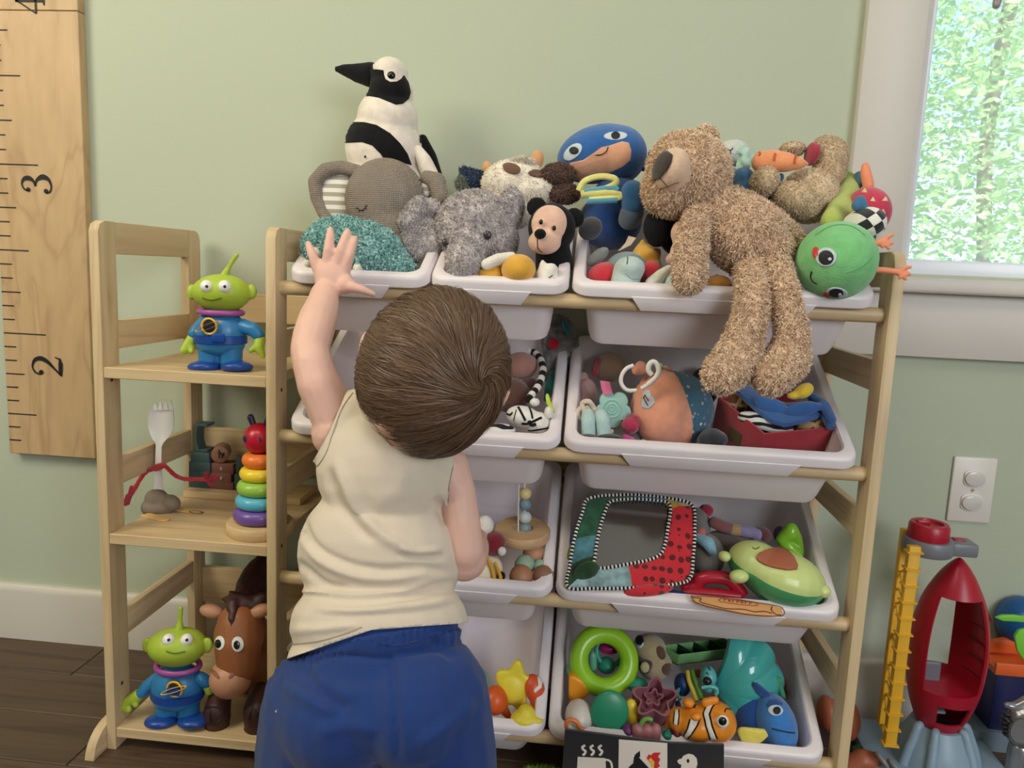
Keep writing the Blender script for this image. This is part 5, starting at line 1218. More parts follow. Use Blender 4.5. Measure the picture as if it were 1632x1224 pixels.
# wooden-look sign
BRN2 = mat('sign_brown', (112, 70, 44), rough=.7); dd_ = -.322
t = T('foam_sign', 'flat tan toy sign with brown edging lying over the third-row bin rim', 'toy sign', c7, 930, 610, -.31)
pl = [(693, 532), (760, 534), (900, 545), (1000, 562), (1100, 578), (1150, 592), (1155, 630), (1060, 632), (960, 622), (860, 602), (780, 585), (715, 562)]
q = [wp(c7, x, y, 2, -.0095) for x, y in pl]; link('board', G().prism(q, nB * -.003, .0008), mat('tan_foam', (218, 160, 104), rough=.7), t)
def on_sign(pts, w_, m_, nm): link(nm, G().tube(smooth_path([wp(c7, x, y, 2, -.0100) for x, y in pts], 4), w_, 6, flat=.4, nrm=nB), m_, t)
on_sign([(700, 540), (745, 545), (740, 562), (800, 580), (870, 596), (960, 600), (1010, 612), (1060, 610), (1100, 620)], .0009, BRN2, 'grain_line'); on_sign([(1100, 585), (1098, 605), (1120, 625), (1145, 628)], .0009, BRN2, 'grain_line')
on_sign(pl + [pl[0]], .0007, BRN2, 'edge_line')
rd = mat('sign_red', (150, 50, 40), rough=.7)
for i in range(7):
    x, y = 862 + i * 21, 550 + i * 2.6
    on_sign([(x, y + 9), (x, y - 3)], .0007, rd, 'letter'); on_sign([(x, y - 3), (x + 11, y + (0, 9, -2, 4, 9, -2, 3)[i])], .0007, rd, 'letter')
on_sign([(845, 545), (1012, 566), (1010, 582), (845, 562), (845, 545)], .0005, rd, 'letter_frame')
# red toy under it
d_ = rp(c7, 800, 480, 2, .010)
t = T('red_handle_toy', 'glossy red toy handle arching between mirror and avocado toy', 'toy handle', c7, 800, 540, d_)
g = G(); g.tube(smooth_path([c7.p(a, b, d_) for a, b in ((650, 505), (720, 480), (740, 450), (800, 440), (880, 450), (930, 500), (950, 530))], 6), .0095, 12); g.tube(smooth_path([c7.p(a, b, d_ - .006) for a, b in ((650, 515), (780, 520), (940, 535))], 6), .008, 12)
link('handle', g, plastic('cherry_plastic', (176, 28, 48), .25), t)
o = single('blue_toy_piece', remesh(G(c7).limb([(590, 520, rp(c7, 590, 520, 2, .01), 22), (660, 530, rp(c7, 660, 530, 2, .01), 18)]), .0024, 2), plastic('navy_plastic', (24, 60, 120), .3), 'small navy plastic piece under the mirror\'s corner', 'toy part')
# plush things behind the mirror and avocado
t = T('grey_plush_toy', 'grey plush with a pale blue ear behind the mirror frame', 'plush toy', c7, 780, 400, rp(c7, 780, 330, 2, .02))
link('body', remesh(G(c7).e(770, 330, rp(c7, 770, 330, 2, .024), 90, 110, .035).e(730, 180, rp(c7, 730, 180, 2, .02), 60, 90, .03), .003, 3), plush('mid_grey_plush', (128, 124, 120)), t)
me = remesh(G(c7).limb([(730, 240, rp(c7, 730, 240, 2, -.014), 26), (780, 270, rp(c7, 780, 270, 2, -.016), 34), (800, 310, rp(c7, 800, 310, 2, -.012), 24)]), .0025, 2); link('ear', me, plush('pale_blue_plush', (130, 176, 198)), t)
link('spiral_badge', G(c7).e(748, 215, rp(c7, 748, 215, 2, -.022), 20, 20, .003), plush('coral_badge', (204, 104, 100)), t)
o = single('red_cloth_toy', remesh(G(c7).e(770, 105, rp(c7, 770, 105, 2, .0), 38, 32, .014), .003, 2), plush('crimson_cloth', (168, 34, 66)), 'small crimson cloth toy at the back behind the mirror', 'cloth toy')
t = T('cloth_snake', 'dusky pink and lilac cloth toy behind the avocado toy', 'cloth toy', c7, 940, 240, rp(c7, 940, 210, 2, .01))
for q, m_ in (([(810, 165), (850, 185), (900, 200)], plush('dusky_pink', (150, 92, 94))), ([(900, 200), (940, 205)], plush('ochre_cloth', (186, 154, 110))), ([(940, 205), (1000, 215), (1030, 225)], plush('lilac_cloth', (150, 140, 180))), ([(1030, 215), (1065, 220), (1070, 235)], plush('plum_cloth', (112, 62, 66)))):
    link('segment', remesh(G(c7).limb([(a, b, rp(c7, a, b, 2, -.002), 30) for a, b in q]), .003, 2), m_, t)
o = single('taupe_plush', remesh(G(c7).e(880, 270, rp(c7, 880, 270, 2, .03), 140, 70, .03), .0035, 2), plush('taupe_cloth', (120, 106, 98)), 'dull taupe cloth lump in the shadow left of the avocado toy', 'cloth toy')
for a, b, c_, m_, nm in ((118, 220, 26, 'deep_blue_cloth', (26, 66, 120)), (100, 300, 22, 'olive_cloth', (110, 130, 60))):
    single('cloth_tab', remesh(G(c7).limb([(a, b, rp(c7, a, b, 2, .0), c_), (a - 8, b + 40, rp(c7, a, b + 40, 2, .0), c_)]), .0028, 2), plush(m_, nm), 'small %s tab sticking out left of the mirror frame' % ('blue' if a == 118 else 'olive green'), 'cloth tab')

# ---------- third row, small bin
WDB = wood('bead_wood', (206, 170, 128), (170, 130, 92), 'x', 1, .4)
t = T('bead_maze', 'wooden disc rattle with a rod of pastel beads in the small third-row bin', 'bead toy', d4, 330, 330, rp(d4, 330, 290, 2, .0))
d_ = rp(d4, 335, 275, 2, -.004); c = d4.p(335, 275, d_)
link('disc', G().lathe([(0, -.008), (.040, -.008), (.0425, -.005), (.0425, .005), (.040, .008), (.016, .008), (.015, .006), (0, .006)], xf(Matrix.Rotation(math.radians(8), 3, 'X'), c), 40), WDB, t)
rod0, rod1 = d4.p(345, 270, d_), d4.p(343, 60, d_); link('rod', G().cone(rod0, rod1, .0016, .0016, 10), plastic('white_rod', (220, 220, 214), .4), t)
link('wire', G().tube([d4.p(318, 285, d_ - .01), d4.p(320, 80, d_ - .01)], .0011, 8), plastic('white_rod', 0), t)
for y, cl in ((118, (224, 204, 140)), (160, (120, 148, 162)), (213, (196, 206, 208)), (258, (130, 148, 152))): link('bead', G(d4).e(346, y, d_, 26, 25), plastic('bead_%d' % y, cl, .45), t)
for i, (a, b, r0, cl, lb_) in enumerate(((382, 360, 46, (190, 138, 104), 'round brown wooden ball below the bead disc'), (330, 452, 48, (176, 124, 92), 'brown wooden ball at the front lip of the small third-row bin'), (420, 450, 44, (150, 108, 84), 'dark brown wooden ball in the right corner of the small third-row bin'), (345, 405, 42, (150, 176, 152), 'pale green ball between the wooden balls'), (408, 412, 30, (150, 190, 164), 'small mint green ball beside the brown wooden balls'))):
    d_ = rp(d4, a, b, 2, .012); single('wooden_ball', G(d4).e(a, b, d_, r0, r0, None, seg=28, rings=16).mesh(), mat('ball_%d' % i, cl, rough=.5), lb_, 'ball')
D = rp(d4, 210, 400, 2, .0)
t = T('penguin_roly_poly', 'roly-poly penguin toy with a dark red cap and white pompom at the toddler\'s elbow', 'toy', d4, 210, 460, D)
link('body', remesh(G(d4).e(190, 420, D, 68, 62, .02), .0028, 3), plastic('ivory_plastic', (236, 226, 196), .3), t)
link('cap', remesh(G(d4).e(222, 320, D + .004, 48, 52, .018), .0028, 3), plush('wine_cap', (128, 30, 42)), t)
link('pompom', G(d4).e(252, 350, D - .012, 18, 18), WPL, t); link('ear_flap', remesh(G(d4).e(185, 245, D + .01, 36, 40, .014), .003, 2), WPL, t)
for q, m_ in (([(195, 380), (212, 420), (222, 460)], plastic('amber_trim', (222, 160, 40), .3)), ([(226, 400), (240, 430), (248, 462)], plastic('amber_trim', 0))): link('trim', G(d4).limb([(a, b, D - .022, 7) for a, b in q]), m_, t)
link('wing', remesh(G(d4).e(250, 450, D - .012, 18, 20, .01), .0025, 2), plastic('black_gloss', (24, 24, 28), .2), t)

# ---------- bottom row, small bin
D = rp(d4, 300, 910, 3, .004)
t = T('star_squirter', 'yellow rubber star bath toy lying on top in the small bottom bin', 'bath toy', d4, 300, 1000, D)
pts = []
for i in range(60):
    a = 2 * math.pi * i / 60; rr = 82 + 16 * math.cos(5 * a + .6); pts.append((302 + rr * math.cos(a) * .88, 902 + rr * math.sin(a) * 1.12))
YL = plastic('rubber_yellow', (232, 214, 66), .45)
link('star', remesh(G(d4).plate(pts, D, .012, .003).e(298, 905, D + .002, 52, 62, .010), .0024, 4), YL, t)
o = single('orange_octopus', remesh(G(d4).e(225, 950, rp(d4, 225, 950, 3, .012), 52, 58, .022).limb([(240, 960, D, 30), (280, 1015, D - .006, 14)]).limb([(190, 950, D, 36), (165, 990, D, 26)]), .0026, 3), plastic('rubber_orange', (216, 92, 36), .4), 'orange rubber octopus bath toy next to the yellow star', 'bath toy')
t = T('fish_squirter', 'orange fish bath toy with a white stripe right of the yellow star', 'bath toy', d4, 390, 990, D)
me = remesh(G(d4).e(385, 905, D + .006, 42, 62, .018, rot=20).e(400, 960, D, 34, 34, .016), .0026, 3); tr_ = bvh(me); link('body', me, plastic('coral_rubber_fish', (214, 84, 52), .4), t)
link('stripe', patch(tr_, d4, [(395, 850), (415, 870), (410, 900), (385, 920), (380, 908), (400, 890)], step=1.2), WPL, t); link('stripe', patch(tr_, d4, [(412, 935), (420, 955), (400, 978), (388, 970)], step=1.2), WPL, t)
o = single('rubber_duck', remesh(G(d4).e(345, 1025, rp(d4, 345, 1010, 3, .004), 60, 34, .02).e(350, 995, rp(d4, 345, 1000, 3, .004), 34, 26, .016).e(395, 1030, rp(d4, 395, 1030, 3, .004), 30, 12, .01), .0026, 3), YL, 'yellow rubber duck at the front lip of the small bottom bin', 'bath toy')
o = single('mint_cup', remesh(G(d4).e(150, 880, rp(d4, 150, 880, 3, .01), 52, 64, .025), .003, 2), plastic('mint_cup_plastic', (110, 188, 158), .4), 'mint green cup beside the toddler\'s shorts in the small bottom bin', 'cup')
o = single('red_rubber_toy', remesh(G(d4).e(172, 985, rp(d4, 172, 985, 3, .01), 30, 42, .018), .003, 2), plastic('brick_rubber', (168, 58, 42), .4), 'brick red rubber toy at the left front of the small bottom bin', 'bath toy')

# ---------- bottom row, wide bin
r_ = 3
D = rp(f6, 505, 400, 3, -.004)
t = T('lime_ring', 'large lime green plastic ring standing in the left of the bottom bin', 'ring toy', f6, 505, 680, D)
FR = frame(0) @ Matrix.Rotation(math.radians(90 - 22), 3, 'X')
link('ring', G().torus(xf(FR, f6.p(505, 380, D - .004)), f6.m(245, 505, 350, D), f6.m(92, 505, 350, D), 56, 20), plastic('lime_ring_plastic', (150, 204, 44), .25), t)
tl_ = plastic('sea_teal', (58, 160, 138), .35)
t = T('teal_rattle', 'teal rattle with a magenta top seen through the lime ring', 'rattle', f6, 540, 460, D + .03)
link('ring', G().torus(xf(FR, f6.p(560, 300, D + .035)), f6.m(130, 505, 350, D), f6.m(26, 505, 350, D), 32, 10), tl_, t)
link('cap', G(f6).e(560, 265, D + .033, 105, 55, .010), plastic('magenta_plastic', (168, 26, 96), .3), t); link('ball', G(f6).e(530, 430, D + .03, 90, 80, .018), tl_, t); link('handle', remesh(G(f6).limb([(395, 330, D + .026, 38), (400, 450, D + .024, 40)]), .0026, 2), plastic('sea_glass', (110, 182, 150), .35), t)
def lump(name, label, cat, prims, m_, vox=.0028, it=3): return single(name, remesh(prims, vox, it), m_, label, cat)
def E(x, y, rx, ry, rd, below=.01, rot=0, v=f6, row=3, gg=None):
    gg = gg or G(v); gg.v = v; return gg.e(x, y, rp(v, x, y, row, below), rx, ry, rd, rot)
lump('orange_block', 'orange plastic block against the left wall of the bottom bin', 'toy block', G(f6).plate([(160, 540), (230, 548), (300, 590), (375, 670), (360, 740), (260, 780), (158, 800)], rp(f6, 260, 670, 3, .006), .03, .003), plastic('orange_block_plastic', (240, 158, 36), .35), it=2)
t = T('white_ball_toy', 'white ball toy with a curved orange handle in the bottom bin\'s left corner', 'toy', f6, 260, 1060, rp(f6, 260, 950, 3, .008))
link('ball', remesh(E(262, 930, 138, 160, .03), .003, 2), plastic('white_ball_plastic', (222, 212, 204), .35), t)
dq = rp(f6, 200, 1000, 3, -.022); link('handle', G().tube(smooth_path([f6.p(a, b, dq) for a, b in ((140, 1040), (140, 985), (185, 962), (240, 985), (270, 1040), (310, 1060))], 5), .0032, 10), plastic('orange_handle', (226, 130, 66), .35), t)
lump('teal_disc', 'large round sea-green stacking cup facing forward in the bottom bin', 'stacking cup', E(560, 890, 195, 225, .009, -.010), plastic('sea_green_cup', (44, 140, 104), .35), .003)
lump('yellow_disc', 'yellow stacking cup peeking out right of the sea-green cup', 'stacking cup', E(770, 890, 76, 140, .008, .004), plastic('sunny_yellow', (234, 200, 52), .35))
lump('teal_ornament', 'sea-green rattle tip above the mauve star cup', 'rattle', E(830, 620, 110, 70, .018, .012), tl_)
lump('mint_piece', 'pale mint toy edge at the left wall beneath the lime ring', 'toy part', E(180, 480, 40, 60, .014, .008), plastic('mint_plastic', (120, 190, 150), .4))
# mauve star cup
D = rp(f6, 990, 760, 3, -.012)
t = T('star_cup', 'mauve star-shaped silicone cup with a smaller star inside, open side up', 'stacking cup', f6, 990, 950, D)
MV = plastic('mauve_silicone', (150, 92, 104), .5)
def starpts(cx, cy, R0_, R1_, rot, n=60): return [(cx + (R0_ + R1_ * math.cos(5 * a)) * math.cos(a + rot), cy + (R0_ + R1_ * math.cos(5 * a)) * math.sin(a + rot) * .88) for a in [2 * math.pi * i / n for i in range(n)]]
def shell(v, ptsf, d, deep, th, m_, nm, t):
    """an open cup of any outline, opening towards the viewer"""
    g = G(v); cx, cy = [sum(p[i] for p in ptsf) / len(ptsf) for i in (0, 1)]; sc_ = lambda k: [((x - cx) * k + cx, (y - cy) * k + cy) for x, y in ptsf]
    off = nB * -deep
    W2 = lambda x, y: wp(v, x, y, 3, d)
    R = [[W2(x, y) for x, y in sc_(1)], [W2(x, y) + off for x, y in sc_(.90)]]; R2 = [[W2(x, y) for x, y in sc_(1 - th)], [W2(x, y) + off * .80 for x, y in sc_(.93 - th)]]
    loft(g, [R[1], R[0], R2[0], R2[1]], True, True); bmesh.ops.recalc_face_normals(g.bm, faces=g.bm.faces); return link(nm, g.mesh(), m_, t)
shell(f6, starpts(1000, 745, 190, 46, -.25), -.016, .030, .13, MV, 'cup', t)
shell(f6, starpts(990, 742, 84, 20, -.2), -.004, .018, .24, MV, 'inner_star', t)
t = T('flower_cup', 'pink flower-shaped silicone cup with a green stem at the bottom bin\'s front lip', 'stacking cup', f6, 920, 1130, rp(f6, 920, 1070, 3, .0))
dq = rp(f6, 920, 1060, 3, -.010); g = G(f6)
for a in (830, 920, 1010): g.limb([(a, 1050, dq, 56), (a, 1140, dq, 50)])
link('cup', remesh(g, .0026, 2), plastic('dusty_pink_silicone', (172, 112, 112), .5), t)
link('stem', G().tube(smooth_path([f6.p(a, b, dq - .008) for a, b in ((865, 1005), (890, 970), (930, 950), (975, 965))], 5), .0032, 10), plastic('leaf_green', (110, 160, 80), .5), t)
lump('purple_piece', 'purple rubber piece between the sea-green cup and pink flower cup', 'toy part', E(740, 1060, 60, 62, .014, .004), plastic('violet_rubber', (116, 60, 120), .45))
lump('teal_starfish', 'small teal rubber starfish at the front lip left of the clownfish', 'bath toy', E(1120, 1110, 50, 44, .010, .0), plastic('teal_rubber', (30, 130, 112), .45))
lump('wine_piece', 'wine red rubber piece under the clownfish tail', 'toy part', E(1205, 1080, 58, 80, .014, .006), plastic('wine_rubber', (104, 22, 40), .45))
lump('indigo_piece', 'indigo rubber tip above the clownfish tail', 'toy part', E(1228, 815, 30, 40, .010, .0), plastic('indigo_rubber', (58, 40, 96), .45))
# cream giraffe-like soft toy behind
D = rp(f6, 940, 350, 3, .006)
t = T('spotted_soft_toy', 'cream soft toy with brown spots and a black eye behind the lime ring', 'plush toy', f6, 950, 540, D)
me = remesh(G(f6).e(950, 260, D + .01, 160, 130, .03).e(1000, 420, D, 170, 150, .028), .003, 3); tr_ = bvh(me); link('head', me, plush('sand_plush', (178, 160, 124)), t)
for q in (circ(1060, 310, 40, 70, 20), circ(1130, 470, 62, 60)): link('spot', patch(tr_, f6, q), plush('umber_plush', (92, 68, 46)), t)
w1 = link('eye', patch(tr_, f6, circ(845, 210, 46, 56)), mat('white_felt', 0), t); link('pupil', patch(tr_, f6, circ(858, 192, 36, 44), off=.0025), mat('dark_felt', 0), w1)
link('ear', remesh(G(f6).limb([(870, 400, D - .02, 40), (940, 420, D - .024, 44), (920, 480, D - .024, 40)]), .0028, 2), plush('umber_ear', (74, 56, 48)), t); link('ear_lining', G(f6).e(905, 450, D - .038, 44, 52, .006), plush('straw_plush', (190, 178, 132)), t)
# green tray
t = T('green_tray', 'green plastic ice-cube style tray wedged at the back of the bottom bin', 'tray', f7, 250, 400, rp(f7, 300, 330, 3, .01))
GT = plastic('sage_tray', (126, 182, 118), .45)
a, b, c_ = wp(f7, -170, 175, 3, -.002), wp(f7, 10, 275, 3, -.014), wp(f7, 640, 195, 3, -.010); d_ = a + (c_ - b)
for p, q in ((a, b), (b, c_), (c_, d_), (d_, a)):
    inw = (a + c_) / 2 - (p + q) / 2; inw -= nB * inw.dot(nB); link('side', slab(p, q, inw.normalized() * .003, nB * -.026), GT, t)
link('base', G().prism([v - nB * .022 for v in (a, b, c_, d_)], nB * -.003), plastic('deep_green', (34, 78, 48), .5), t)
for k in (.25, .5, .75): p, q = b + (c_ - b) * k, a + (d_ - a) * k; link('divider', slab(p, q, (c_ - b).normalized() * .003, nB * -.02), plastic('deep_green', 0), t)
# turquoise shell
D = rp(f7, 680, 480, 3, -.002)
t = T('shell_toy', 'glossy turquoise seashell toy with fanned ridges', 'toy', f7, 650, 700, D)
TQ = plastic('turquoise_gloss', (72, 176, 170), .16, coat=.5)
bm = bmesh.new(); nu, nv = 90, 30; Cn, Cr, Cu = f7.p(330, 560, D), frame(10).col[0], frame(10).col[2]; fw = -frame(10).col[1]; RR = f7.m(560, 600, 450, D)
grid = []
for i in range(nu + 1):
    a = math.radians(-62 + 124 * i / nu); row_ = []
    for j in range(nv + 1):
        u = j / nv; edge = 1 + .06 * abs(math.cos((a + 1.08) * 6.2)) ; r1 = RR * 1.17 * u * edge * (1 - .10 * (a / 1.08) ** 2)
        h = .040 * math.sin(math.pi * min(1, .08 + u * .86)) * math.cos(a * .9) + .0042 * abs(math.cos((a + 1.08) * 6.2)) ** .6 * u
        row_.append(bm.verts.new(Cn + Cr * (r1 * math.cos(a)) + Cu * (r1 * math.sin(a)) + fw * h))
    grid.append(row_)
for i in range(nu):
    for j in range(nv): bm.faces.new((grid[i][j], grid[i + 1][j], grid[i + 1][j + 1], grid[i][j + 1]))
ex = bmesh.ops.extrude_face_region(bm, geom=bm.faces[:]); bmesh.ops.translate(bm, verts=[v for v in ex['geom'] if isinstance(v, bmesh.types.BMVert)], vec=-fw * .012)
bmesh.ops.recalc_face_normals(bm, faces=bm.faces); me = bpy.data.meshes.new('shell'); bm.to_mesh(me); bm.free(); me.polygons.foreach_set('use_smooth', [True] * len(me.polygons)); me.set_sharp_from_angle(angle=1.0)
link('shell', me, TQ, t)
t = T('turquoise_fish', 'small pale turquoise toy face with a black nose left of the seashell', 'toy', f7, 290, 640, rp(f7, 290, 520, 3, .0))
D = rp(f7, 290, 510, 3, -.014); me = remesh(G(f7).e(300, 480, D, 80, 105, .016).e(310, 590, D, 80, 40, .014), .0026, 3); tr_ = bvh(me); link('head', me, plastic('pale_turquoise', (96, 182, 184), .35), t)
link('nose', G(f7).e(290, 525, D - .016, 44, 42, .006), plastic('black_gloss', 0), t)
for q in ([(300, 385), (318, 420)], [(355, 375), (362, 395)], [(285, 440), (300, 460)]): stitch(tr_, f7, q, .0009, t)
link('mouth', G().tube(smooth_path([f7.p(a, b, D - .020) for a, b in ((235, 590), (300, 575), (370, 590), (385, 625), (370, 655))], 5), .0028, 10), plastic('pale_turquoise', 0), t)
for q, cl, nm, lb_ in (([(95, 430), (110, 520), (150, 620), (190, 720)], (216, 196, 70), 'mustard_stick', 'yellow plastic stick in the middle of the bottom bin'), ([(140, 425), (170, 520), (200, 600), (235, 700)], (92, 150, 56), 'green_stick', 'green plastic stick beside the yellow stick in the bottom bin')):
    o = single('stick', G().tube(smooth_path([f7.p(a, b, rp(f7, a, b, 3, -.012)) for a, b in q], 5), .0034, 10).mesh(), plastic(nm, cl, .4), lb_, 'stick')
lump('navy_toy', 'navy and purple rubber toy between mauve star cup and sticks', 'toy', E(1270, 620, 80, 110, .018, .008), plastic('navy_rubber', (30, 56, 110), .45))
lump('aqua_hook', 'aqua plastic hook right of the mauve star cup', 'toy part', G(f6).limb([(1240, 660, rp(f6, 1240, 660, 3, -.012), 22), (1210, 700, rp(f6, 1210, 700, 3, -.012), 22), (1250, 760, rp(f6, 1250, 760, 3, -.012), 24)]), plastic('aqua_plastic', (60, 140, 150), .4))
lump('red_saucer', 'red plastic saucer between the sticks and the green tray', 'saucer', E(1420, 510, 60, 40, .010, .0), plastic('rust_plastic', (160, 66, 44), .4))
lump('pink_sheet', 'dusky pink foam piece standing at the back right of the bottom bin', 'foam piece', G(f7).plate([(700, 195), (920, 215), (1060, 500), (1080, 720), (900, 600), (820, 330)], rp(f7, 880, 380, 3, .012), .006, .002), mat('dusky_foam', (150, 92, 92), rough=.7), it=1)
lump('green_foam', 'green foam piece between the seashell and the right wall of the bin', 'foam piece', G(f7).plate([(930, 470), (1015, 500), (1050, 640), (1070, 720), (1000, 680), (960, 560)], rp(f7, 1000, 600, 3, .0), .008, .002), mat('green_foam', (70, 150, 110), rough=.6), it=1)
# clownfish
D = rp(f7, 250, 880, 3, -.016); v = e8
t = T('clownfish_toy', 'orange clownfish bath toy with white bands edged in black', 'bath toy', v, 1080, 380, D)
OR = plastic('clownfish_orange', (232, 142, 40), .3)
me = remesh(G(v).e(1180, 225, D, 148, 138, .036).e(1050, 240, D, 150, 125, .032).e(920, 215, D + .006, 90, 90, .022), .0025, 5); tr_ = bvh(me); link('body', me, OR, t)
link('tail', remesh(G(v).limb([(880, 220, D + .008, 50), (845, 180, D + .01, 42)]).limb([(860, 230, D + .008, 44), (840, 250, D + .01, 34)]), .0025, 3), OR, t)
link('dorsal_fin', remesh(G(v).limb([(1110, 90, D, 36), (1180, 70, D, 28)]).e(985, 90, D + .004, 46, 36, .010), .0025, 3), OR, t)
link('belly_fin', remesh(G(v).limb([(1000, 345, D - .01, 32), (1090, 355, D - .012, 30)]).e(940, 310, D, 40, 36, .010), .0025, 3), OR, t)
for big, m_, of in ((1, BLACK, .0007), (0, WPL, .0014)):
    k = 13 if big else 0
    link('band', patch(tr_, v, [(1185 + k, 78), (1150 + k, 125), (1130 + k, 175), (1150 + k, 260), (1185 + k, 350), (1150 - k, 355), (1118 - k, 260), (1098 - k, 170), (1122 - k, 118), (1150 - k, 85)], off=of, step=1.1), m_, t)
    link('band', patch(tr_, v, [(1065 + k, 200), (1040 + k, 260), (1000 + k, 320), (970 + k, 352), (950 - k, 345), (985 - k, 280), (1005 - k, 210)], off=of, step=1.1), m_, t)
    link('band', patch(tr_, v, [(910 + k * .7, 140), (912 + k * .7, 190), (905 + k * .7, 250), (882 - k * .7, 245), (890 - k * .7, 150)], off=of, step=1.1), m_, t)
    link('band', patch(tr_, v, [(990 - k, 90 - k * .5), (1030 + k, 95), (1020 + k, 120 + k * .6), (1000 - k, 125)], off=of, step=1.1), m_, t)
w1 = link('eye', G(v).e(1232, 226, D - .034, 46, 46, .006), EYEW, t); link('pupil', G(v).e(1232, 224, D - .0395, 30, 30, .003), EYEB, w1)
stitch(tr_, v, [(1245, 160), (1258, 135), (1290, 140)], .0009, t)
link('side_fin', remesh(G(v).e(1040, 190, D - .030, 42, 30, .008, rot=20), .0024, 2), OR, t)
# blue fish
D = rp(f7, 930, 880, 3, .016)
t = T('plush_blue_fish', 'plush blue fish with a yellow fin in the bottom bin\'s right corner', 'plush toy', f7, 900, 1180, D)
FB = plush('fish_blue', (52, 122, 196)); me = remesh(G(f7).e(950, 930, D, 195, 290, .045, rot=14).e(960, 1050, D - .002, 175, 190, .045), .003, 5); tr_ = bvh(me); link('body', me, FB, t)
link('back', remesh(G(f7).e(720, 860, D + .018, 165, 260, .028, rot=-6), .003, 3), plush('fish_navy', (26, 72, 140)), t)
link('top_fin', remesh(G(f7).limb([(760, 560, D + .004, 34), (800, 610, D + .004, 46), (870, 660, D + .004, 40)]), .0028, 3), plush('fish_navy', 0), t)
link('fin', patch(tr_, f7, [(582, 1020), (600, 998), (650, 992), (780, 1005), (860, 1012), (893, 1070), (840, 1120), (770, 1165), (650, 1160), (610, 1110)], off=.006) if False else remesh(G(f7).plate([(582, 1030), (600, 998), (650, 992), (780, 1005), (860, 1012), (893, 1070), (840, 1120), (770, 1165), (650, 1160), (610, 1110)], D - .050, .009, .003), .0024, 3), plush('fin_yellow', (228, 212, 92)), t)
w1 = link('eye', patch(tr_, f7, circ(955, 810, 72, 50, -8)), mat('white_felt', 0), t); link('pupil', patch(tr_, f7, circ(968, 815, 34, 36), off=.0022), mat('dark_felt', 0), w1)
link('brow', patch(tr_, f7, [(870, 770), (900, 715), (960, 700), (1015, 725), (1020, 755), (950, 750), (905, 765)]), plush('fish_navy', 0), t)
stitch(tr_, f7, [(920, 985), (1000, 1005), (1080, 1022), (1140, 1028)], .0010, t)

# ---------- black and white cloth book hung over the bottom bin's rim
V0 = e8; D = -.345
t = T('picture_banner', 'black and white high-contrast picture board leaning on the bottom bin', 'picture board', V0, 660, 560, D)
def bp(x, y, dy=0): return V0.p(x, y, D + dy)
link('board', G().prism([bp(92, 288), bp(840, 385), bp(1243, 400), bp(1240, 800), bp(60, 800)], (0, .006, 0), .001), plush('board_black', (18, 18, 24), bump=.2), t)
WH = mat('print_cream', (232, 220, 208), rough=.8); BK = mat('print_black', (18, 18, 22), rough=.8)
def flat(pts, m_, nm='print', lift=1): return link(nm, G().prism([bp(x, y, -.0004 * lift) for x, y in pts], (0, .0006, 0)), m_, t)
flat([(482, 356), (832, 384), (832, 800), (476, 800)], WH, 'light_panel')
for x in (230, 290, 350):
    q = smooth_path([bp(a, b, -.0008) for a, b in ((x + 8, 398), (x - 12, 412), (x - 4, 430), (x + 10, 440), (x + 4, 460), (x - 10, 470))], 5); link('steam', G().tube(q, V0.m(9, x, 430, D), 8, flat=.2, nrm=(0, 1, 0)), WH, t)
flat([(185, 482), (385, 492), (388, 560), (400, 640), (190, 640), (180, 560)], WH, 'cup_print')
q = smooth_path([bp(a, b, -.0008) for a, b in ((380, 505), (410, 508), (430, 540), (432, 620))], 5); link('cup_handle_print', G().tube(q, V0.m(8, 400, 540, D), 8, flat=.2, nrm=(0, 1, 0)), WH, t)
flat([(540, 580), (560, 550), (585, 530), (590, 490), (600, 465), (634, 438), (636, 480), (648, 492), (680, 520), (720, 570), (730, 640), (520, 640)], BK, 'bird_print', 2)
flat([(682, 490), (700, 462), (712, 472), (735, 452), (785, 452), (765, 480), (780, 500), (768, 530), (780, 548), (750, 570), (725, 555)], mat('print_red', (206, 40, 46), rough=.8), 'flame_print', 2)
flat([(695, 505), (712, 488), (740, 520), (735, 560), (725, 560)], mat('print_yellow', (236, 190, 70), rough=.8), 'flame_core_print', 3)
q = [(628, 486), (642, 480), (735, 575), (725, 590)]; flat(q, WH, 'beak_stripe', 4)
flat([(903, 512), (920, 498), (935, 496), (948, 475), (985, 460), (1020, 468), (1045, 495), (1050, 530), (1040, 570), (1060, 640), (900, 640), (925, 600), (930, 560), (935, 540), (915, 532)], WH, 'duck_print', 2)
link('duck_eye', G().prism([bp(x, y, -.0014) for x, y in circ(982, 512, 10, 13)], (0, .0006, 0)), BK, t)

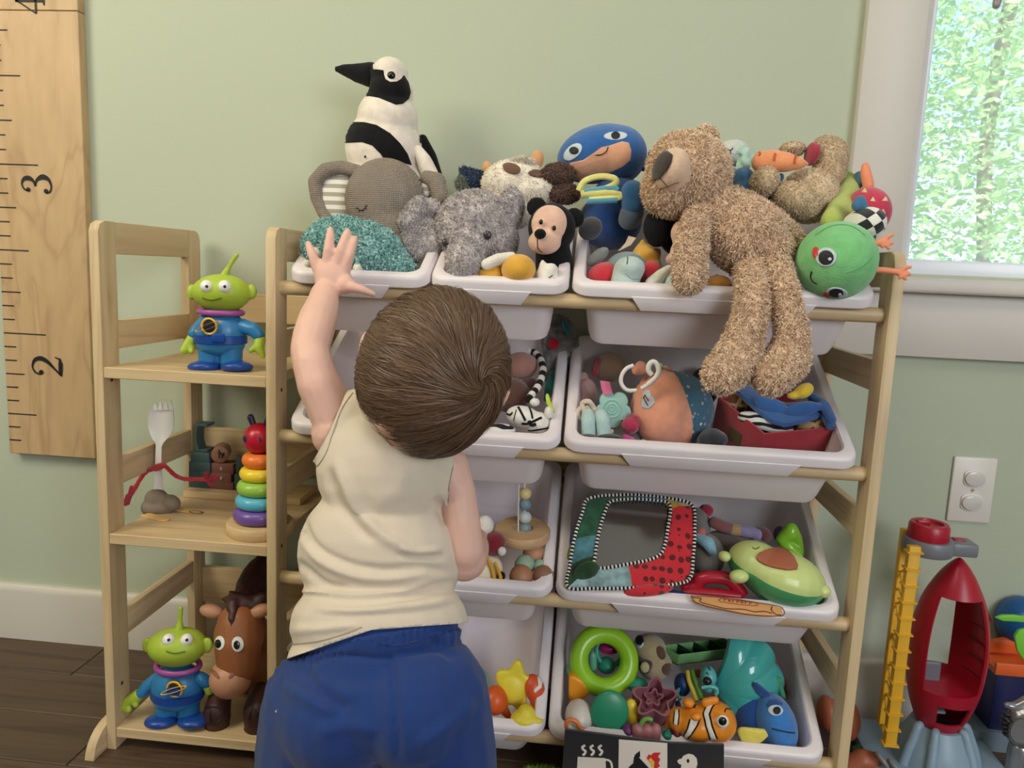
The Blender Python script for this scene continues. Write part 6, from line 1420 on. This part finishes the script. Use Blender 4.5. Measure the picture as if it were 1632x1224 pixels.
# ================================================================== TOYS ON THE SIDE SHELVES
AGR = plastic('alien_green_vinyl', (168, 192, 60), .45); ABL = plastic('suit_blue', (46, 122, 176), .35); ADK = plastic('boot_blue', (20, 68, 148), .35); PUR = plastic('collar_purple', (160, 76, 150), .4); GOLD = plastic('gold_plastic', (236, 182, 40), .35)
def space_toy(v, x, y, d, s, rot, label, hand_up, arms, head_turn=0):
    """figure with a round green head and blue suit; s crop pixels per unit (body half width), y at the soles"""
    t = T('space_creature_figure', label, 'toy figure', v, x, y, d)
    P = lambda a, b: (x + a * s, y - b * s); m_ = v.m(s, x, y, d)
    def g(): return G(v)
    link('legs', remesh(g().limb([(*P(-.42, .35), d, .40 * s), (*P(-.40, .95), d, .44 * s)]).limb([(*P(.42, .35), d, .40 * s), (*P(.40, .95), d, .44 * s)]), .0026, 3), ABL, t)
    link('torso', remesh(g().e(*P(0, 1.55), d, .98 * s, .86 * s, m_ * .72).e(*P(0, 1.05), d, .92 * s, .45 * s, m_ * .68), .0026, 3), ABL, t)
    link('belt', G().lathe([(m_ * .95, -m_ * .16), (m_ * 1.0, -m_ * .14), (m_ * 1.0, m_ * .14), (m_ * .95, m_ * .16)], xf(Matrix.Diagonal((1, .76, 1)), v.p(*P(0, 1.28), d))), ADK, t)
    link('buckle', G().box(v.p(*P(-.15 + head_turn, 1.30), d - m_ * .77), (m_ * .5, m_ * .10, m_ * .30), bev=.001), ADK, t)
    for q in (-1, 1): link('boot', remesh(g().e(*P(q * .62, .20), d - m_ * .25, .62 * s, .24 * s, m_ * .55).e(*P(q * .45, .32), d, .45 * s, .3 * s), .0026, 2), ADK, t)
    link('collar', G().torus(xf(Matrix.Diagonal((1, .8, 1)), v.p(*P(.02, 2.28), d)), m_ * .78, m_ * .11, 36, 10), PUR, t)
    hd = remesh(g().e(*P(.0 + head_turn, 3.02), d, 1.12 * s, .70 * s, m_ * .85).e(*P(.0 + head_turn, 2.72), d, .90 * s, .45 * s, m_ * .7), .0026, 3); ht = bvh(hd); hdo = link('head', hd, AGR, t)
    link('antenna', remesh(g().limb([(*P(head_turn + .05, 3.55), d, .20 * s), (*P(head_turn + .10 + hand_up * .16, 4.0), d, .085 * s), (*P(head_turn + .12 + hand_up * .45, 4.45), d, .09 * s)]), .002, 2), AGR, hdo)
    for q in (-1, 1):
        link('ear', remesh(g().e(*P(head_turn + q * 1.12, 3.05), d + m_ * .1, .22 * s, .30 * s, m_ * .12), .002, 2), AGR, hdo)
        ex_, ey_ = P(head_turn + q * .36 + hand_up * -.25, 3.28); h, nn, *_ = ht.ray_cast(CAM, v.ray(ex_, ey_))
        if h:
            w1 = link('eye', G().sphere(h - nn * m_ * .06, m_ * .235), EYEW, hdo); pp = (h - nn * m_ * .06) + (CAM - h).normalized() * m_ * .225; link('pupil', G().sphere(pp, m_ * .055), EYEB, w1)
    stitch(ht, v, [P(head_turn - .42 + hand_up * -.3, 2.82), P(head_turn - .1 + hand_up * -.3, 2.74), P(head_turn + .3 + hand_up * -.3, 2.82)], m_ * .03, hdo, 'mouth', plastic('moss_line', (96, 116, 34), .5))
    c = v.p(*P(.30 - hand_up * .35, 1.80), d) ; c.y = d - m_ * .70
    link('badge', G().cone(c + Vector((0, .002, 0)), c - Vector((0, .003, 0)), m_ * .26, m_ * .26, 24), plastic('badge_navy', (40, 44, 60), .3), t)
    link('badge_ring', G().torus(xf(Matrix.Rotation(math.radians(90), 3, 'X'), c - Vector((0, .003, 0))), m_ * .28, m_ * .04, 30, 8), GOLD, t)
    link('badge_orbit', G().torus(xf(Matrix.Rotation(math.radians(-22), 3, 'Y') @ Matrix.Rotation(math.radians(90), 3, 'X') @ Matrix.Diagonal((1, .16, 1)), c - Vector((0, .006, 0))), m_ * .52, m_ * .035, 30, 8), GOLD, t)
    for q, arm, hand in arms:
        link('arm', remesh(g().limb([(*P(a, b), d + m_ * e_, r * s) for a, b, e_, r in arm]), .0026, 3), ABL, t)
        G_ = g()
        for ch in hand: G_.limb([(*P(a, b), d + m_ * e_, r * s) for a, b, e_, r in ch], 10)
        link('hand', remesh(G_, .0022, 2), AGR, t)
    return t
d = FULL.pz(350, 588, .601).y
space_toy(c1, 1195, 998, d, 143, 0, 'green-headed toy figure in a blue suit standing alone on the top side shelf', 1,
          [(-1, [(-.72, 1.75, 0, .28), (-1.0, 1.45, -.1, .24)], [[(-1.05, 1.30, -.1, .22), (-1.25, 1.0, -.2, .20), (-1.40, .82, -.3, .15)], [(-1.15, 1.1, -.1, .18), (-1.10, .80, -.3, .11)]]),
           (1, [(.85, 1.75, 0, .30), (1.25, 1.62, -.1, .27), (1.45, 1.42, -.1, .25)], [[(1.50, 1.25, -.1, .22), (1.45, .95, -.2, .22), (1.62, .60, -.25, .10)], [(1.40, 1.05, -.2, .14), (1.15, .82, -.3, .10)]])], .05)
d = FULL.pz(285, 1148, .036).y
space_toy(c3, 580, 985, d, 150, 0, 'green-headed toy figure in a blue suit on the bottom side shelf beside the horse', 0,
          [(-1, [(-.80, 1.75, 0, .26), (-1.15, 1.50, -.1, .23), (-1.35, 1.25, -.15, .22)], [[(-1.50, 1.15, -.15, .24), (-1.85, .95, -.25, .18), (-2.05, .70, -.3, .15), (-1.85, .62, -.35, .13)], [(-1.60, 1.05, -.2, .18), (-1.58, .80, -.3, .12)]]),
           (1, [(.85, 1.8, 0, .26), (1.1, 1.65, .1, .25)], [[(1.15, 1.5, .1, .2), (1.2, 1.3, .1, .16)]])])

# --- fork figure
d = FULL.pz(255, 815, .350).y
t = T('fork_craft_figure', 'white plastic fork craft stuck in grey clay with red pipe-cleaner arms', 'craft figure', c2, 480, 900, d)
CLAY = mat('grey_clay', (128, 114, 98), rough=.7, bump=.15, bscale=90)
link('clay_base', remesh(G(c2).e(465, 850, d, 110, 55, .020).e(445, 790, d, 72, 60, .018).e(540, 820, d, 62, 50, .016, rot=-30).e(410, 850, d - .004, 60, 55, .018), .0024, 4), CLAY, t)
SPN = plastic('fork_white', (226, 222, 216), .3)
bm = bmesh.new(); hw = [(455, 168, 14), (440, 190, 40), (450, 230, 72), (482, 290, 88), (485, 350, 84), (478, 395, 62), (468, 420, 38), (462, 450, 24)]
g = G(); rows_ = []
for x, y, hw_ in ((492, 205, 72), (486, 235, 82), (483, 280, 88), (482, 330, 86), (480, 370, 72), (472, 405, 48), (465, 430, 28), (461, 455, 20), (459, 520, 20), (458, 640, 24), (458, 735, 30)):
    c = c2.p(x, y, d - .006); w_ = c2.m(hw_, x, y, d); bow = .007 if hw_ > 40 else .001; rows_.append([g.bm.verts.new(c + Vector((w_ * k / 4, bow * (k / 4) ** 2 * -1 + bow * .5, 0))) for k in range(-4, 5)])
for A, B in zip(rows_, rows_[1:]):
    for k in range(8): g.bm.faces.new((A[k], A[k + 1], B[k + 1], B[k]))
ex = bmesh.ops.extrude_face_region(g.bm, geom=g.bm.faces[:]); bmesh.ops.translate(g.bm, verts=[q for q in ex['geom'] if isinstance(q, bmesh.types.BMVert)], vec=(0, .0016, 0)); bmesh.ops.recalc_face_normals(g.bm, faces=g.bm.faces)
fk = link('fork', g, SPN, t)
for x, dx in ((436, 4), (470, 2), (506, 1), (540, 0)): link('tine', G(c2).plate([(x - 17, 218), (x + dx, 150 + (18 if x == 436 else 0)), (x + 17, 218)], d - .0055 - .002 * abs(x - 488) / 50, .0016), SPN, fk)
PC = plush('red_pipe_cleaner', (178, 24, 40))
def fuzzy(pts, r, nm='arm'):
    me = G().tube(smooth_path([c2.p(a, b, d + e_) for a, b, e_ in pts], 6), r, 8).mesh(); add_fur(me, 1600, .0016, .00025, .1, seed=44); link(nm, me, PC, t)
fuzzy([(495, 580, -.009), (455, 600, -.012), (410, 605, -.009), (360, 640, -.006), (310, 720, -.010), (260, 800, -.014)], .0030)
fuzzy([(430, 590, -.008), (490, 575, -.012), (530, 610, -.010), (580, 650, -.006), (650, 668, -.006), (780, 668, -.006)], .0030)
for q in ([(290, 715, -.010), (275, 745, -.012), (255, 830, -.015)], [(265, 770, -.014), (240, 835, -.016)], [(780, 668, -.006), (840, 655, -.008)], [(775, 660, -.006), (770, 625, -.008)], [(780, 672, -.006), (810, 712, -.008)], [(800, 650, -.008), (845, 660, -.010)]): fuzzy([q[0], tuple((a + b) / 2 for a, b in zip(q[0], q[-1])), q[-1]], .0030, 'hand')
ST_ = mat('craft_stick', (226, 184, 118), rough=.6); gl = lambda c_, dr, L_, w_: [c_ + dr * (a * L_) + Vector((-dr.y, dr.x, 0)) * (b * w_) for a, b in [(0, -1), (0, 1), (.8, 1), (.93, .8), (1, .3), (1, -.3), (.93, -.8), (.8, -1)]]
for a, b, dr, z in ((370, 900, Vector((.93, -.36, 0)), .3505), (560, 860, Vector((.97, -.22, 0)), .3505)):
    c = c2.pz(a, b, z); f_ = link('foot', G().prism(gl(c, dr, .054, .0085), (0, 0, .0018), .0004), ST_, t)
c = c2.pz(705, 882, .3525); link('foot_mark', G().tube([c + Vector((.012 * math.cos(a), .0045 * math.sin(a), 0)) for a in [2 * math.pi * i / 24 for i in range(24)]], .0007, 6, closed=True), mat('marker_brown', (90, 66, 46)), t)

# --- ring stacker
d = FULL.pz(413, 848, .350).y
t = T('ring_stacker', 'rainbow ring stacker with a red ball top partly behind the upright', 'stacking toy', c2, 1120, 1010, d)
zc = c2.p(1130, 500, d).x; z0 = .350; mm_ = lambda n: c2.m(n, 1120, 700, d)
cx_ = c2.p(1120, 900, d).x
BASE = Matrix.Identity(3)
link('base', G().lathe([(0, 0), (mm_(195), 0), (mm_(212), .005), (mm_(212), .016), (mm_(205), .019), (0, .019)], xf(BASE, (cx_, d, z0)), 48), wood('stacker_wood', (224, 194, 146), (190, 152, 104), 'x', 1, .4), t)
ztop = z0 + .019
for r_, y0, y1, cl, nm in ((170, 965, 865, (112, 82, 160), 'violet'), (155, 865, 770, (90, 180, 206), 'sky'), (145, 775, 675, (150, 196, 74), 'lime'), (128, 682, 590, (238, 208, 54), 'yellow'), (112, 595, 495, (236, 124, 50), 'orange')):
    h = mm_(y0 - y1) * .96; link('ring', G().torus(xf(BASE, (cx_, d, ztop + h / 2)), mm_(r_) - h / 2, h / 2, 44, 16), plastic('stacker_' + nm, cl, .3), t); ztop += h * .97
link('post', G().cone((cx_, d, z0 + .015), (cx_, d, ztop + .01), .005, .005), wood('stacker_wood', 0, 0), t)
rr = mm_(102); link('ball_top', G().sphere((cx_, d, ztop + rr * .92), rr, seg=36, rings=24), plastic('stacker_red', (186, 24, 48), .3), t)
for q in (-1, 1): link('knob', G().limbw([(Vector((cx_ + q * .010, d, ztop + rr * 1.8)), .0045), (Vector((cx_ + q * .014, d, ztop + rr * 2.25)), .0050)]), plastic('knob_plum', (60, 40, 76), .4), t)
for q in (-.55, .35): link('dot', G().sphere((cx_ + rr * q, d - rr * .86, ztop + rr * 1.05), (.0040, .0015, .0055)), plastic('knob_plum', 0), t)

# --- wooden blocks at the back of the middle shelf
PLK = link('wooden_tray', G().bx(-.680, -.470, -.115, -.030, .3505, .363, bev=.001), wood('stacker_wood', 0, 0)); recenter(tag(PLK, 'thin pale wooden tray under the stacked blocks on the middle side shelf', 'tray'))
SL = plastic('slate_block', (62, 84, 84), .6, bump=.2, bscale=120); BRB = plastic('brick_block', (122, 78, 66), .6, bump=.2, bscale=120)
d = -.095
def blk(v, x0, x1, y0, y1, m_, label, dep=.03, name='block'):
    a, b = v.p(x0, y1, d), v.p(x1, y0, d); return single(name, G().bx(a.x, b.x, d, d + dep, a.z, b.z, bev=.002).mesh(), m_, label, 'block')
blk(c2, 655, 795, 622, 740, SL, 'slate block at the bottom of the left stack on the wooden tray'); blk(c2, 655, 795, 560, 620, SL, 'second slate block up in the left stack'); blk(c2, 668, 790, 495, 558, SL, 'third slate block up in the left stack')
g = G(); a = c2.p(735, 400, d); rw = c2.m(42, 735, 400, d); hh = c2.m(92, 735, 400, d)
g.prism([a + Vector((x * rw, 0, z * hh)) for x, z in ((-1, -1), (-1, 1), (1, 1), (1, .82), (-.5, .82), (-.72, .3), (-.72, -.3), (-.4, -.85), (1, -.85), (1, -1))], (0, .028, 0), .001); single('arch_block', g.mesh(), SL, 'tall hollow slate block on top of the left stack', 'block')
blk(c2, 805, 945, 692, 750, BRB, 'lowest reddish block under the round stamp'); blk(c2, 800, 930, 632, 690, BRB, 'middle reddish block with a pale button under the round stamp'); blk(c2, 802, 945, 572, 630, BRB, 'upper reddish block directly under the round stamp')
for y in (600, 662): single('block_button', G(c2).e(868, y, d - .001, 9, 12, .002).mesh(), plastic('button_grey', (176, 150, 140), .4), 'pale button on the %s reddish block' % ('upper' if y == 600 else 'middle'), 'button')
blk(c2, 950, 1010, 640, 745, SL, 'slate block half hidden behind the ring stacker'); blk(c2, 960, 1010, 540, 636, SL, 'upper slate block half hidden behind the ring stacker')
t = T('round_stamp', 'round wooden stamp with black letters lying on the reddish blocks', 'stamp', c2, 870, 568, d)
c = c2.p(858, 510, d); rs = c2.m(55, 858, 510, d); WS = wood('stamp_wood', (150, 106, 84), (120, 80, 62), 'y', 1, .4)
link('barrel', G().lathe([(rs * .9, 0), (rs, .001), (rs, .034), (rs * .9, .035)], xf(Matrix.Rotation(math.radians(-90), 3, 'X') @ Matrix.Rotation(math.radians(-18), 3, 'Y'), c), 32), WS, t)
for q in ([(-.55, .25), (-.55, -.35)], [(-.55, .05), (-.35, .3), (-.2, .25)], [(-.05, .6), (-.05, -.4)], [(-.05, 0), (.15, .25), (.3, .1), (.3, -.4)], [(.5, .3), (.5, -.1)]):
    link('letter', G().tube([c + Vector((x * rs, -.0005, z * rs)) for x, z in q], .0012, 6), INK, t)

# --- brown horse on the bottom shelf
d = FULL.pz(350, 1165, .036).y + .045
HB = plastic('horse_tan', (150, 92, 56), .45); HD = plastic('horse_dark', (66, 34, 30), .5, bump=.4, bscale=60); HM = plastic('horse_muzzle', (190, 138, 108), .45)
t = T('toy_horse', 'brown plastic toy horse with pale muzzle, dark mane and lettered hooves', 'toy horse', c3, 900, 1010, d)
hb = remesh(G(c3).limb([(925, 640, d - .030, 118), (925, 520, d - .022, 132), (930, 410, d - .010, 125)]).e(930, 470, d - .01, 140, 150, .036).limb([(980, 420, d + .02, 100), (1040, 520, d + .07, 110), (1080, 600, d + .12, 120)]), .003, 5); tr_ = bvh(hb)
link('head', hb, HB, t)
mz = remesh(G(c3).e(880, 720, d - .042, 118, 108, .030).e(885, 670, d - .036, 110, 60, .028), .003, 4); mt_ = bvh(mz); mo = link('muzzle', mz, HM, t)
for x, ro in ((795, -50), (893, 50)): link('nostril', patch(mt_, c3, circ(x, 690, 34, 11, ro), step=1.1), plastic('nostril_shade', (140, 92, 70), .6), mo)
for x, y, ro in ((775, 335, 12), (1045, 335, -20)):
    e_ = link('ear', remesh(G(c3).e(x, y, d - .006, 72, 40, .012, rot=-ro), .0026, 2), HM, t)
hm = remesh(G(c3).limb([(860, 265, d, 18), (900, 300, d - .014, 40), (890, 380, d - .034, 24), (884, 440, d - .042, 10)]).limb([(830, 265, d, 8), (880, 275, d - .01, 26)]).limb([(875, 220, d, 8), (920, 270, d - .004, 40), (1010, 300, d + .004, 60), (1070, 260, d + .01, 40)]).limb([(940, 290, d, 50), (1000, 200, d + .05, 90), (1050, 120, d + .08, 90), (1090, 60, d + .09, 70)]), .003, 3, .002, 90); link('mane', hm, HD, t)
for x, y, r1, r2 in ((820, 515, 34, 50), (922, 522, 42, 54)):
    w1 = link('eye', patch(tr_, c3, circ(x, y, r1 * .8, r2 * .8)), EYEW, t); link('pupil', patch(tr_, c3, circ(x - 6, y + 4, 17, 24), off=.002), EYEB, w1)
for x0, ch in ((805, 'D'), (1028, 'N')):
    dd_ = d - .030
    lg = link('leg', remesh(G(c3).limb([(x0 + 20, 800, d - .005, 62), (x0, 900, dd_, 74), (x0, 950, dd_, 72)]).e(x0, 990, dd_, 72, 34, .020), .003, 3), HD, t); bt = bvh(lg.data); 
    bt = BVHTree.FromPolygons([q.co + t.location for q in lg.data.vertices], [tuple(p.vertices) for p in lg.data.polygons])
    ls = {'D': [[(765, 885), (770, 965)], [(745, 882), (800, 880), (835, 905), (828, 945), (790, 968), (750, 970)]], 'N': [[(985, 950), (1005, 870)], [(1005, 870), (1045, 948)], [(1045, 948), (1072, 878)]]}[ch]
    for q in ls: stitch(bt, c3, q, .0016, lg, 'letter', INK)
link('body', remesh(G(c3).limb([(1000, 640, d + .04, 120), (1120, 700, d + .12, 150)]).e(1060, 690, d + .09, 150, 110, .05), .0035, 3), HB, t)
link('leg', remesh(G(c3).limb([(1140, 760, d + .12, 60), (1150, 960, d + .11, 60)]), .0035, 2), HD, t)

# ================================================================== TOYS ON THE FLOOR AT THE RIGHT
v = e7; D = -.14
t = T('toy_rocket', 'red toy rocket on a pale blue launch pad with a yellow ladder tower', 'toy rocket', v, 240, 1200, D); t.location.z = 0
RKT = plastic('rocket_red', (172, 22, 46), .35); PB = plastic('pad_blue', (140, 162, 180), .4); GY = plastic('gantry_yellow', (232, 178, 46), .45); GG = plastic('platform_grey', (122, 124, 132), .4)
ax0, ax1 = v.p(255, 1020, D), v.p(300, 205, D); Hh = ax1.z - ax0.z; kx = v.m(1, 280, 600, D)
prof = [(1020, 92), (960, 118), (900, 140), (840, 156), (780, 165), (700, 171), (620, 172), (540, 166), (460, 150), (390, 128), (330, 100), (280, 72), (240, 42), (215, 18), (205, 2)]
zz = [ax0.z + (1020 - y) / 815 * Hh for y, r in prof]; pr2 = smooth_path([Vector((r * kx, z)) for (y, r), z in zip(prof, zz)], 3)
n_ = 72; bm = bmesh.new(); rings = []; cxr = (ax0.x + ax1.x) / 2
for q in pr2: rings.append([bm.verts.new((cxr + q.x * math.cos(2 * math.pi * j / n_), D + q.x * math.sin(2 * math.pi * j / n_), q.y)) for j in range(n_)])
fz = lambda y: ax0.z + (1020 - y) / 815 * Hh
for a, b in zip(rings, rings[1:]):
    zc_ = (a[0].co.z + b[0].co.z) / 2
    for j in range(n_):
        an = (360 * (j + .5) / n_) % 360           # 270 faces the room
        o1 = fz(800) < zc_ < fz(375) and (216 < an < 316)
        o2 = fz(960) < zc_ < fz(850) and (238 < an < 300)
        o3 = fz(770) < zc_ < fz(330) and (60 < an < 150)
        if not (o1 or o2 or o3): bm.faces.new((a[j], a[(j + 1) % n_], b[(j + 1) % n_], b[j]))
bmesh.ops.recalc_face_normals(bm, faces=bm.faces); bm.normal_update()
me = bpy.data.meshes.new('hull'); bm.to_mesh(me); bm.free(); o = bpy.data.objects.new('tmp', me); COL.objects.link(o); md = o.modifiers.new('s', 'SOLIDIFY'); md.thickness = .0035; md.offset = -1
me2 = bpy.data.meshes.new_from_object(o.evaluated_get(bpy.context.evaluated_depsgraph_get())); bpy.data.objects.remove(o); me2.polygons.foreach_set('use_smooth', [True] * len(me2.polygons)); me2.set_sharp_from_angle(angle=.7)
hull = link('hull', me2, RKT, t)
for k in range(5): z = fz(760 - 75 * k); link('rib', G().tube([(cxr + (kx * 158) * math.cos(a), D + (kx * 158) * math.sin(a), z) for a in [math.radians(-25 + 60 * i / 8) for i in range(9)]], .002, 6), plastic('rocket_dark', (120, 14, 34), .4), hull)
link('floor_plate', G().lathe([(0, 0), (kx * 150, 0), (kx * 150, .004), (0, .004)], xf(Matrix.Identity(3), (cxr, D, fz(830)))), RKT, hull)
link('seat', remesh(G().bx(cxr - .035, cxr + .002, D + .012, D + .018, fz(905), fz(725), .004).bx(cxr - .035, cxr + .005, D - .015, D + .018, fz(945), fz(925), .003), .0025, 2), GG, t)
bz = fz(1020)
link('pad', G().lathe([(kx * 190, 0), (kx * 190, .02), (kx * 168, .045), (kx * 140, bz - .010), (kx * 118, bz + .006), (kx * 98, bz + .006), (kx * 96, bz - .01), (0, bz - .012)], xf(Matrix.Identity(3), (cxr, D, 0)), 48), PB, t)
link('pad_base', G().bx(cxr - kx * 330, cxr + kx * 330, D - .10, D + .10, 0, .018, .006), PB, t)
for an in (205, 242, 312, 350, 90):
    c_, s_ = math.cos(math.radians(an)), math.sin(math.radians(an)); q = [Vector((cxr + c_ * r * kx, D + s_ * r * kx, z)) for r, z in ((104, bz + .008), (128, bz + .004), (150, bz - .016), (172, bz * .55), (192, .015))]
    link('fin', G().tube(smooth_path(q, 4), [.005, .006, .006, .007, .007, .007, .007, .008, .008, .008, .008, .008, .008, .008, .008, .008, .008], 10), PB, t)
for k in range(3):
    for a0 in (252, 300): 
        pass
    z = bz - .018 - .016 * k; rr_ = kx * (146 + 7 * k); link('groove', G().tube([(cxr + rr_ * math.cos(a), D + rr_ * math.sin(a), z) for a in [math.radians(256 + 30 * i / 8) for i in range(9)]], .0016, 6), plastic('pad_light', (170, 188, 202), .4), t)
# ladder tower
gx = [v.p(100, 700, D - .045), v.p(35, 640, D + .01)]
zt, zb_ = v.p(120, 150, D - .045).z, v.p(15, 1110, D - .045).z
xa, xb = v.p(130, 155, D - .045).x - .006, v.p(60, 120, D + .010).x
gp = link('gantry', G().bx(xa - .0085, xa + .0085, D - .052, D - .040, zb_, zt, .0012), GY, t)
link('gantry_rail', G().bx(xb - .005, xb + .005, D + .004, D + .016, zb_, zt + .008, .0012), GY, t)
for k in range(13):
    z = zb_ + (zt - zb_) * (k + .02) / 12.4
    link('rung', G().bx(xa - .0115, xa + .0115, D - .055, D - .038, z, z + .0022), GY, t)
    if k < 12:
        z2 = zb_ + (zt - zb_) * (k + 1.02) / 12.4; A_, B_ = Vector((xa - .004, D - .043, z)), Vector((xb, D + .006, z2)); C_, D_ = Vector((xa - .004, D - .043, z2)), Vector((xb, D + .006, z))
        link('brace', G().tube([A_, B_] if k % 2 else [C_, D_], .0018, 6), GY, t)
        if k % 3 == 0: link('brace', G().tube([A_, D_], .0020, 6), GY, t)
zp = v.p(200, 160, D - .02).z
link('platform', G().lathe([(0, -.011), (kx * 105, -.011), (kx * 112, -.006), (kx * 112, .008), (kx * 106, .012), (0, .012)], xf(Matrix.Identity(3), (v.p(175, 160, D - .01).x, D - .01, zp)), 40), GG, t)
link('platform_arm', G().bx(v.p(230, 160, D).x, v.p(388, 160, D).x, D - .025, D + .012, zp - .011, zp + .010, .004), GG, t)
link('arm_button', G().bx(v.p(290, 160, D).x, v.p(345, 160, D).x, D - .010, D + .004, zp + .009, zp + .012, .001), RKT, t)
link('button', G().lathe([(kx * 86, 0), (kx * 90, .004), (kx * 88, .022), (kx * 80, .026), (kx * 60, .026), (kx * 56, .022), (0, .022)], xf(Matrix.Identity(3), (v.p(172, 160, D - .01).x, D - .01, zp + .010)), 40), RKT, t)
link('button_tab', G().bx(v.p(120, 60, D - .01).x, v.p(185, 60, D - .01).x, D - .014, D - .008, zp + .032, zp + .040, .002), RKT, t)

# orange track toy with blue ball
D2 = -.07
t = T('track_toy', 'toy with an orange track, dark blue tower and blue dome at the right edge', 'toy track', v, 600, 1150, D2); t.location.z = 0
ORG_ = plastic('track_orange', (232, 104, 44), .35)
a, b = v.p(455, 700, D2), v.p(760, 700, D2)
link('track', G().bx(a.x, b.x, D2 - .03, D2 + .03, v.p(500, 728, D2).z, v.p(500, 700, D2).z, .001).bx(a.x, b.x, D2 - .034, D2 - .028, v.p(500, 728, D2).z, v.p(500, 672, D2).z, .001).bx(a.x, b.x, D2 + .028, D2 + .034, v.p(500, 728, D2).z, v.p(500, 672, D2).z, .001), ORG_, t)
link('ramp', G(v).plate([(462, 660), (500, 615), (560, 605), (640, 625), (640, 670), (470, 668)], D2 + .02, .012, .001), ORG_, t)
link('tower', G(v).plate([(515, 742), (700, 745), (700, 1160), (555, 1145), (462, 1085)], D2, .05, .002), plastic('tower_navy', (24, 28, 84), .4), t)
link('dome', G(v).e(640, 520, D2 + .045, 120, 125, .045, seg=32, rings=20), plastic('dome_blue', (28, 92, 158), .3), t)
LG_ = plastic('leaf_lime', (126, 208, 66), .35)
link('leaf', G(v).plate([(508, 500), (540, 488), (600, 488), (680, 500), (680, 524), (600, 518), (540, 515)], D2 - .03, .006, .001), LG_, t)
link('leaf', G(v).plate([(598, 590), (620, 560), (660, 550), (700, 600), (680, 690), (640, 700), (612, 660)], D2 - .035, .006, .001), LG_, t)
link('base', G(v).plate([(380, 1040), (560, 1060), (760, 1150), (760, 1260), (380, 1260)], D2 - .01, .09, .003), plastic('base_blue_grey', (110, 126, 140), .4), t)
D3 = -.15
t = T('silver_robot', 'shiny silver robot toy at the bottom right corner', 'robot toy', v, 630, 1220, D3); t.location.z = 0
SV = plastic('silver_plastic', (150, 150, 154), .25, metal=.6)
link('head', remesh(G(v).e(640, 960, D3, 75, 50, .02, rot=25).limb([(560, 920, D3, 16), (600, 930, D3, 26), (660, 900, D3, 30)]), .0025, 2), SV, t)
link('gear', G(v).e(640, 1045, D3, 84, 84, .022), SV, t)
link('dial', G().lathe([(0, 0), (v.m(62, 640, 1045, D3), 0), (v.m(62, 640, 1045, D3), .003), (v.m(50, 640, 1045, D3), .003), (v.m(48, 640, 1045, D3), .001), (0, .001)], xf(Matrix.Rotation(math.radians(90), 3, 'X'), v.p(640, 1045, D3 - .021)), 30), SV, t)
link('leg', remesh(G(v).limb([(620, 1130, D3, 50), (605, 1200, D3, 48), (600, 1260, D3, 52)]), .003, 2), SV, t)
for k in range(6): link('tooth', G(v).e(543 + abs(k - 2.5) * 5, 960 + 20 * k, D3, 14, 10, .008), plastic('gear_dark', (54, 54, 60), .4), t)
# orange gourd-like toy
D4 = -.13
t = T('orange_toy_head', 'brown-orange rounded toy with a green brim on the floor behind the right post', 'toy', f8, 560, 900, D4 + .02)
OB = plastic('burnt_orange', (176, 98, 66), .45)
link('head', remesh(G(f8).e(480, 560, D4 + .03, 195, 300, .030).e(230, 480, D4 + .04, 120, 240, .026), .003, 4), OB, t)
link('brim', remesh(G(f8).limb([(460, 1030, D4, 70), (600, 980, D4 - .004, 62), (680, 930, D4, 36)]), .0026, 3), plastic('bottle_green', (30, 74, 46), .25), t)
t = T('spring_toy', 'orange cylinder toy with grey spring rings in the bottom right foreground', 'toy', f8, 700, 1200, -.19); t.location.z = 0
D5 = -.17
link('barrel', remesh(G(f8).limb([(480, 1250, D5, 150), (720, 1120, D5, 150), (840, 1130, D5, 130)]), .003, 3), OB, t)
g = G(); 
for x, y in ((980, 1120), (1150, 1210)): g = G(); g.torus(xf(frame(25) @ Matrix.Rotation(math.radians(80), 3, 'Y'), f8.p(x, y, D5 - .02)), f8.m(95, x, y, D5), f8.m(28, x, y, D5), 30, 10); link('spring_ring', g, plastic('ring_grey', (140, 136, 134), .35), t)
link('collar', remesh(G(f8).limb([(880, 1060, D5, 60), (860, 1200, D5, 60)]), .003, 2), plastic('collar_dark', (70, 66, 74), .4), t)
t = T('scrub_brush', 'lime green bristly toy lying on the floor under the bottom bins', 'toy brush', FULL, 868, 1226, -.30); t.location.z = 0
c = FULL.pz(868, 1238, .006)
me = remesh(G().sphere(c, (.038, .026, .006)), .0025, 1); add_fur(me, 900, .006, .0007, .1, seed=50); link('bristles', me, plastic('brush_lime', (140, 178, 66), .5), t)
